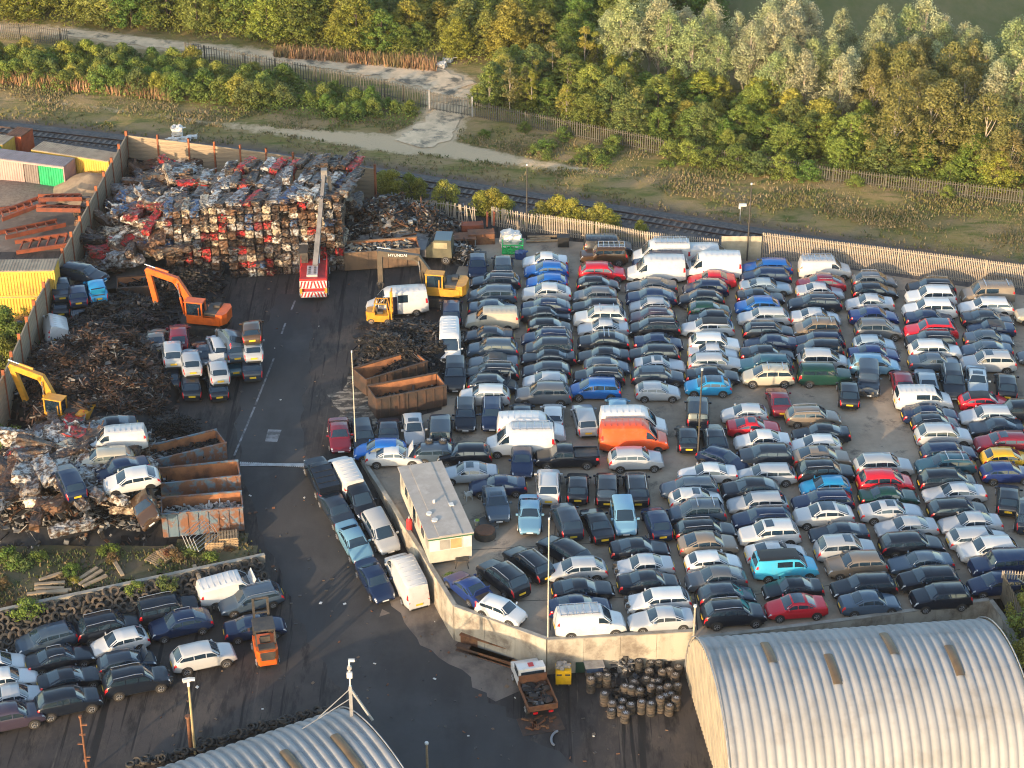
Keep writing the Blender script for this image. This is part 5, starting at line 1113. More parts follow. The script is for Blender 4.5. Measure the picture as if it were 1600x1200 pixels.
# ---------------------------------------------------------------- wrecked whole cars
def wreck(x, y, z, t, c, ang, lab, ex='', bent=True, roll=0.0, pitch=0.0, group='wrecked cars in the yard', wheels=False):
    p = P(x, y, z + CARS[t]['H'] - .1); rz = heading(x, y, ang, z); r = vehicle(t, c, lab, (p.x, p.y, z), rz, group, ex, bent, wheels=wheels); r.rotation_euler = (roll + RB.uniform(-.07, .07), pitch + RB.uniform(-.06, .06) * (1 if z else .3), rz + RB.uniform(-.07, .07)); return r
wreck(265, 575, 0, 'hatch', 'dkgrey', -98, 'dark hatchback with its engine bared at the bottom of the left stack', 'bonnet')
wreck(268, 538, 1.25, 'mpv', 'silver', -96, 'silver people carrier on top of the stack with the bared engine')
wreck(297, 590, 0, 'hatch', 'black', -97, 'black hatchback at the bottom beneath a silver-white car')
wreck(296, 553, 1.3, 'hatch', 'silver', -97, 'silver-white hatchback stacked on a black hatchback')
wreck(338, 592, 0, 'hatch', 'black', -104, 'black hatchback beneath a dented silver hatchback')
wreck(340, 568, 1.1, 'hatch', 'silver', -104, 'dented silver hatchback with raised bonnet, nearest of the stacked wrecks', 'bonnet')
wreck(244, 540, 0, 'saloon', 'silver', -92, 'crumpled silver saloon at the bottom left of the stacked wrecks'); wreck(244, 522, .95, 'coupe', 'bronze', -94, 'crumpled bronze coupe on the left of the stacked wrecks')
wreck(278, 514, 1.3, 'hatch', 'maroon', -95, 'dark red hatchback behind the stacked silver cars')
wreck(318, 542, .4, 'saloon', 'dkgrey', -110, 'dark crumpled saloon between the two groups of stacked wrecks'); wreck(340, 532, .9, 'estate', 'silver', -115, 'silver crumpled estate leaning on the stacked wrecks', roll=.2)
wreck(356, 520, 1.6, 'hatch', 'slate', -120, 'slate blue wreck leaning over the stacked cars', roll=.35)
wreck(392, 556, 0, 'suv', 'dkgrey', -92, 'dark SUV at the bottom of the right stack by the road', bent=False); wreck(394, 534, 1.45, 'hatch', 'silver', -92, 'silver hatchback in the middle of the right stack by the road', bent=False)
wreck(394, 505, 2.7, 'hatch', 'brown', -92, 'brown-topped hatchback, uppermost of the right stack by the road', bent=False)
wreck(366, 552, 0, 'saloon', 'teal', -95, 'teal saloon beside the right stack of wrecks'); wreck(368, 532, 1.2, 'hatch', 'slate', -98, 'slate hatchback on a teal saloon beside the road stack')
wreck(92, 437, 2.2, 'saloon', 'dkgrey', -105, 'dark grey car with rear plate, left one of three set on the scrap', bent=False); wreck(120, 448, 2.0, 'hatch', 'navy', -103, 'navy hatchback between dark car and bright blue wreck on the scrap', bent=False)
wreck(150, 440, 2.0, 'hatch', 'skyblue', -98, 'bright blue wreck beside the navy hatchback on the scrap', 'boot'); wreck(128, 417, 2.4, 'estate', 'dkgrey', 12, 'dark estate shell lying across behind three cars on the scrap')
wreck(120, 470, .6, 'estate', 'black', -100, 'black crushed estate under the navy hatchback'); wreck(92, 465, .8, 'hatch', 'black', -100, 'black crushed hatchback under the dark grey car')
wreck(78, 498, .8, 'svan', 'white', -100, 'white van on its side against the plank wall', roll=.4)
wreck(180, 672, 2.4, 'svan', 'white', 176, 'white van shell on top of the lower wreck heap', bent=False); wreck(205, 738, 2.6, 'hatch', 'white', 172, 'white car shell without doors on the lower wreck heap', roll=-.1)
wreck(107, 738, 2.6, 'estate', 'navy', -112, 'navy estate with rear plate on the lower wreck heap', bent=False); wreck(160, 706, 2.4, 'estate', 'beige', 172, 'crushed gold estate below the white van shell'); wreck(170, 656, 1.6, 'coupe', 'black', 170, 'black wreck behind the white van shell', 'noface')
wreck(188, 722, 2.3, 'saloon', 'navy', 170, 'navy wreck between gold estate and white shell'); wreck(150, 692, 1.9, 'hatch', 'dkblue', 165, 'blue crushed hatchback behind the gold estate')
wreck(50, 690, 1.2, 'coupe', 'silver', -50, 'torn silver coupe at the back left of the lower wreck heap'); wreck(232, 775, 1.5, 'saloon', 'brown', 70, 'rusty brown wreck leaning at the skip end of the lower heap', roll=.6)
wreck(38, 497, 0, 'saloon', 'black', -25, 'black saloon outside the plank wall', bent=False, wheels=True)
# ---------------------------------------------------------------- open skips
RUSTIN = mat('rusty_inside', (0.36, 0.145, 0.06), (0.2, 0.085, 0.04), .85, scale=1.2, c3=(.07, .04, .03), s3=.7)
TEALP = mat('teal_worn_paint', (0.10, 0.15, 0.19), (0.17, 0.078, 0.045), .75, scale=1.3, lo=.42, hi=.54)
DKRUST = mat('dark_rust', (0.034, 0.025, 0.021), (0.075, 0.04, 0.026), .8, scale=1.4)
BRN = mat('brown_skip', (0.17, 0.105, 0.06), (0.10, 0.065, 0.042), .75, scale=1.2)
def skip(u, v, ang, L, W, H, out, lab, fill=None, zf=0.0):
    p = P(u, v, zf); s = thing('open_skip', lab, 'skip', (p.x, p.y, zg(p.y) + zf), heading(u, v, ang)); t_ = .08
    for nm, c, d in (('side_panel', (0, -W / 2, H / 2 + .15), (L, t_, H)), ('side_panel', (0, W / 2, H / 2 + .15), (L, t_, H)), ('end_panel', (-L / 2, 0, H / 2 + .15), (t_, W - t_ - .01, H)), ('end_panel', (L / 2, 0, H / 2 + .15), (t_, W - t_ - .01, H * .98)), ('floor_panel', (0, 0, .2), (L - .2, W - .2, .06))):
        m_ = MB(); m_.box(c, d); obj(nm, m_.mesh(nm, RUSTIN if nm == 'floor_panel' else out), s)
    for sd in (-1, 1):
        m_ = MB(); m_.box((0, sd * (W / 2 - .055), H / 2 + .15), (L - .2, .02, H - .06)); obj('inner_lining', m_.mesh('inner_lining', RUSTIN), s)
    for sx in (-1, 1): m_ = MB(); m_.box((sx * (L / 2 - .055), 0, H / 2 + .15), (.02, W - .25, H - .06)); obj('inner_lining', m_.mesh('inner_lining', RUSTIN), s)
    for k in range(8):
        for sd in (-1, 1): m_ = MB(); m_.box((-L / 2 + .35 + k * (L - .7) / 7, sd * (W / 2 + .075), H / 2 + .12), (.09, .07, H - .1)); obj('rib', m_.mesh('rib', out), s)
    for sd in (-1, 1): m_ = MB(); m_.beam((-L / 2 - .05, sd * (W / 2 + .02), H + .19), (L / 2 + .05, sd * (W / 2 + .02), H + .19), .16, .09); obj('top_rail', m_.mesh('top_rail', out), s)
    if fill:
        rn = random.Random(int(u)); m_ = MB(); pal, lv, n = fill
        m_.box((0, 0, .25 + H * lv * .5), (L - .25, W - .25, H * lv), m=3)
        for k in range(n):
            a = Vector((rn.uniform(-.45, .45) * L, rn.uniform(-.4, .4) * W, .25 + H * lv + rn.uniform(-.05, .2))); d = Vector((rn.gauss(0, 1), rn.gauss(0, 1), rn.gauss(0, .3))).normalized() * rn.uniform(.2, .9); m_.beam(a - d / 2, a + d / 2, rn.uniform(.05, .25), rn.uniform(.04, .18), min(5, int(abs(rn.gauss(0, 2)))))
        o = obj('scrap_load', m_.mesh('scrap_load', [smat(q) for q in pal]), s); o['kind'] = 'stuff'
    return s
skip(611, 598, -17, 6.0, 2.3, 1.6, DKRUST, 'empty rusty skip with orange inside, rear of the pair by the lit patch')
skip(637, 636, -11, 6.2, 2.3, 1.9, DKRUST, 'dark rusty skip with some scrap, front of the pair by the lit patch', (PD, .35, 240))
skip(292, 722, -14, 6.1, 2.3, 1.5, TEALP, 'worn teal skip part filled with scrap, uppermost of three', (PD[:5] + PM[:1], .4, 260))
skip(314, 762, -6, 6.2, 2.3, 1.7, TEALP, 'empty worn teal skip, middle of three')
skip(317, 806, -5, 6.2, 2.3, 2.1, TEALP, 'worn blue and rust skip with white car parts, lowest of three', (PM[4:5] * 2 + PM[:1] + PD[:1] + PM[:1] + PD[1:2], .55, 260))
skip(596, 412, -4, 7.2, 2.5, 1.8, BRN, 'long brown skip with sunlit rubbish beside the crushed cars', ([(.45, .40, .32), (.25, .18, .12), (.06, .05, .045), (.04, .03, .03), (.5, .45, .38), (.3, .26, .2)], .75, 220))
skip(214, 468, -4, 3.4, 2.4, 1.7, DKRUST, 'dark open box skip behind the orange excavator arm', (PD, .5, 120))
# ---------------------------------------------------------------- shipping containers and scrap beyond the plank wall
def container(u, v, ang, L, H, out, top, lab, z=0.0, bands=None, W=2.44):
    p = P(u, v, z); s = thing('shipping_container', lab, 'container', (p.x, p.y, z), heading(u, v, ang, z), 'containers beyond the plank wall')
    n = int(L / .28)
    def ribbed(nm, a, b, nn, mt):
        m_ = MB(); d = (b - a); l = d.length; d.normalize(); o = Vector((d.y, -d.x, 0)); vs = []
        for i in range(nn):
            for q, e in ((0, 0), (.28, 0), (.5, .055), (.78, .055)): t = a + d * l * (i + q) / nn + o * e; vs += [(t.x, t.y, .15), (t.x, t.y, H - .12)]
        k = len(vs) // 2; m_.add(vs, [(2 * i, 2 * i + 2, 2 * i + 3, 2 * i + 1) for i in range(k - 1)]); obj(nm, m_.mesh(nm, mt), s)
    for (x0, x1, mt) in (bands or [(0, 1, out)]):
        ribbed('side_wall', Vector((-L / 2 + .1 + (L - .2) * x0, -W / 2 + .06, 0)), Vector((-L / 2 + .1 + (L - .2) * x1, -W / 2 + .06, 0)), max(2, int(n * (x1 - x0))), mt)
    ribbed('side_wall', Vector((L / 2 - .1, W / 2 - .06, 0)), Vector((-L / 2 + .1, W / 2 - .06, 0)), n, out)
    ribbed('end_wall', Vector((L / 2 - .06, -W / 2 + .1, 0)), Vector((L / 2 - .06, W / 2 - .1, 0)), 8, out); ribbed('end_wall', Vector((-L / 2 + .06, W / 2 - .1, 0)), Vector((-L / 2 + .06, -W / 2 + .1, 0)), 8, out)
    m_ = MB(); m_.box((0, 0, H - .04), (L, W, .08))
    for i in range(n): m_.box((-L / 2 + (i + .5) * L / n, 0, H + .012), (L / n * .5, W - .2, .03))
    obj('roof', m_.mesh('roof', top), s)
    for z0 in (.08, H - .14):
        for sd in (-1, 1): m_ = MB(); m_.box((0, sd * (W / 2 - .03), z0), (L, .12, .14)); obj('frame_rail', m_.mesh('frame_rail', out), s)
    for sx in (-1, 1):
        for sd in (-1, 1): m_ = MB(); m_.box((sx * (L / 2 - .05), sd * (W / 2 - .05), H / 2), (.13, .13, H - .02)); obj('corner_post', m_.mesh('corner_post', out), s)
    return s
YC = mat('container_yellow', (0.60, 0.38, 0.06), (0.48, 0.29, 0.055), .55, scale=.6, c3=(.3, .19, .07), s3=.6, lo3=.6, hi3=.75); TOPB = mat('container_roof', (0.33, 0.27, 0.19), (0.22, 0.17, 0.12), .8, scale=.8)
PKC = mat('container_pink', (0.42, 0.27, 0.24), (0.34, 0.22, 0.2), .65, scale=.5); GRC = mat('container_grey', (0.2, 0.165, 0.15), None, .7); GNC = mat('container_green', (0.015, 0.36, 0.13), None, .5); TOPP = mat('container_roof_pale', (0.27, 0.23, 0.235), (0.2, 0.17, 0.17), .7, scale=.8)
container(20, 494, -1, 9.0, 2.6, YC, TOPB, 'yellow shipping container on the ground, lower of the stacked two'); container(20, 494, -1, 9.0, 2.6, YC, TOPB, 'yellow shipping container on top of another', z=2.6).location.xy = P(20, 494).xy
container(30, 279, 7.5, 12.2, 2.6, PKC, TOPP, 'pink container with grey and green side panels', bands=[(0, .62, PKC), (.62, .76, GRC), (.76, 1, GNC)])
container(122, 272, 9, 9.2, 2.6, YC, TOPB, 'yellow container beside the railway, half hidden by the sand heap'); container(-22, 248, 8, 6.1, 2.5, YC, TOPB, 'small yellow container with a green end at the left edge', bands=[(0, .82, YC), (.82, 1, GNC)])
container(34, 238, 8, 1.8, 2.4, mat('container_orange', (0.42, 0.09, 0.035), None, .6), RUST, 'short orange box between two yellow containers')
SAND = mat('sand', (0.30, 0.225, 0.15), (0.22, 0.16, 0.105), .95, scale=1.5, bump=.5, bscale=8)
def mound(name, u, v, rx, ry, h, mt, seed=0):
    c = P(u, v); mb = MB(); mb.grid(lambda a, b: (c.x + (a * 2 - 1) * rx, c.y + (b * 2 - 1) * ry, h * max(0, 1 - math.hypot(a * 2 - 1, b * 2 - 1)) ** .9 * (1 + .2 * noise2(a * 9, b * 9, 1.5, seed)) + .012), 26, 26)
    return kind(obj(name, mb.mesh(name, mt)), 'stuff')
mound('sand', 142, 296, 4.2, 4.0, 1.9, SAND); mound('gravel', 20, 300, 7, 4, .5, mat('gravel', (0.20, 0.16, 0.125), (0.13, 0.1, 0.08), .95, scale=3, bump=.8, bscale=9), 3)
mb = MB(); cs = [P(-60, 395), P(120, 392), P(150, 300), P(190, 262), P(-60, 262)]; mb.add([(q.x, q.y, .008) for q in cs], [(4, 3, 2, 1, 0)]); kind(obj('dirt_yard', fixn(mb.mesh('dirt_yard', mat('dirt_yard', (0.165, 0.125, 0.10), (0.10, 0.08, 0.066), .95, scale=.4, bump=.5, bscale=4, c3=(.24, .19, .15), s3=.5)))), 'structure')
STO = mat('orange_steel', (0.25, 0.062, 0.028), (0.14, 0.045, 0.026), .75, scale=1.0)
RS = random.Random(3)
for k, (a, b, h, w, lab) in enumerate((((4, 382), (95, 352), 1.0, .9, 'largest'), ((0, 362), (64, 336), 1.6, .7, 'rear left'), ((60, 352), (128, 345), 1.9, .8, 'upper right'), ((64, 340), (130, 332), 2.2, .6, 'topmost'), ((25, 392), (108, 384), .4, .9, 'lowest'), ((0, 340), (50, 330), .8, .4, 'leftmost'))):
    q0, q1 = P(*a), P(*b); s = thing('steel_gantry', f"{lab} rusty orange steel frame lying in the heap beyond the plank wall", 'steel frame', (q0.x, q0.y, h), group='orange steel frames'); s.rotation_euler = (RS.uniform(-.25, .25), RS.uniform(-.08, .08), RS.uniform(-.1, .1)); d = q1 - q0; dn_ = d.normalized(); sn = Vector((-dn_.y, dn_.x, 0)) * w
    for sd in (-1, 1): m_ = MB(); m_.beam(sn * sd, d + sn * sd, .16, .42); obj('girder', m_.mesh('girder', STO), s)
    for i in range(6): m_ = MB(); e = d * (i + .3) / 6; m_.beam(e - sn, e + sn + dn_ * .6, .12, .2); obj('cross_member', m_.mesh('cross_member', STO), s)
for k, (u, v) in enumerate(((106, 308), (116, 302))):
    s = thing('dark_panel', ('left' if k == 0 else 'right') + ' one of two dark corrugated sheets lying by the sand heap', 'metal sheet', P(u, v), R(70)); m_ = MB()
    for i in range(6): m_.box((0, -.5 + i * .2, .35 + .05 * (i % 2)), (3.2, .17, .07))
    obj('sheet', m_.mesh('sheet', DARKM), s)
# ---------------------------------------------------------------- machines
def track_mb(L, y, w, h):
    m_ = MB(); pts = [(-L / 2 + .35, 0), (L / 2 - .35, 0), (L / 2, h * .35), (L / 2 - .05, h * .75), (L / 2 - .4, h), (-L / 2 + .4, h), (-L / 2 + .05, h * .75), (-L / 2, h * .35)]; m_.side(pts, y - w / 2, y + w / 2)
    for k in range(14): m_.box((-L / 2 + .3 + k * (L - .6) / 13, y, h + .01), (.12, w + .04, .04))
    return m_
def excavator(u, v, ang, body, arm, pts, lab, tool='claw', cabglass=True, s=1.0):
    p = P(u, v); e = thing('excavator', lab, 'excavator', (p.x, p.y, 0), heading(u, v, ang)); e.scale = (s, s, s)
    for y in (-1.15, 1.15): obj('track', fixn(track_mb(4.0, y, .6, .85).mesh('track', DARKM)), e)
    m_ = MB(); m_.cyl((0, 0, .6), (0, 0, 1.1), .8, n=14); obj('turntable', m_.mesh('turntable', DARKM), e)
    m_ = MB(); m_.poly([(-2.0, -.9), (-1.8, -1.25), (1.3, -1.25), (1.3, 1.25), (-1.8, 1.25), (-2.0, .9)], 1.1, 1.85); obj('house', m_.mesh('house', body), e)
    m_ = MB(); m_.poly([(-2.35, -.7), (-2.05, -1.2), (-1.45, -1.22), (-1.45, 1.22), (-2.05, 1.2), (-2.35, .7)], 1.2, 2.2); obj('counterweight', m_.mesh('counterweight', body), e)
    m_ = MB(); m_.box((-.85, -.1, 2.0), (1.15, 2.1, .3)); m_.box((-1.1, -.5, 2.3), (.6, .7, .25)); m_.cyl((-.4, .3, 2.1), (-.4, .3, 2.7), .07); obj('engine_cover', m_.mesh('engine_cover', DARKM), e)
    m_ = MB(); m_.box((.55, .78, 3.22), (1.75, 1.02, .1)); 
    for x, y in ((-.2, .33), (-.2, 1.22), (1.3, .33), (1.3, 1.22)): m_.box((x, y, 2.55), (.12, .12, 1.3))
    m_.box((.55, .78, 1.88), (1.7, .98, .14)); m_.box((-.75, 1.2, 1.5), (1.0, .14, .7)); m_.box((.1, 1.225, 2.3), (.09, .06, .9)); obj('cab', m_.mesh('cab', body), e)
    m_ = MB(); m_.box((.55, .78, 2.56), (1.5, .86, 1.2)); obj('cab_window', m_.mesh('cab_window', GLASS), e)
    V = [Vector((x, -.25, z)) for x, z in pts]
    for k, (a, b) in enumerate(zip(V[:-1], V[1:])):
        last = k == len(V) - 2; m_ = MB(); d = (b - a).normalized() * .12; m_.beam(a - d, b + d, .42 if not last else .36, .62 if k == 0 else (.55 if not last else .48)); obj('boom' if not last else 'stick', m_.mesh('boom', arm), e)
    for a, b, o in ((V[0] + Vector((.9, .38, -.5)), V[1] + Vector((-.2, .38, -.2)), 0), (V[0] + Vector((.9, -.38, -.5)), V[1] + Vector((-.2, -.38, -.2)), 0), (V[-3].lerp(V[-2], .25) + Vector((0, 0, .5)), V[-2] + Vector((.25, 0, .55)), 0)):
        m_ = MB(); m = a.lerp(b, .55); m_.cyl(a, m, .11, n=8); m_.cyl(m, b, .06, n=8, m=1); obj('hydraulic_ram', m_.mesh('hydraulic_ram', [arm, CHROME]), e)
    tip = V[-1]; m_ = MB()
    if tool == 'claw':
        for k in range(5):
            a = k * 1.2566; q = tip + Vector((.35 * math.cos(a), .35 * math.sin(a), -.4)); m_.beam(tip + Vector((.1 * math.cos(a), .1 * math.sin(a), -.1)), q, .12); m_.beam(q, tip + Vector((.12 * math.cos(a), .12 * math.sin(a), -1.0)), .1)
        m_.cyl(tip, tip + Vector((0, 0, -.2)), .22)
    obj('grab', m_.mesh('grab', DARKM), e); return e
excavator(322, 514, 186, ORANGE, ORANGE, [(1.0, 1.9), (2.6, 4.6), (5.2, 5.3), (4.7, 2.3)], 'orange excavator reaching over the dark scrap with bent arm')
excavator(108, 668, 190, YEL, YEL, [(1.0, 1.9), (2.2, 4.3), (4.9, 4.9), (4.0, 1.9)], 'yellow excavator by the plank wall beside the lower wreck heap')
ex3 = excavator(692, 470, 184, YEL, mat('brown_arm', (.085, .065, .045), (.05, .04, .03), .5), [(1.0, 2.2), (2.4, 4.2), (5.9, 4.4), (5.9, 1.6)], 'yellow excavator with dark brown arm behind the white crew van')
tc = bpy.data.curves.new('lettering', 'FONT'); tc.body = 'HYUNDAI'; tc.size = .40; tc.extrude = .006; tc.materials.append(PLATE_W)
_to = bpy.data.objects.new('lettering_curve', tc); COL.objects.link(_to); bpy.context.view_layer.update(); _tm = bpy.data.meshes.new_from_object(_to); bpy.data.objects.remove(_to)
obj('lettering', _tm, ex3, (5.05, .03, 4.22), rot=(R(90), R(-3.3), R(180)))
# red mobile crane
p = P(491, 470); rz = heading(491, 470, -86)
c = thing('mobile_crane', 'red mobile crane with red and white chevrons and raised grey boom', 'crane', (p.x, p.y, 0), rz)
m_ = MB(); m_.box((4.4, 0, 1.0), (9.0, 2.4, .7)); obj('chassis', m_.mesh('chassis', REDP), c)
for x in (.8, 2.3, 5.2, 6.6):
    for y in (-1.1, 1.1): obj('wheel', WHEELS[.37], c, (x, y, .52), scale=1.45)
m_ = MB(); m_.poly([(.1, -1.25), (3.9, -1.25), (3.9, 1.25), (.1, 1.25)], 1.4, 2.25); m_.box((-.05, 0, 1.9), (.4, 2.5, 1.0)); obj('superstructure', m_.mesh('superstructure', REDP), c)
m_ = MB(); m_.box((1.2, .1, 2.42), (2.0, 1.0, .32))
obj('engine_hood', m_.mesh('engine_hood', mat('pale_hood', (.52, .42, .40), None, .5)), c)
m_ = MB()
for k in range(8): m_.box((.6 + .4 * (k // 2), -.15 + .5 * (k % 2), 2.59), (.2, .22, .03))
obj('hood_vent', m_.mesh('hood_vent', DARKM), c)['kind'] = 'stuff'
def chevrons(x, w, z0, z1, nm):
    m_ = MB(); m_.box((x, 0, (z0 + z1) / 2), (.05, w, z1 - z0), m=0); n = 4; st = w / 2 / n
    for sd in (-1, 1):
        for k in range(n):
            y0 = sd * (k * st); y1 = sd * (k * st + st * .5); hsh = sd * st * .6
            vs = [(x - .03, y0 + hsh, z0 + .02), (x - .03, y1 + hsh, z0 + .02), (x - .03, y1, z1 - .02), (x - .03, y0, z1 - .02)]
            vs = [(a, max(-w / 2, min(w / 2, b)), c_) for a, b, c_ in vs]; m_.add(vs, [(0, 1, 2, 3)], 1)
    obj(nm, m_.mesh(nm, [WHITE, REDP]), c)
chevrons(-.28, 2.5, 1.45, 2.2, 'counterweight_chevron'); chevrons(-.34, 2.4, .55, 1.1, 'bumper_chevron')
m_ = MB(); m_.box((-.1, 0, .8), (.4, 2.4, .5)); obj('rear_bumper', m_.mesh('rear_bumper', WHITE), c)
for y in (-1.15, 1.15): m_ = MB(); m_.box((-.2, y, 1.2), (.35, .22, .5)); obj('rear_lamp', m_.mesh('rear_lamp', YEL), c)
for y in (-1.2, 1.2):
    m_ = MB(); 
    for x in (.4, 1.6, 2.8, 3.8): m_.beam((x, y, 2.2), (x, y, 3.0), .05)
    m_.beam((.4, y, 3.0), (3.8, y, 3.0), .05); m_.beam((.4, y, 2.6), (3.8, y, 2.6), .04); obj('handrail', m_.mesh('handrail', REDP), c)
m_ = MB(); m_.box((4.4, 1.0, 2.4), (1.9, .85, 1.7)); obj('cab', m_.mesh('cab', DARKM), c)
m_ = MB(); m_.box((4.4, 1.0, 2.75), (1.7, .88, .75)); obj('cab_window', m_.mesh('cab_window', GLASS), c)
b0, b1 = Vector((2.2, -.15, 2.5)), Vector((10.4, -1.0, 8.3)); BOOM = mat('boom_grey', (.20, .185, .175), (.13, .125, .12), .55, scale=1.5)
for k in range(3): m_ = MB(); w = .48 - .08 * k; m_.beam(b0.lerp(b1, k / 3 - (.02 if k else 0)), b0.lerp(b1, (k + 1) / 3), w, w * 1.15); obj('boom_section', m_.mesh('boom_section', BOOM), c)
m_ = MB(); m_.box(b1, (.7, .6, .9)); m_.beam(b1, b1 + Vector((.9, .1, -.3)), .25); obj('boom_head', m_.mesh('boom_head', BOOM), c)
m_ = MB(); m_.beam(b1 + Vector((.3, -.4, -.4)), Vector((8.6, -1.9, 3.2)), .3, .36); obj('stick', m_.mesh('stick', mat('stick_brown', (.28, .2, .13), None, .6)), c)
m_ = MB(); m_.cyl((3.4, -.4, 2.2), b0.lerp(b1, .3) + Vector((0, 0, -.4)), .14); obj('hydraulic_ram', m_.mesh('hydraulic_ram', CHROME), c)
m_ = MB()
for k in range(5):
    a = k * 1.2566; o_ = Vector((8.6, -2.4, 2.6)); q = o_ + Vector((.8 * math.cos(a), .8 * math.sin(a), -.7)); m_.beam(o_, q, .2); m_.beam(q, o_ + Vector((.3 * math.cos(a), .3 * math.sin(a), -2.0)), .16)
m_.cyl((9.2, -2.2, 3.4), (8.6, -2.4, 2.5), .2); obj('grab', m_.mesh('grab', DARKM), c)
def forklift(u, v, ang, colr, lab, slope=False, s=1.0):
    p = Q(u, v) if slope else P(u, v); f = thing('forklift', lab, 'forklift', (p.x, p.y, zg(p.y) if slope else 0), heading(u, v, ang)); f.scale = (s, s, s)
    m_ = MB(); m_.poly([(-1.35, -.45), (-1.1, -.6), (.75, -.6), (.75, .6), (-1.1, .6), (-1.35, .45)], .3, .95); obj('body', m_.mesh('body', colr), f)
    m_ = MB(); m_.poly([(-1.4, -.42), (-1.15, -.6), (-.55, -.6), (-.55, .6), (-1.15, .6), (-1.4, .42)], .95, 1.25); obj('counterweight', m_.mesh('counterweight', colr), f)
    m_ = MB(); m_.box((-1.40, 0, .85), (.06, .75, .3)); obj('rear_grille', m_.mesh('rear_grille', DARKM), f)
    m_ = MB()
    for x, y, xt in ((-.8, -.52, -.55), (-.8, .52, -.55), (.7, -.52, .5), (.7, .52, .5)): m_.beam((x, y, .95), (xt, y, 2.1), .08)
    for k in range(5): m_.beam((-.6 + k * .28, -.55, 2.12), (-.6 + k * .28, .55, 2.12), .09, .05)
    if colr is ORANGE: m_.box((-.02, 0, 2.17), (1.25, 1.15, .05)); m_.box((-1.36, 0, 1.08), (.12, .85, .3)); m_.box((-.95, 0, 1.29), (.5, .9, .1))
    m_.beam((-.6, -.55, 2.12), (.55, -.55, 2.12), .09); m_.beam((-.6, .55, 2.12), (.55, .55, 2.12), .09); obj('overhead_guard', m_.mesh('overhead_guard', DARKM if colr is ORANGE else colr), f)
    m_ = MB(); m_.box((-.15, 0, 1.05), (.55, .55, .2)); m_.box((-.42, 0, 1.35), (.14, .55, .55)); obj('seat', m_.mesh('seat', DARKM), f)
    m_ = MB()
    for y in (-.4, .4): m_.beam((.95, y, .1), (.9, y, 3.3), .13)
    for z in (.4, 1.4, 2.3, 3.25): m_.beam((.93, -.4, z), (.93, .4, z), .1)
    obj('mast', m_.mesh('mast', DARKM if colr is ORANGE else colr), f)
    for y in (-.3, .3): m_ = MB(); m_.box((1.55, y, .25), (1.1, .13, .06)); m_.box((1.03, y, .6), (.06, .13, .7)); obj('fork', m_.mesh('fork', DARKM), f)
    for x, y in ((-.9, -.5), (-.9, .5), (.6, -.55), (.6, .55)): obj('wheel', WHEELS[.325], f, (x, y, .31), scale=.95)
forklift(597, 503, 2, YEL, 'yellow forklift in front of the white crew van'); forklift(415, 1024, -103, ORANGE, 'orange forklift behind the navy saloon in the lower yard', True, 1.3)
cv = place(620, 452, 'crewvan', 'white', 176, 'white crew van with an open side door behind the yellow forklift', group='vehicles in the yard')
m_ = MB(); m_.box((.55, 1.0, 1.25), (.95, .05, 1.75)); obj('door_opening', m_.mesh('door_opening', simple('van_inside', (.02, .012, .03), .8)), cv)
# junk lorry shell and flatbed pickup
p = P(676, 405); s = thing('junk_lorry', 'olive lorry shell with grey bonnet left of the parked cars', 'lorry', (p.x, p.y, 0), heading(676, 405, 182)); OL = mat('olive_paint', (.13, .12, .075), (.08, .075, .05), .5)
m_ = MB(); m_.box((1.6, 0, 1.1), (2.2, 2.1, .8)); obj('bonnet', m_.mesh('bonnet', mat('grey_bonnet', (.13, .12, .12), None, .5)), s)
m_ = MB(); m_.side([(.5, .7), (.5, 1.6), (-.3, 2.5), (-1.9, 2.5), (-2.0, .7)][::-1], -1.1, 1.1); obj('cab', fixn(m_.mesh('cab', OL)), s)
m_ = MB(); m_.add([(.52, -.95, 1.66), (-.26, -.95, 2.46), (-.26, .95, 2.46), (.52, .95, 1.66)], [(0, 1, 2, 3)]); obj('windscreen', m_.mesh('windscreen', GLASS), s)
m_ = MB(); m_.box((-.9, 1.105, 2.0), (1.3, .03, .6)); obj('side_window', m_.mesh('side_window', mat('side_cream', (.4, .35, .22), None, .4)), s)
m_ = MB(); m_.box((-1.1, 0, 2.53), (1.6, 2.0, .06)); obj('roof', m_.mesh('roof', simple('teal_roof', (.07, .11, .13), .3)), s)
for x in (1.6, -1.4):
    for y in (-.95, .95): obj('wheel', WHEELS[.37], s, (x, y, .45), scale=1.2)
m_ = MB(); m_.box((-3.6, 0, .7), (3.2, .9, .25)); [m_.beam((-2.2 - k * .6, -1, .75), (-2.2 - k * .6, 1, .75), .12) for k in range(5)]; obj('bare_chassis', m_.mesh('bare_chassis', DARKM), s)
p = Q(834, 1090); s = thing('flatbed_pickup', 'white flatbed pickup with rusty dropside bed full of scrap', 'pickup truck', (p.x, p.y, zg(p.y)), heading(834, 1090, -112)); s.scale = (1.12, 1.1, 1.12)
m_ = MB(); m_.side([(.35, .55), (2.55, .55), (2.6, 1.05), (1.75, 1.15), (1.2, 1.9), (.45, 1.95), (.35, 1.2)], -.88, .88); obj('cab', fixn(m_.mesh('cab', VANP)), s, color=(.62, .6, .57))
m_ = MB(); m_.box((.335, 0, 1.58), (.04, 1.5, .42)); obj('rear_window', m_.mesh('rear_window', GLASS), s)
m_ = MB(); m_.add([(1.72, -.75, 1.22), (1.72, .75, 1.22), (1.24, .72, 1.86), (1.24, -.72, 1.86)], [(0, 1, 2, 3)]); obj('windscreen', m_.mesh('windscreen', GLASS), s)
for y in (-.89, .89): m_ = MB(); m_.box((1.0, y, 1.55), (.95, .03, .42)); obj('side_window', m_.mesh('side_window', GLASS), s)
m_ = MB(); m_.box((.85, 0, 1.97), (.4, .35, .02)); obj('roof_mark', m_.mesh('roof_mark', REDP), s)
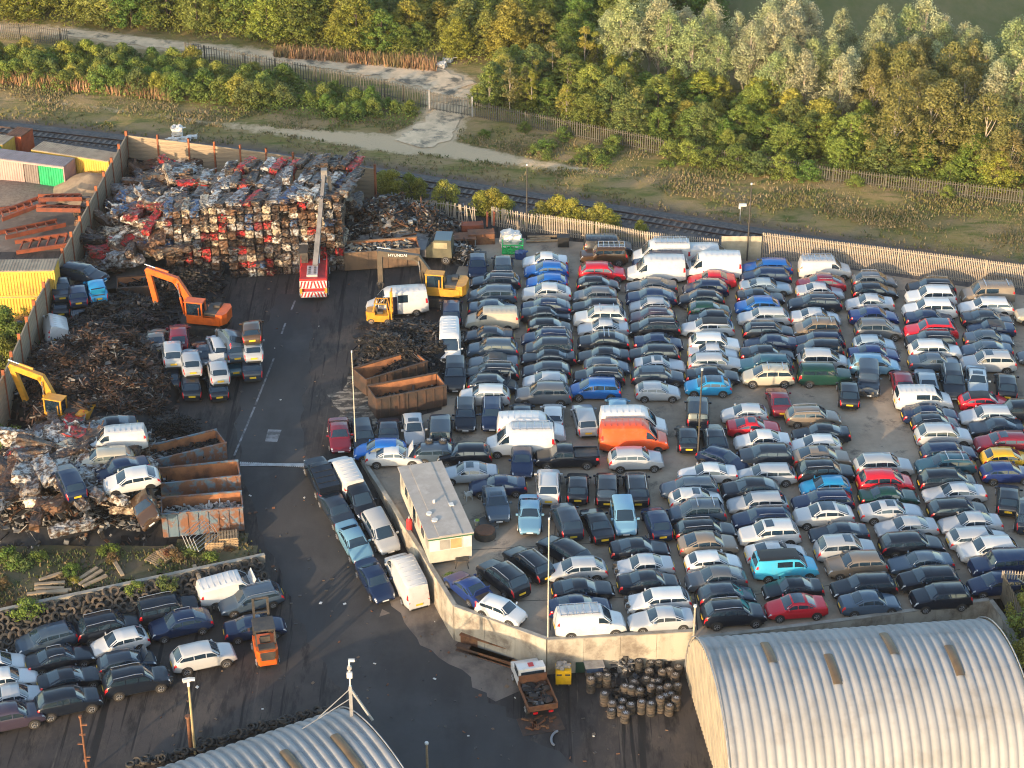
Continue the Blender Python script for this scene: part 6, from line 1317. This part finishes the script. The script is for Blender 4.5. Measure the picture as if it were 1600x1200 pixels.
m_ = MB(); m_.box((-1.0, 0, .85), (2.6, 1.85, .1)); obj('load_floor', m_.mesh('load_floor', RUST), s)
for nm, cc, dd in (('dropside', (-1.0, -.95, 1.05), (2.6, .06, .36)), ('dropside', (-1.0, .95, 1.05), (2.6, .06, .36)), ('headboard', (.27, 0, 1.25), (.06, 1.85, .75)), ('tailboard', (-2.32, 0, 1.0), (.06, 1.9, .4))): m_ = MB(); m_.box(cc, dd); obj(nm, m_.mesh(nm, RUST), s)
m_ = MB(); rn = random.Random(2); [m_.box((rn.uniform(-2, .1), rn.uniform(-.7, .7), .95 + rn.uniform(0, .15)), (rn.uniform(.1, .6), rn.uniform(.1, .5), .1), rz=rn.uniform(0, 3), m=rn.randrange(6)) for k in range(60)]; obj('scrap_load', m_.mesh('scrap_load', [smat(q) for q in PD]), s)['kind'] = 'stuff'
for y in (-.5, .5): m_ = MB(); m_.box((-2.37, y, .68), (.05, .3, .14)); obj('tail_light', m_.mesh('tail_light', TAIL), s)
for x in (1.9, -1.4):
    for y in (-.8, .8): obj('wheel', WHEELS[.325], s, (x, y, .33))
q = Q(845, 1132); s = thing('steel_plate', 'flat steel plate with scrap behind the flatbed pickup', 'steel plate', (q.x, q.y, zg(q.y)), R(14)); m_ = MB(); m_.box((0, 0, .03), (3.0, 1.9, .03)); obj('plate', m_.mesh('plate', DKRUST), s)
m_ = MB(); [m_.box((rn.uniform(-1, 1), rn.uniform(-.5, .7), .12), (rn.uniform(.2, .8), rn.uniform(.05, .2), .1), rz=rn.uniform(0, 3)) for k in range(20)]; obj('scrap', m_.mesh('scrap', RUST), s)['kind'] = 'stuff'
# ---------------------------------------------------------------- site cabin
c4 = [P(u, v, 2.75) for u, v in ((620, 730), (690, 724), (743, 826), (667, 843))]; p0 = P(667, 872); ax = (c4[3] - c4[0]); L = ax.length; ax.normalize(); rz = math.atan2(ax.y, ax.x); W_ = (c4[1] - c4[0]).length
cen = sum(c4, Vector()) / 4; s = thing('site_cabin', 'cream site cabin with a flat grey roof and boarded end window', 'cabin', (cen.x, cen.y, 0), rz)
CAB = mat('cabin_cream', (0.46, 0.43, 0.35), (0.36, 0.335, 0.27), .6, scale=.8); ROOFG = mat('felt_roof', (0.36, 0.325, 0.285), (0.30, 0.27, 0.24), .9, scale=.6, c3=(.42, .38, .34), s3=1.0)
m_ = MB(); m_.box((0, 0, 1.55), (L - .3, W_ - .3, 2.2)); obj('wall', m_.mesh('wall', CAB), s)
m_ = MB(); m_.box((0, 0, 2.71), (L, W_, .12)); m_.box((0, 0, 2.78), (L - .1, W_ * .5, .05)); obj('roof', m_.mesh('roof', ROOFG), s)
m_ = MB(); m_.box((L / 2 - .1, 0, 2.58), (.1, W_ - .1, .15)); obj('green_fascia', m_.mesh('green_fascia', mat('fascia_green', (.04, .13, .06), None, .5)), s)
BOARD = mat('window_board', (.50, .30, .13), (.4, .24, .11), .7)
for k, (y, w, mt) in enumerate(((-1.2, .7, WHITE), (-.1 - .35, .75, mat('net_window', (.32, .30, .26), None, .3)), (.42, .85, BOARD), (1.3, .5, WHITE))): m_ = MB(); m_.box((L / 2 - .14, y, 1.95), (.05, w, .85)); o = obj('end_window', m_.mesh('end_window', mt), s); m_ = MB(); m_.box((L / 2 - .145, y, 1.95), (.04, w + .12, .97)); obj('window_frame', m_.mesh('window_frame', WHITE), o)
for k in range(7):
    m_ = MB(); m_.box((-L / 2 + 1.0 + k * (L - 2) / 6, -W_ / 2 + .14, 1.85), (.85, .05, .75 if k != 3 else 1.5)); obj('side_window' if k != 3 else 'door', m_.mesh('side_window', GLASS if k % 2 else mat('net_window', (.32, .30, .26), None, .3)), s)
for x, y, r_ in ((.6, -.2, .11), (2.0, -.9, .22), (3.0, -.7, .25)): m_ = MB(); m_.cyl((x, y, 2.75), (x, y, 3.05 if r_ < .2 else 2.9), r_, n=10); obj('roof_vent', m_.mesh('roof_vent', WHITE), s)
m_ = MB(); m_.box((1.2, 1.0, 2.83), (.45, .35, .06)); obj('roof_hatch', m_.mesh('roof_hatch', WHITE), s)
for x in (-L / 2 + .8, 0, L / 2 - .8): m_ = MB(); m_.box((x, 0, .22), (.4, W_ - .5, .44)); obj('footing', m_.mesh('footing', DARKM), s)
# ---------------------------------------------------------------- wheels in stacks, tyre wall
STK = sorted([(1185,415,4),(1250,420,4),(1305,415,4),(1200,437,4),(1308,440,4),(1185,490,5),(1355,440,3),(1405,455,3),(1252,500,4),(1300,500,4),(1350,483,3),(1415,525,4),(1245,545,4),(1320,550,4),(1365,540,4),(1395,570,4),(900,555,3),(940,542,3),(985,545,3),(905,592,6),(948,570,5),(1000,575,5),(1225,590,4),(1262,606,3),(1295,606,3),(1155,610,4),(1105,635,5),(1140,642,5),(1255,640,4),(1305,650,3),(1355,635,4),(1408,630,4),(1190,657,4),(1340,690,3),(1367,680,3),(985,680,5),(1400,705,5),(1310,705,6),(1088,720,3),(1030,735,4),(1140,742,4),(1200,728,5),(1255,738,5),(1360,750,4),(1080,765,3),(1025,775,3),(1105,792,4)], key=lambda q: (q[1], q[0]))
tm = MB(); prf = [(.56, .0), (.84, -.01), (1, .1), (1, .9), (.84, 1.01), (.56, 1.0)]; nn = 14
tm.add([(.32 * a * math.cos(2 * math.pi * k / nn), .32 * a * math.sin(2 * math.pi * k / nn), .20 * b) for k in range(nn) for a, b in prf], [(k * 6 + j, ((k + 1) % nn) * 6 + j, ((k + 1) % nn) * 6 + j + 1, k * 6 + j + 1) for k in range(nn) for j in range(5)] + [(k * 6 + 5, ((k + 1) % nn) * 6 + 5, ((k + 1) % nn) * 6, k * 6) for k in range(nn)], 0, True)
TYM = fixn(tm.mesh('tyre', [TYRE], 50)); 
BRT = mat('brown_tyre', (0.075, 0.058, 0.044), (0.04, 0.033, 0.028), .85, scale=2.5, bump=.3, bscale=14); TYB = TYM.copy(); TYB.materials.clear(); TYB.materials.append(BRT)
rm = MB(); rm.cyl((0, 0, .10), (0, 0, .13), .19, n=14)
for k in range(5): a = 2 * math.pi * k / 5; rm.beam((0, 0, .17), (.18 * math.cos(a), .18 * math.sin(a), .185), .06, .04, 1)
rm.cyl((0, 0, .14), (0, 0, .19), .06, m=1); vs = []; 
for k in range(14): a = 2 * math.pi * k / 14; vs += [(.165 * math.cos(a), .165 * math.sin(a), .185), (.20 * math.cos(a), .20 * math.sin(a), .195)]
rm.add(vs, [(2 * k, (2 * k + 2) % 28, (2 * k + 3) % 28, 2 * k + 1) for k in range(14)], 1); RMM = rm.mesh('rim', [TRIM, RIM])
RT = random.Random(5)
for i, (x, y, n) in enumerate(STK):
    p = Q(680 + x / 3.72, 900 + y / 3.72, n * .205); z = zg(p.y); side = 'left' if x < 1060 else ('right' if x > 1290 else 'middle'); rowp = 'back' if y < 520 else ('front' if y > 690 else 'centre')
    for k in range(n):
        t = thing('stacked_roadwheel', f"{'bright rimmed wheel topping' if k == n - 1 else ORD[k + 1] + ' tyre up in'} in the {ORD[i + 1]} stack of the wheel store from the back", 'stacked wheel', (p.x + RT.uniform(-.03, .03), p.y + RT.uniform(-.03, .03), z + k * .205 + .006), RT.uniform(0, 6), 'wheels and tyres stacked beside the shed')
        obj('tyre', TYB if (RT.random() < .75 and y > 520) else TYM, t)
        if k == n - 1: obj('rim', RMM, t)
TW = [Q(-60, 972, 1.75), Q(413, 858, 1.75)]; TW = [Vector((q.x, q.y, 0)) for q in TW]
wl = wall(TW, -.62, 'low concrete wall behind the bank of tyres in the lower yard', name='tyre_wall', zb=-3.2)
d = TW[1] - TW[0]; L = d.length; d.normalize(); nrm = Vector((d.y, -d.x, 0)); wt = -.85
for row in range(8):
    for k in range(int(L / .66)):
        p = TW[0] + d * ((k + .5 * (row % 2)) * .66 + RT.uniform(-.12, .12)) + nrm * (.40 + row * .38 + RT.uniform(-.1, .1)); base = zg(p.y); hgt = (wt + .02 - base) * (1 - (row + .3) / 8.2) + RT.uniform(-.08, .1)
        o = obj('tyre_carcass', TYM if RT.random() < .65 else TYB, None, (p.x, p.y, base + max(.04, hgt)), rot=(RT.uniform(.7, 1.4) if RT.random() < .8 else RT.uniform(-.2, .3), RT.uniform(-.3, .3), math.atan2(d.y, d.x) + RT.uniform(-.6, .6)), scale=RT.uniform(1.0, 1.25))
        tag(o, f"worn tyre in the sloping bank by the low wall, {ORD[row + 1]} row down, {ORD[k + 1]} from left", 'tyre', 'tyres banked against the low concrete wall')
mb = MB(); q0, q1 = TW; mb.add([(q0.x + nrm.x * .2, q0.y + nrm.y * .2, wt - .35), (q1.x + nrm.x * .2, q1.y + nrm.y * .2, wt - .35), (q1.x + nrm.x * 3.2, q1.y + nrm.y * 3.2, zg(q1.y) + .02), (q0.x + nrm.x * 3.2, q0.y + nrm.y * 3.2, zg(q0.y) + .02)], [(0, 1, 2, 3)]); kind(obj('tyre_debris', mb.mesh('tyre_debris', TYRE)), 'stuff')
mb = MB()
for k in range(70):
    u = 205 + k * 4.3; v = 1202 - (u - 205) * .297; p = Q(u, v, .1); M = Matrix.Translation((p.x + RT.uniform(-.3, .3), p.y + RT.uniform(-.3, .3), zg(p.y) + .1 + RT.uniform(0, .4))) @ Matrix.Rotation(RT.uniform(-.6, 1.0), 4, 'X') @ Matrix.Rotation(RT.uniform(0, 6), 4, 'Z')
    mb.add([M @ v_.co for v_ in TYM.vertices], [tuple(f_.vertices) for f_ in TYM.polygons], 0, True)
kind(obj('shed_tyre_heap', mb.mesh('shed_tyre_heap', TYRE)), 'stuff')
# ---------------------------------------------------------------- posts and lamps
def pole(u, v, h, r, lab, nm='lamp_post', mt=STEEL, slope=True, head='cap', z=None):
    p = Q(u, v) if z is None else P(u, v, z); b = zg(p.y) if z is None else z; s = thing(nm, lab, 'lamp post' if nm == 'lamp_post' else nm.replace('_', ' '), (p.x, p.y, b))
    m_ = MB(); m_.cyl((0, 0, 0), (0, 0, h), r, r * .75, 8); obj('pole', m_.mesh('pole', mt), s); m_ = MB()
    if head == 'lamp': m_.box((.2, 0, h + .05), (.75, .3, .22)); m_.box((-.1, 0, h - .2), (.2, .2, .3))
    elif head == 'twin': m_.box((-.12, 0, h + .05), (.5, .26, .2), rz=.4); m_.box((.28, 0, h + .12), (.35, .2, .16)); m_.box((0, 0, h - .25), (.16, .16, .4))
    else: m_.cyl((0, 0, h), (0, 0, h + .15), r * 1.3, n=8)
    obj('lamp_head' if head != 'cap' else 'cap', m_.mesh('lamp_head', WHITE if head != 'cap' or mt is not RUST else RUST), s); return s
pole(823, 374, 7.9, .07, 'thin dark lamp post by the short palisade fence', mt=DARKM, z=0); pole(1167, 407, 8.0, .08, 'thin dark lamp post at the end of the cream panel fence', mt=DARKM, z=0)
pole(556, 700, 8.9, .05, 'pale lamp post at the top end of the retaining wall', mt=CAB, z=.3); pole(856, 997, 10.0, .055, 'tall pale lamp post on the corner of the retaining wall', mt=CAB, z=.3)
pole(1090, 716, 8.2, .08, 'dark lamp post in the middle of the car park', mt=DARKM, z=0); pole(305, 1178, 6.2, .10, 'yellowish lamp post with white twin heads by the lower shed', mt=mat('pole_yellow', (.45, .34, .17), None, .6), head='twin')
pole(1081, 1048, 5.6, .10, 'cream post beside the gable of the large shed', 'post', CREAM)
s = pole(137, 1210, 4.8, .09, 'rusty mast with stubs at the bottom edge', 'mast', RUST); [s]
m_ = MB(); [m_.box((RT.uniform(-.2, .2), 0, z), (.4, .12, .1)) for z in (1.2, 1.5, 2.6, 3.4, 4.2)]; obj('stub', m_.mesh('stub', RUST), s)
pole(299, 1176, 3.0, .16, 'short rusty post beside the yellowish lamp post', 'post', RUST)
rp0 = Vector((-11.9, 111.7 - 6.5 * 0, 0)); q = P(549, 1108, ROADZ + 4.9)
s = thing('camera_mast', 'white camera mast with braces on the end of the lower shed', 'camera mast', (q.x, q.y, ROADZ + 3.2))
m_ = MB(); m_.beam((0, 0, 0), (0, 0, 3.6), .22); obj('mast_tube', m_.mesh('mast_tube', STEEL), s)
m_ = MB(); m_.cyl((0, 0, 3.6), (0, 0, 5.6), .06); obj('pole', m_.mesh('pole', WHITE), s)
for a in ((1.4, -.3, 1.0), (-2.2, -.6, 1.4), (-3.2, -1.2, 1.0)): m_ = MB(); m_.beam((0, 0, 3.4 if a[0] > -3 else 2.6), a, .14 if a[0] > 0 else .05); obj('brace', m_.mesh('brace', STEEL), s)
m_ = MB(); m_.box((0, -.12, 4.6), (.36, .2, .42)); m_.box((.16, 0, 5.7), (.4, .16, .16)); obj('camera_head', m_.mesh('camera_head', WHITE), s); m_ = MB(); m_.cyl((0, -.1, 5.1), (0, .1, 5.1), .16, n=10); obj('horn', m_.mesh('horn', STEEL), s)
s = pole(668, 1216, 2.9, .10, 'wooden pole with white insulators at the bottom edge', 'pole_post', WOODPALLET)
pole(1156, 345, 1.7, .05, 'white signal box on a thin post beside the railway', 'signal_post', STEEL, z=0, head='lamp')
# ---------------------------------------------------------------- loose things
def simple_thing(nm, lab, cat, u, v, parts, rz=0.0, slope=True, up=0.0, group=None):
    p = Q(u, v, up); s = thing(nm, lab, cat, (p.x, p.y, zg(p.y) + up), rz, group)
    for pn, m_, mt in parts: obj(pn, m_.mesh(pn, mt), s)
    return s
def mbx(*bs):
    m_ = MB()
    for b in bs: m_.box(*b)
    return m_
legs = MB(); [legs.beam((x, y, 0), (x * .85, y * .85, .45), .05) for x in (-.24, .24) for y in (-.24, .24)]
bk = MB(); [bk.beam((-.2 + k * .1, .24, .45), (-.2 + k * .1, .30, .88), .05) for k in range(5)]; bk.beam((-.24, .3, .88), (.24, .3, .88), .06); [bk.beam((x, -.2, .66), (x, .26, .66), .05) for x in (-.26, .26)]
simple_thing('plastic_chair', 'white plastic garden chair beside the grey cabin roof', 'chair', 732, 780, [('leg_frame', legs, WHITE), ('seat', mbx(((0, 0, .46), (.5, .5, .05))), WHITE), ('backrest', bk, WHITE)], R(200))
m_ = MB(); m_.cyl((0, 0, 0), (0, 0, .55), .85, n=18); m2 = MB(); m2.cyl((0, 0, .55), (0, 0, .6), .78, n=18)
simple_thing('cable_drum', 'rusty round drum beside the cabin', 'drum', 758, 838, [('drum', m_, DARKM), ('rusty_top', m2, RUST)])
m_ = MB(); m_.cyl((0, 0, 0), (0, 0, .35), .8, .75, 18, cap=False); m2 = MB(); m2.cyl((0, 0, .35), (0, 0, .42), .82, n=18); simple_thing('metal_ring', 'grey metal ring tub between the drum and the slate SUV', 'tub', 762, 820, [('tub', m_, STEEL), ('rim', m2, DARKM)])
simple_thing('bucket', 'white bucket with a yellow-green rag beside the slate SUV', 'bucket', 746, 820, [('tub', (lambda m_: (m_.cyl((0, 0, 0), (0, 0, .4), .2, .26, 12), m_)[1])(MB()), WHITE), ('rag', mbx(((0, 0, .42), (.3, .3, .1))), mat('lime', (.35, .45, .03), None, .6))])
m_ = MB(); m_.cyl((0, 0, 0), (0, 0, 1.15), .24, n=14); m_.cyl((0, 0, 1.15), (0, 0, 1.32), .24, .1, 14); m2 = MB(); m2.cyl((0, 0, 1.32), (0, 0, 1.5), .09); simple_thing('gas_cylinder', 'red gas cylinder standing against the cabin', 'gas cylinder', 640, 832, [('bottle', m_, REDP), ('valve', m2, STEEL)], up=0)
bpy.data.objects[-1] if False else None
for s_, lab in (('gas_cylinder', 0),):
    o = bpy.data.objects[s_]; o.location = P(640, 832)
for nm, xy in (('plastic_chair', (732, 780)), ('cable_drum', (758, 838)), ('metal_ring', (764, 822)), ('bucket', (746, 820))): bpy.data.objects[nm].location = P(*xy)
lg = MB(); [lg.beam((x, y, 0), (x * .7, y * .7, .6), .05) for x in (-.5, .5) for y in (-.4, .4)]; s = simple_thing('folding_table', 'small dark folding table at the end of the cabin', 'table', 722, 884, [('table_top', mbx(((0, 0, .62), (1.0, .7, .05))), DARKM), ('leg_frame', lg, DARKM)]); s.location = P(722, 884)
# yellow bin, beams, junk under the wall
m_ = MB(); m_.box((0, 0, .75), (1.1, .95, 1.15)); m2 = mbx(((-.3, -.48, 1.0), (.36, .03, .13)), ((.3, -.48, 1.0), (.36, .03, .13))); m3 = MB(); rn = random.Random(8); [m3.box((rn.uniform(-.4, .4), rn.uniform(-.35, .35), 1.4 + rn.uniform(0, .2)), (.3, .25, .2), rz=rn.uniform(0, 3)) for k in range(14)]
simple_thing('yellow_bin', 'bright yellow bin heaped with grey waste under the wall', 'bin', 880, 1066, [('tub', m_, mat('bin_yellow', (.75, .42, .01), None, .45)), ('handle_slot', m2, DARKM), ('waste', m3, STEEL), ('foot_rail', mbx(((-.4, 0, .09), (.12, .9, .18)), ((.4, 0, .09), (.12, .9, .18))), DARKM)])
for k, (a, b, h, mt) in enumerate((((720, 1006), (842, 1042), .35, RUST), ((714, 1014), (800, 1040), .15, DKRUST), ((735, 1020), (832, 1052), .2, RUST))):
    q0, q1 = Q(*a), Q(*b); q0.z = zg(q0.y) + h; q1.z = zg(q1.y) + h; s = thing('steel_beam', ('tall rusty red', 'low dark', 'nearest rusty')[k] + ' steel beam lying under the retaining wall', 'steel beam', q0, group='steel beams under the wall'); d = q1 - q0
    for nm, z, w, hh in (('flange', .0, .5, .06), ('web', .45 if k == 0 else .2, .06, .85 if k == 0 else .35), ('flange', .9 if k == 0 else .4, .5, .06)): m_ = MB(); m_.beam(Vector((0, 0, z - h + .05)), d + Vector((0, 0, z - h + .05)), w, hh); obj(nm, m_.mesh(nm, mt), s)
m_ = MB(); m_.beam((-.45, 0, 0), (-.45, 0, 1.5), .14); m_.beam((.45, 0, 0), (.45, 0, 1.5), .14); m_.beam((-.45, 0, 1.45), (.45, 0, 1.45), .14); m_.box((0, 0, .35), (.9, .08, .7)); simple_thing('car_door', 'dark red van door propped behind the white flatbed pickup', 'door', 848, 1040, [('door_frame', m_, simple('door_red', (.25, .02, .02), .4))], R(-10))
m_ = MB(); [m_.cyl((.8 * math.cos(a) - .15, 0, .9 * math.sin(a) * .9 + .05), (.8 * math.cos(a + .3) - .15, 0, .9 * math.sin(a + .3) * .9 + .05), .2, n=6) for a in np.arange(0, 3.0, .3)]; simple_thing('tyre_hoop', 'large dark rubber hoop leaning on the retaining wall', 'rubber hoop', 912, 1046, [('hoop', m_, TYRE), ('green_box', mbx(((-.1, -.2, .5), (1.0, .5, .9))), mat('dark_green_box', (.015, .05, .035), None, .4))])
simple_thing('crate', 'pale panelled crate beside the rubber hoop', 'crate', 928, 1056, [('top_sheet', mbx(((0, 0, 1.02), (1.4, .9, .06))), STEEL), ('box', mbx(((0, 0, .5), (1.2, .8, .98))), mat('blue_crate', (.03, .06, .13), None, .5))], R(8))
kk = scrap('engine_scrap', [(957, 1046), (962, 1026), (986, 1022), (990, 1050), (974, 1058)], .8, 240, [PM[0], PM[5], PD[0], PM[1], PM[4], PM[2]], 12, .3, .9)
scrap('wheel_store_litter', [(955, 1100), (960, 1075), (1000, 1080), (1010, 1095)], .3, 120, PD, 13, .3, .7)
q = Q(865, 1155); s = thing('torn_bumper', 'curved grey torn bumper on the road near the flatbed pickup', 'bumper', (q.x, q.y, zg(q.y)), R(80)); m_ = MB(); pts = [Vector((.8 * math.cos(a), .45 * math.sin(a) - .3, .12)) for a in np.linspace(.3, 2.8, 8)]; m_.tube(pts, .09, 6); obj('bumper_bar', m_.mesh('bumper_bar', simple('grey_bumper', (.2, .22, .25), .4)), s)
# things behind the parked cars
q = P(801, 393); s = thing('cage_skip', 'bright green mesh cage skip with white bags behind the parked cars', 'cage', (q.x, q.y, 0), 0); 
for z in (.1, .55, 1.0): m_ = MB(); [m_.beam(a, b, .09) for a, b in (((-1, -.7, z), (1, -.7, z)), ((1, -.7, z), (1, .7, z)), ((1, .7, z), (-1, .7, z)), ((-1, .7, z), (-1, -.7, z)))]; obj('rail', m_.mesh('rail', GREEN), s)
m_ = MB(); [m_.beam((x, y, .05), (x, y, 1.0), .07) for x in np.linspace(-1, 1, 6) for y in (-.7, .7)]; obj('upright', m_.mesh('upright', GREEN), s); m_ = MB(); m_.box((0, 0, .12), (1.9, 1.3, .06)); obj('base', m_.mesh('base', GREEN), s)
bag = lump('white_bag', (1.9, 1.5, 1.5), (4, 4, 4), .16, 5, WHITE, (0, 0, .75)); tag(obj('white_bag', bag, None, P(798, 384)), 'large white sack behind the green cage', 'sack'); 
bag2 = lump('blue_box', (1.1, .9, .7), (2, 2, 2), .04, 5, simple('blue_box', (.02, .06, .2), .4), (0, 0, .35)); tag(obj('blue_box', bag2, None, P(813, 403)), 'blue box in front of the green cage', 'box')
q = P(880, 384); s = thing('wheelie_bin', 'black lidded waste bin by the palisade fence', 'bin', (q.x, q.y, 0)); obj('tub', mbx(((0, 0, .5), (1.1, .85, .95))).mesh('tub', TRIM), s); obj('lid', mbx(((0, .02, 1.02), (1.2, .95, .1))).mesh('lid', TRIM), s)
for k, (u, v, d, cc, lab) in enumerate(((752, 378, (2.6, 1.3, 1.1), RUST, 'rust-red metal box left of the green cage'), (738, 362, (2.2, 1.0, .9), STO, 'orange-red metal drum piece behind the rusty box'), (726, 382, (2.2, 1.6, .15), RUST, 'brown sheet table of steel left of the rusty box'))):
    q = P(u, v); s = thing('scrap_box', lab, 'metal box', (q.x, q.y, 0), R(5)); obj('box', mbx(((0, 0, d[2] / 2 + (.8 if k == 2 else 0)), d)).mesh('box', cc), s)
    m_ = MB(); [m_.beam((x, y, 0), (x, y, .85 if k == 2 else d[2] + .05), .09) for x in (-d[0] / 2 + .1, d[0] / 2 - .1) for y in (-d[1] / 2, d[1] / 2)]; obj('leg', m_.mesh('leg', STEEL if k == 2 else cc), s)
s = thing('orange_prongs', 'pair of orange steel prongs standing on the rusty box', 'steel prong', P(766, 366), R(15)); [obj('prong', (lambda m_: (m_.beam((x, 0, .9), (x + .1, .1, 2.4), .35, .12), m_)[1])(MB()).mesh('prong', STO), s) for x in (-.35, .35)]
for k, (a, b) in enumerate((((824, 372), (870, 371)), ((828, 376), (860, 374)), ((822, 379), (880, 377)))):
    q0, q1 = P(*a), P(*b); s = thing('timber_plank', ('rear', 'middle', 'front')[k] + ' pale plank lying at the foot of the fence by the waste bin', 'plank', q0, group='planks by the fence'); m_ = MB(); m_.beam((0, 0, .15), q1 - q0 + Vector((0, 0, .15)), .3, .1); obj('plank', m_.mesh('plank', WOODPALLET), s)
scrap('engine_parts', [(705, 405), (712, 390), (742, 392), (740, 412), (715, 415)], .8, 260, [PD[0], PM[0], PD[2], PD[1], PM[2], PM[4]], 17, .4, .9)
# waste ground: pallets, planks, grey frame, white rubble
def pallet_stack(u, v, n, rz, lab, tilt=0.0):
    p = P(u, v); 
    for k in range(n):
        s = thing('pallet', f"{lab}, {'topmost' if k == n - 1 else ORD[k + 1] + ' from the ground'}" if n > 1 else lab, 'pallet', (p.x + RT.uniform(-.05, .05), p.y, zw(p.x, p.y) + k * .15 + .05), rz + RT.uniform(-.04, .04), 'pallets on the waste ground'); s.rotation_euler.x = tilt; s.scale = (1.2, 1.2, 1.1)
        for y in (-.45, 0, .45): m_ = MB(); m_.box((0, y, .05), (1.2, .09, .09)); obj('bearer', m_.mesh('bearer', WOODPALLET), s)
        for i in range(7): m_ = MB(); m_.box((-.53 + i * .177, 0, .11), (.11, 1.0, .022)); obj('slat', m_.mesh('slat', WOODPALLET), s)
pallet_stack(357, 834, 6, R(8), 'pallet in the right stack beside the blue skip'); pallet_stack(334, 838, 5, R(4), 'pallet in the left stack beside the blue skip'); pallet_stack(262, 852, 2, R(40), 'tilted old pallet left of the grey frame', .3); pallet_stack(243, 858, 1, R(60), 'flat old pallet leftmost on the waste ground', .15)
for k, (a, b, lab) in enumerate((((60, 893), (95, 882), 'upper'), ((52, 900), (100, 897), 'second'), ((52, 906), (98, 906), 'third'), ((54, 912), (104, 912), 'lowest'), ((112, 898), (150, 874), 'left diagonal'), ((122, 900), (158, 878), 'middle diagonal'), ((128, 903), (165, 886), 'right diagonal'), ((176, 862), (190, 886), 'short'), ((302, 870), (312, 895), 'upright looking'), ((40, 915), (110, 908), 'long grey'))):
    q0, q1 = P(*a), P(*b); s = thing('timber_plank', f"{lab} weathered timber on the weedy waste ground", 'plank', (q0.x, q0.y, zw(q0.x, q0.y) + .15), group='timbers on the waste ground'); m_ = MB(); m_.beam((0, 0, .05), q1 - q0 + Vector((0, 0, .08)), .28, .16); obj('plank', m_.mesh('plank', WOODP), s)
q = P(316, 846); s = thing('fence_frame', 'grey tubular frame panels leaning between pallets', 'metal frame', (q.x, q.y, 0), R(62))
for k in range(4): m_ = MB(); y = -.6 + k * .34; pts = [(-1.3, y, .05), (-1.2, y + .5, 1.0), (1.2, y + .5, 1.0), (1.3, y, .05), (-1.3, y, .05)]; m_.tube([Vector(t) for t in pts], .03, 5); obj('tube_frame', m_.mesh('tube_frame', STEEL), s)
for k, (u, v, sc_) in enumerate(((278, 212, .9), (272, 220, .5), (290, 219, .5), (300, 216, .45), (285, 224, .4))):
    o = tag(obj('rubble_bag' if k == 0 else 'white_rubble', lump('rubble', (1.3, 1.1, 1.0), (3, 3, 3), .15, 70 + k, WHITE, (0, 0, .5)), None, P(u, v), scale=(sc_ * (1 if k == 0 else 1.8), sc_, sc_ * (1.2 if k == 0 else .7))), ('large white sack' if k == 0 else ORD[k] + ' heap of white rubble from the left') + ' beyond the sunlit plank wall', 'sack' if k == 0 else 'rubble', 'white waste beyond the wall')
for k, (u, v, sc_) in enumerate(((225, 862, .5), (215, 872, .4), (20, 843, .45), (145, 850, .4), (205, 846, .45), (800, 96, 1.6), (690, 104, 1.0), (660, 98, .8), (640, 101, .7), (700, 96, .9))):
    p = P(u, v); tag(obj('white_litter', lump('litter', (1.1, .9, .5), (3, 3, 2), .16, 90 + k, WHITE, (0, 0, .2)), None, (p.x, p.y, zg(p.y)), rz=k, scale=sc_), f"{ORD[k + 1]} scrap of pale litter, on the {'waste ground' if k < 5 else 'verge of the pale track'}", 'litter', 'pale litter')
WEED = mat('weedy_ground', (0.085, 0.075, 0.032), (0.12, 0.085, 0.05), .95, scale=.7, bump=.6, bscale=5, c3=(.05, .065, .02), s3=.6)
wp = [P(u, v) for u, v in ((-40, 835), (60, 838), (240, 838), (375, 810), (395, 835), (412, 852))]; ql = [(q.x, q.y) for q in wp] + [(TW[1].x, TW[1].y + .3), (TW[0].x - 3, TW[0].y + .3)]
mb = MB(); xs_ = np.arange(-60, -20, .9); ys_ = np.arange(105, 150, .9)
for x in xs_:
    for y in ys_:
        if inpoly(x + .45, y + .45, ql): mb.add([(x, y, max(zg(y), -1.0) + .03 + .1 * noise2(x, y, 2)), (x + .9, y, max(zg(y), -1.0) + .03 + .1 * noise2(x + .9, y, 2)), (x + .9, y + .9, max(zg(y + .9), -1.0) + .03 + .1 * noise2(x + .9, y + .9, 2)), (x, y + .9, max(zg(y + .9), -1.0) + .03 + .1 * noise2(x, y + .9, 2))], [(0, 1, 2, 3)], 0, True)
kind(obj('waste_ground', mb.mesh('waste_ground', WEED)), 'structure')

rl = random.Random(77); mb = MB()
for k in range(520):
    u, v = rl.uniform(250, 1060), rl.uniform(440, 1190); p = Q(u, v)
    if inpoly(p.x, p.y, poly2): continue
    z = zg(p.y); q = rl.uniform(.06, .28); mb.box((p.x, p.y, z + .03), (q, q * rl.uniform(.3, 1), .05), m=rl.choice((0, 0, 0, 0, 0, 1, 1, 3, 3, 2)), rot=Matrix.Rotation(rl.uniform(0, 6), 3, 'Z') @ Matrix.Rotation(rl.uniform(-.4, .4), 3, 'X'))
kind(obj('yard_litter', mb.mesh('yard_litter', [DARKM, RUST, WHITE, BRN])), 'stuff')
# ---------------------------------------------------------------- evening air
hz = MB(); hz.box((0, 150, 45), (10000, 10000, 98.4)); hm = bpy.data.materials.new('evening_air'); hm.use_nodes = True; ht = hm.node_tree
ht.nodes.remove(ht.nodes['Principled BSDF']); hv = ht.nodes.new('ShaderNodeVolumePrincipled'); hv.inputs['Color'].default_value = (.95, .93, .9, 1); hv.inputs['Density'].default_value = 0.00008; hv.inputs['Anisotropy'].default_value = 0.2
ht.links.new(hv.outputs[0], ht.nodes['Material Output'].inputs['Volume'])
kind(obj('haze', fixn(hz.mesh('haze', hm))), 'stuff')
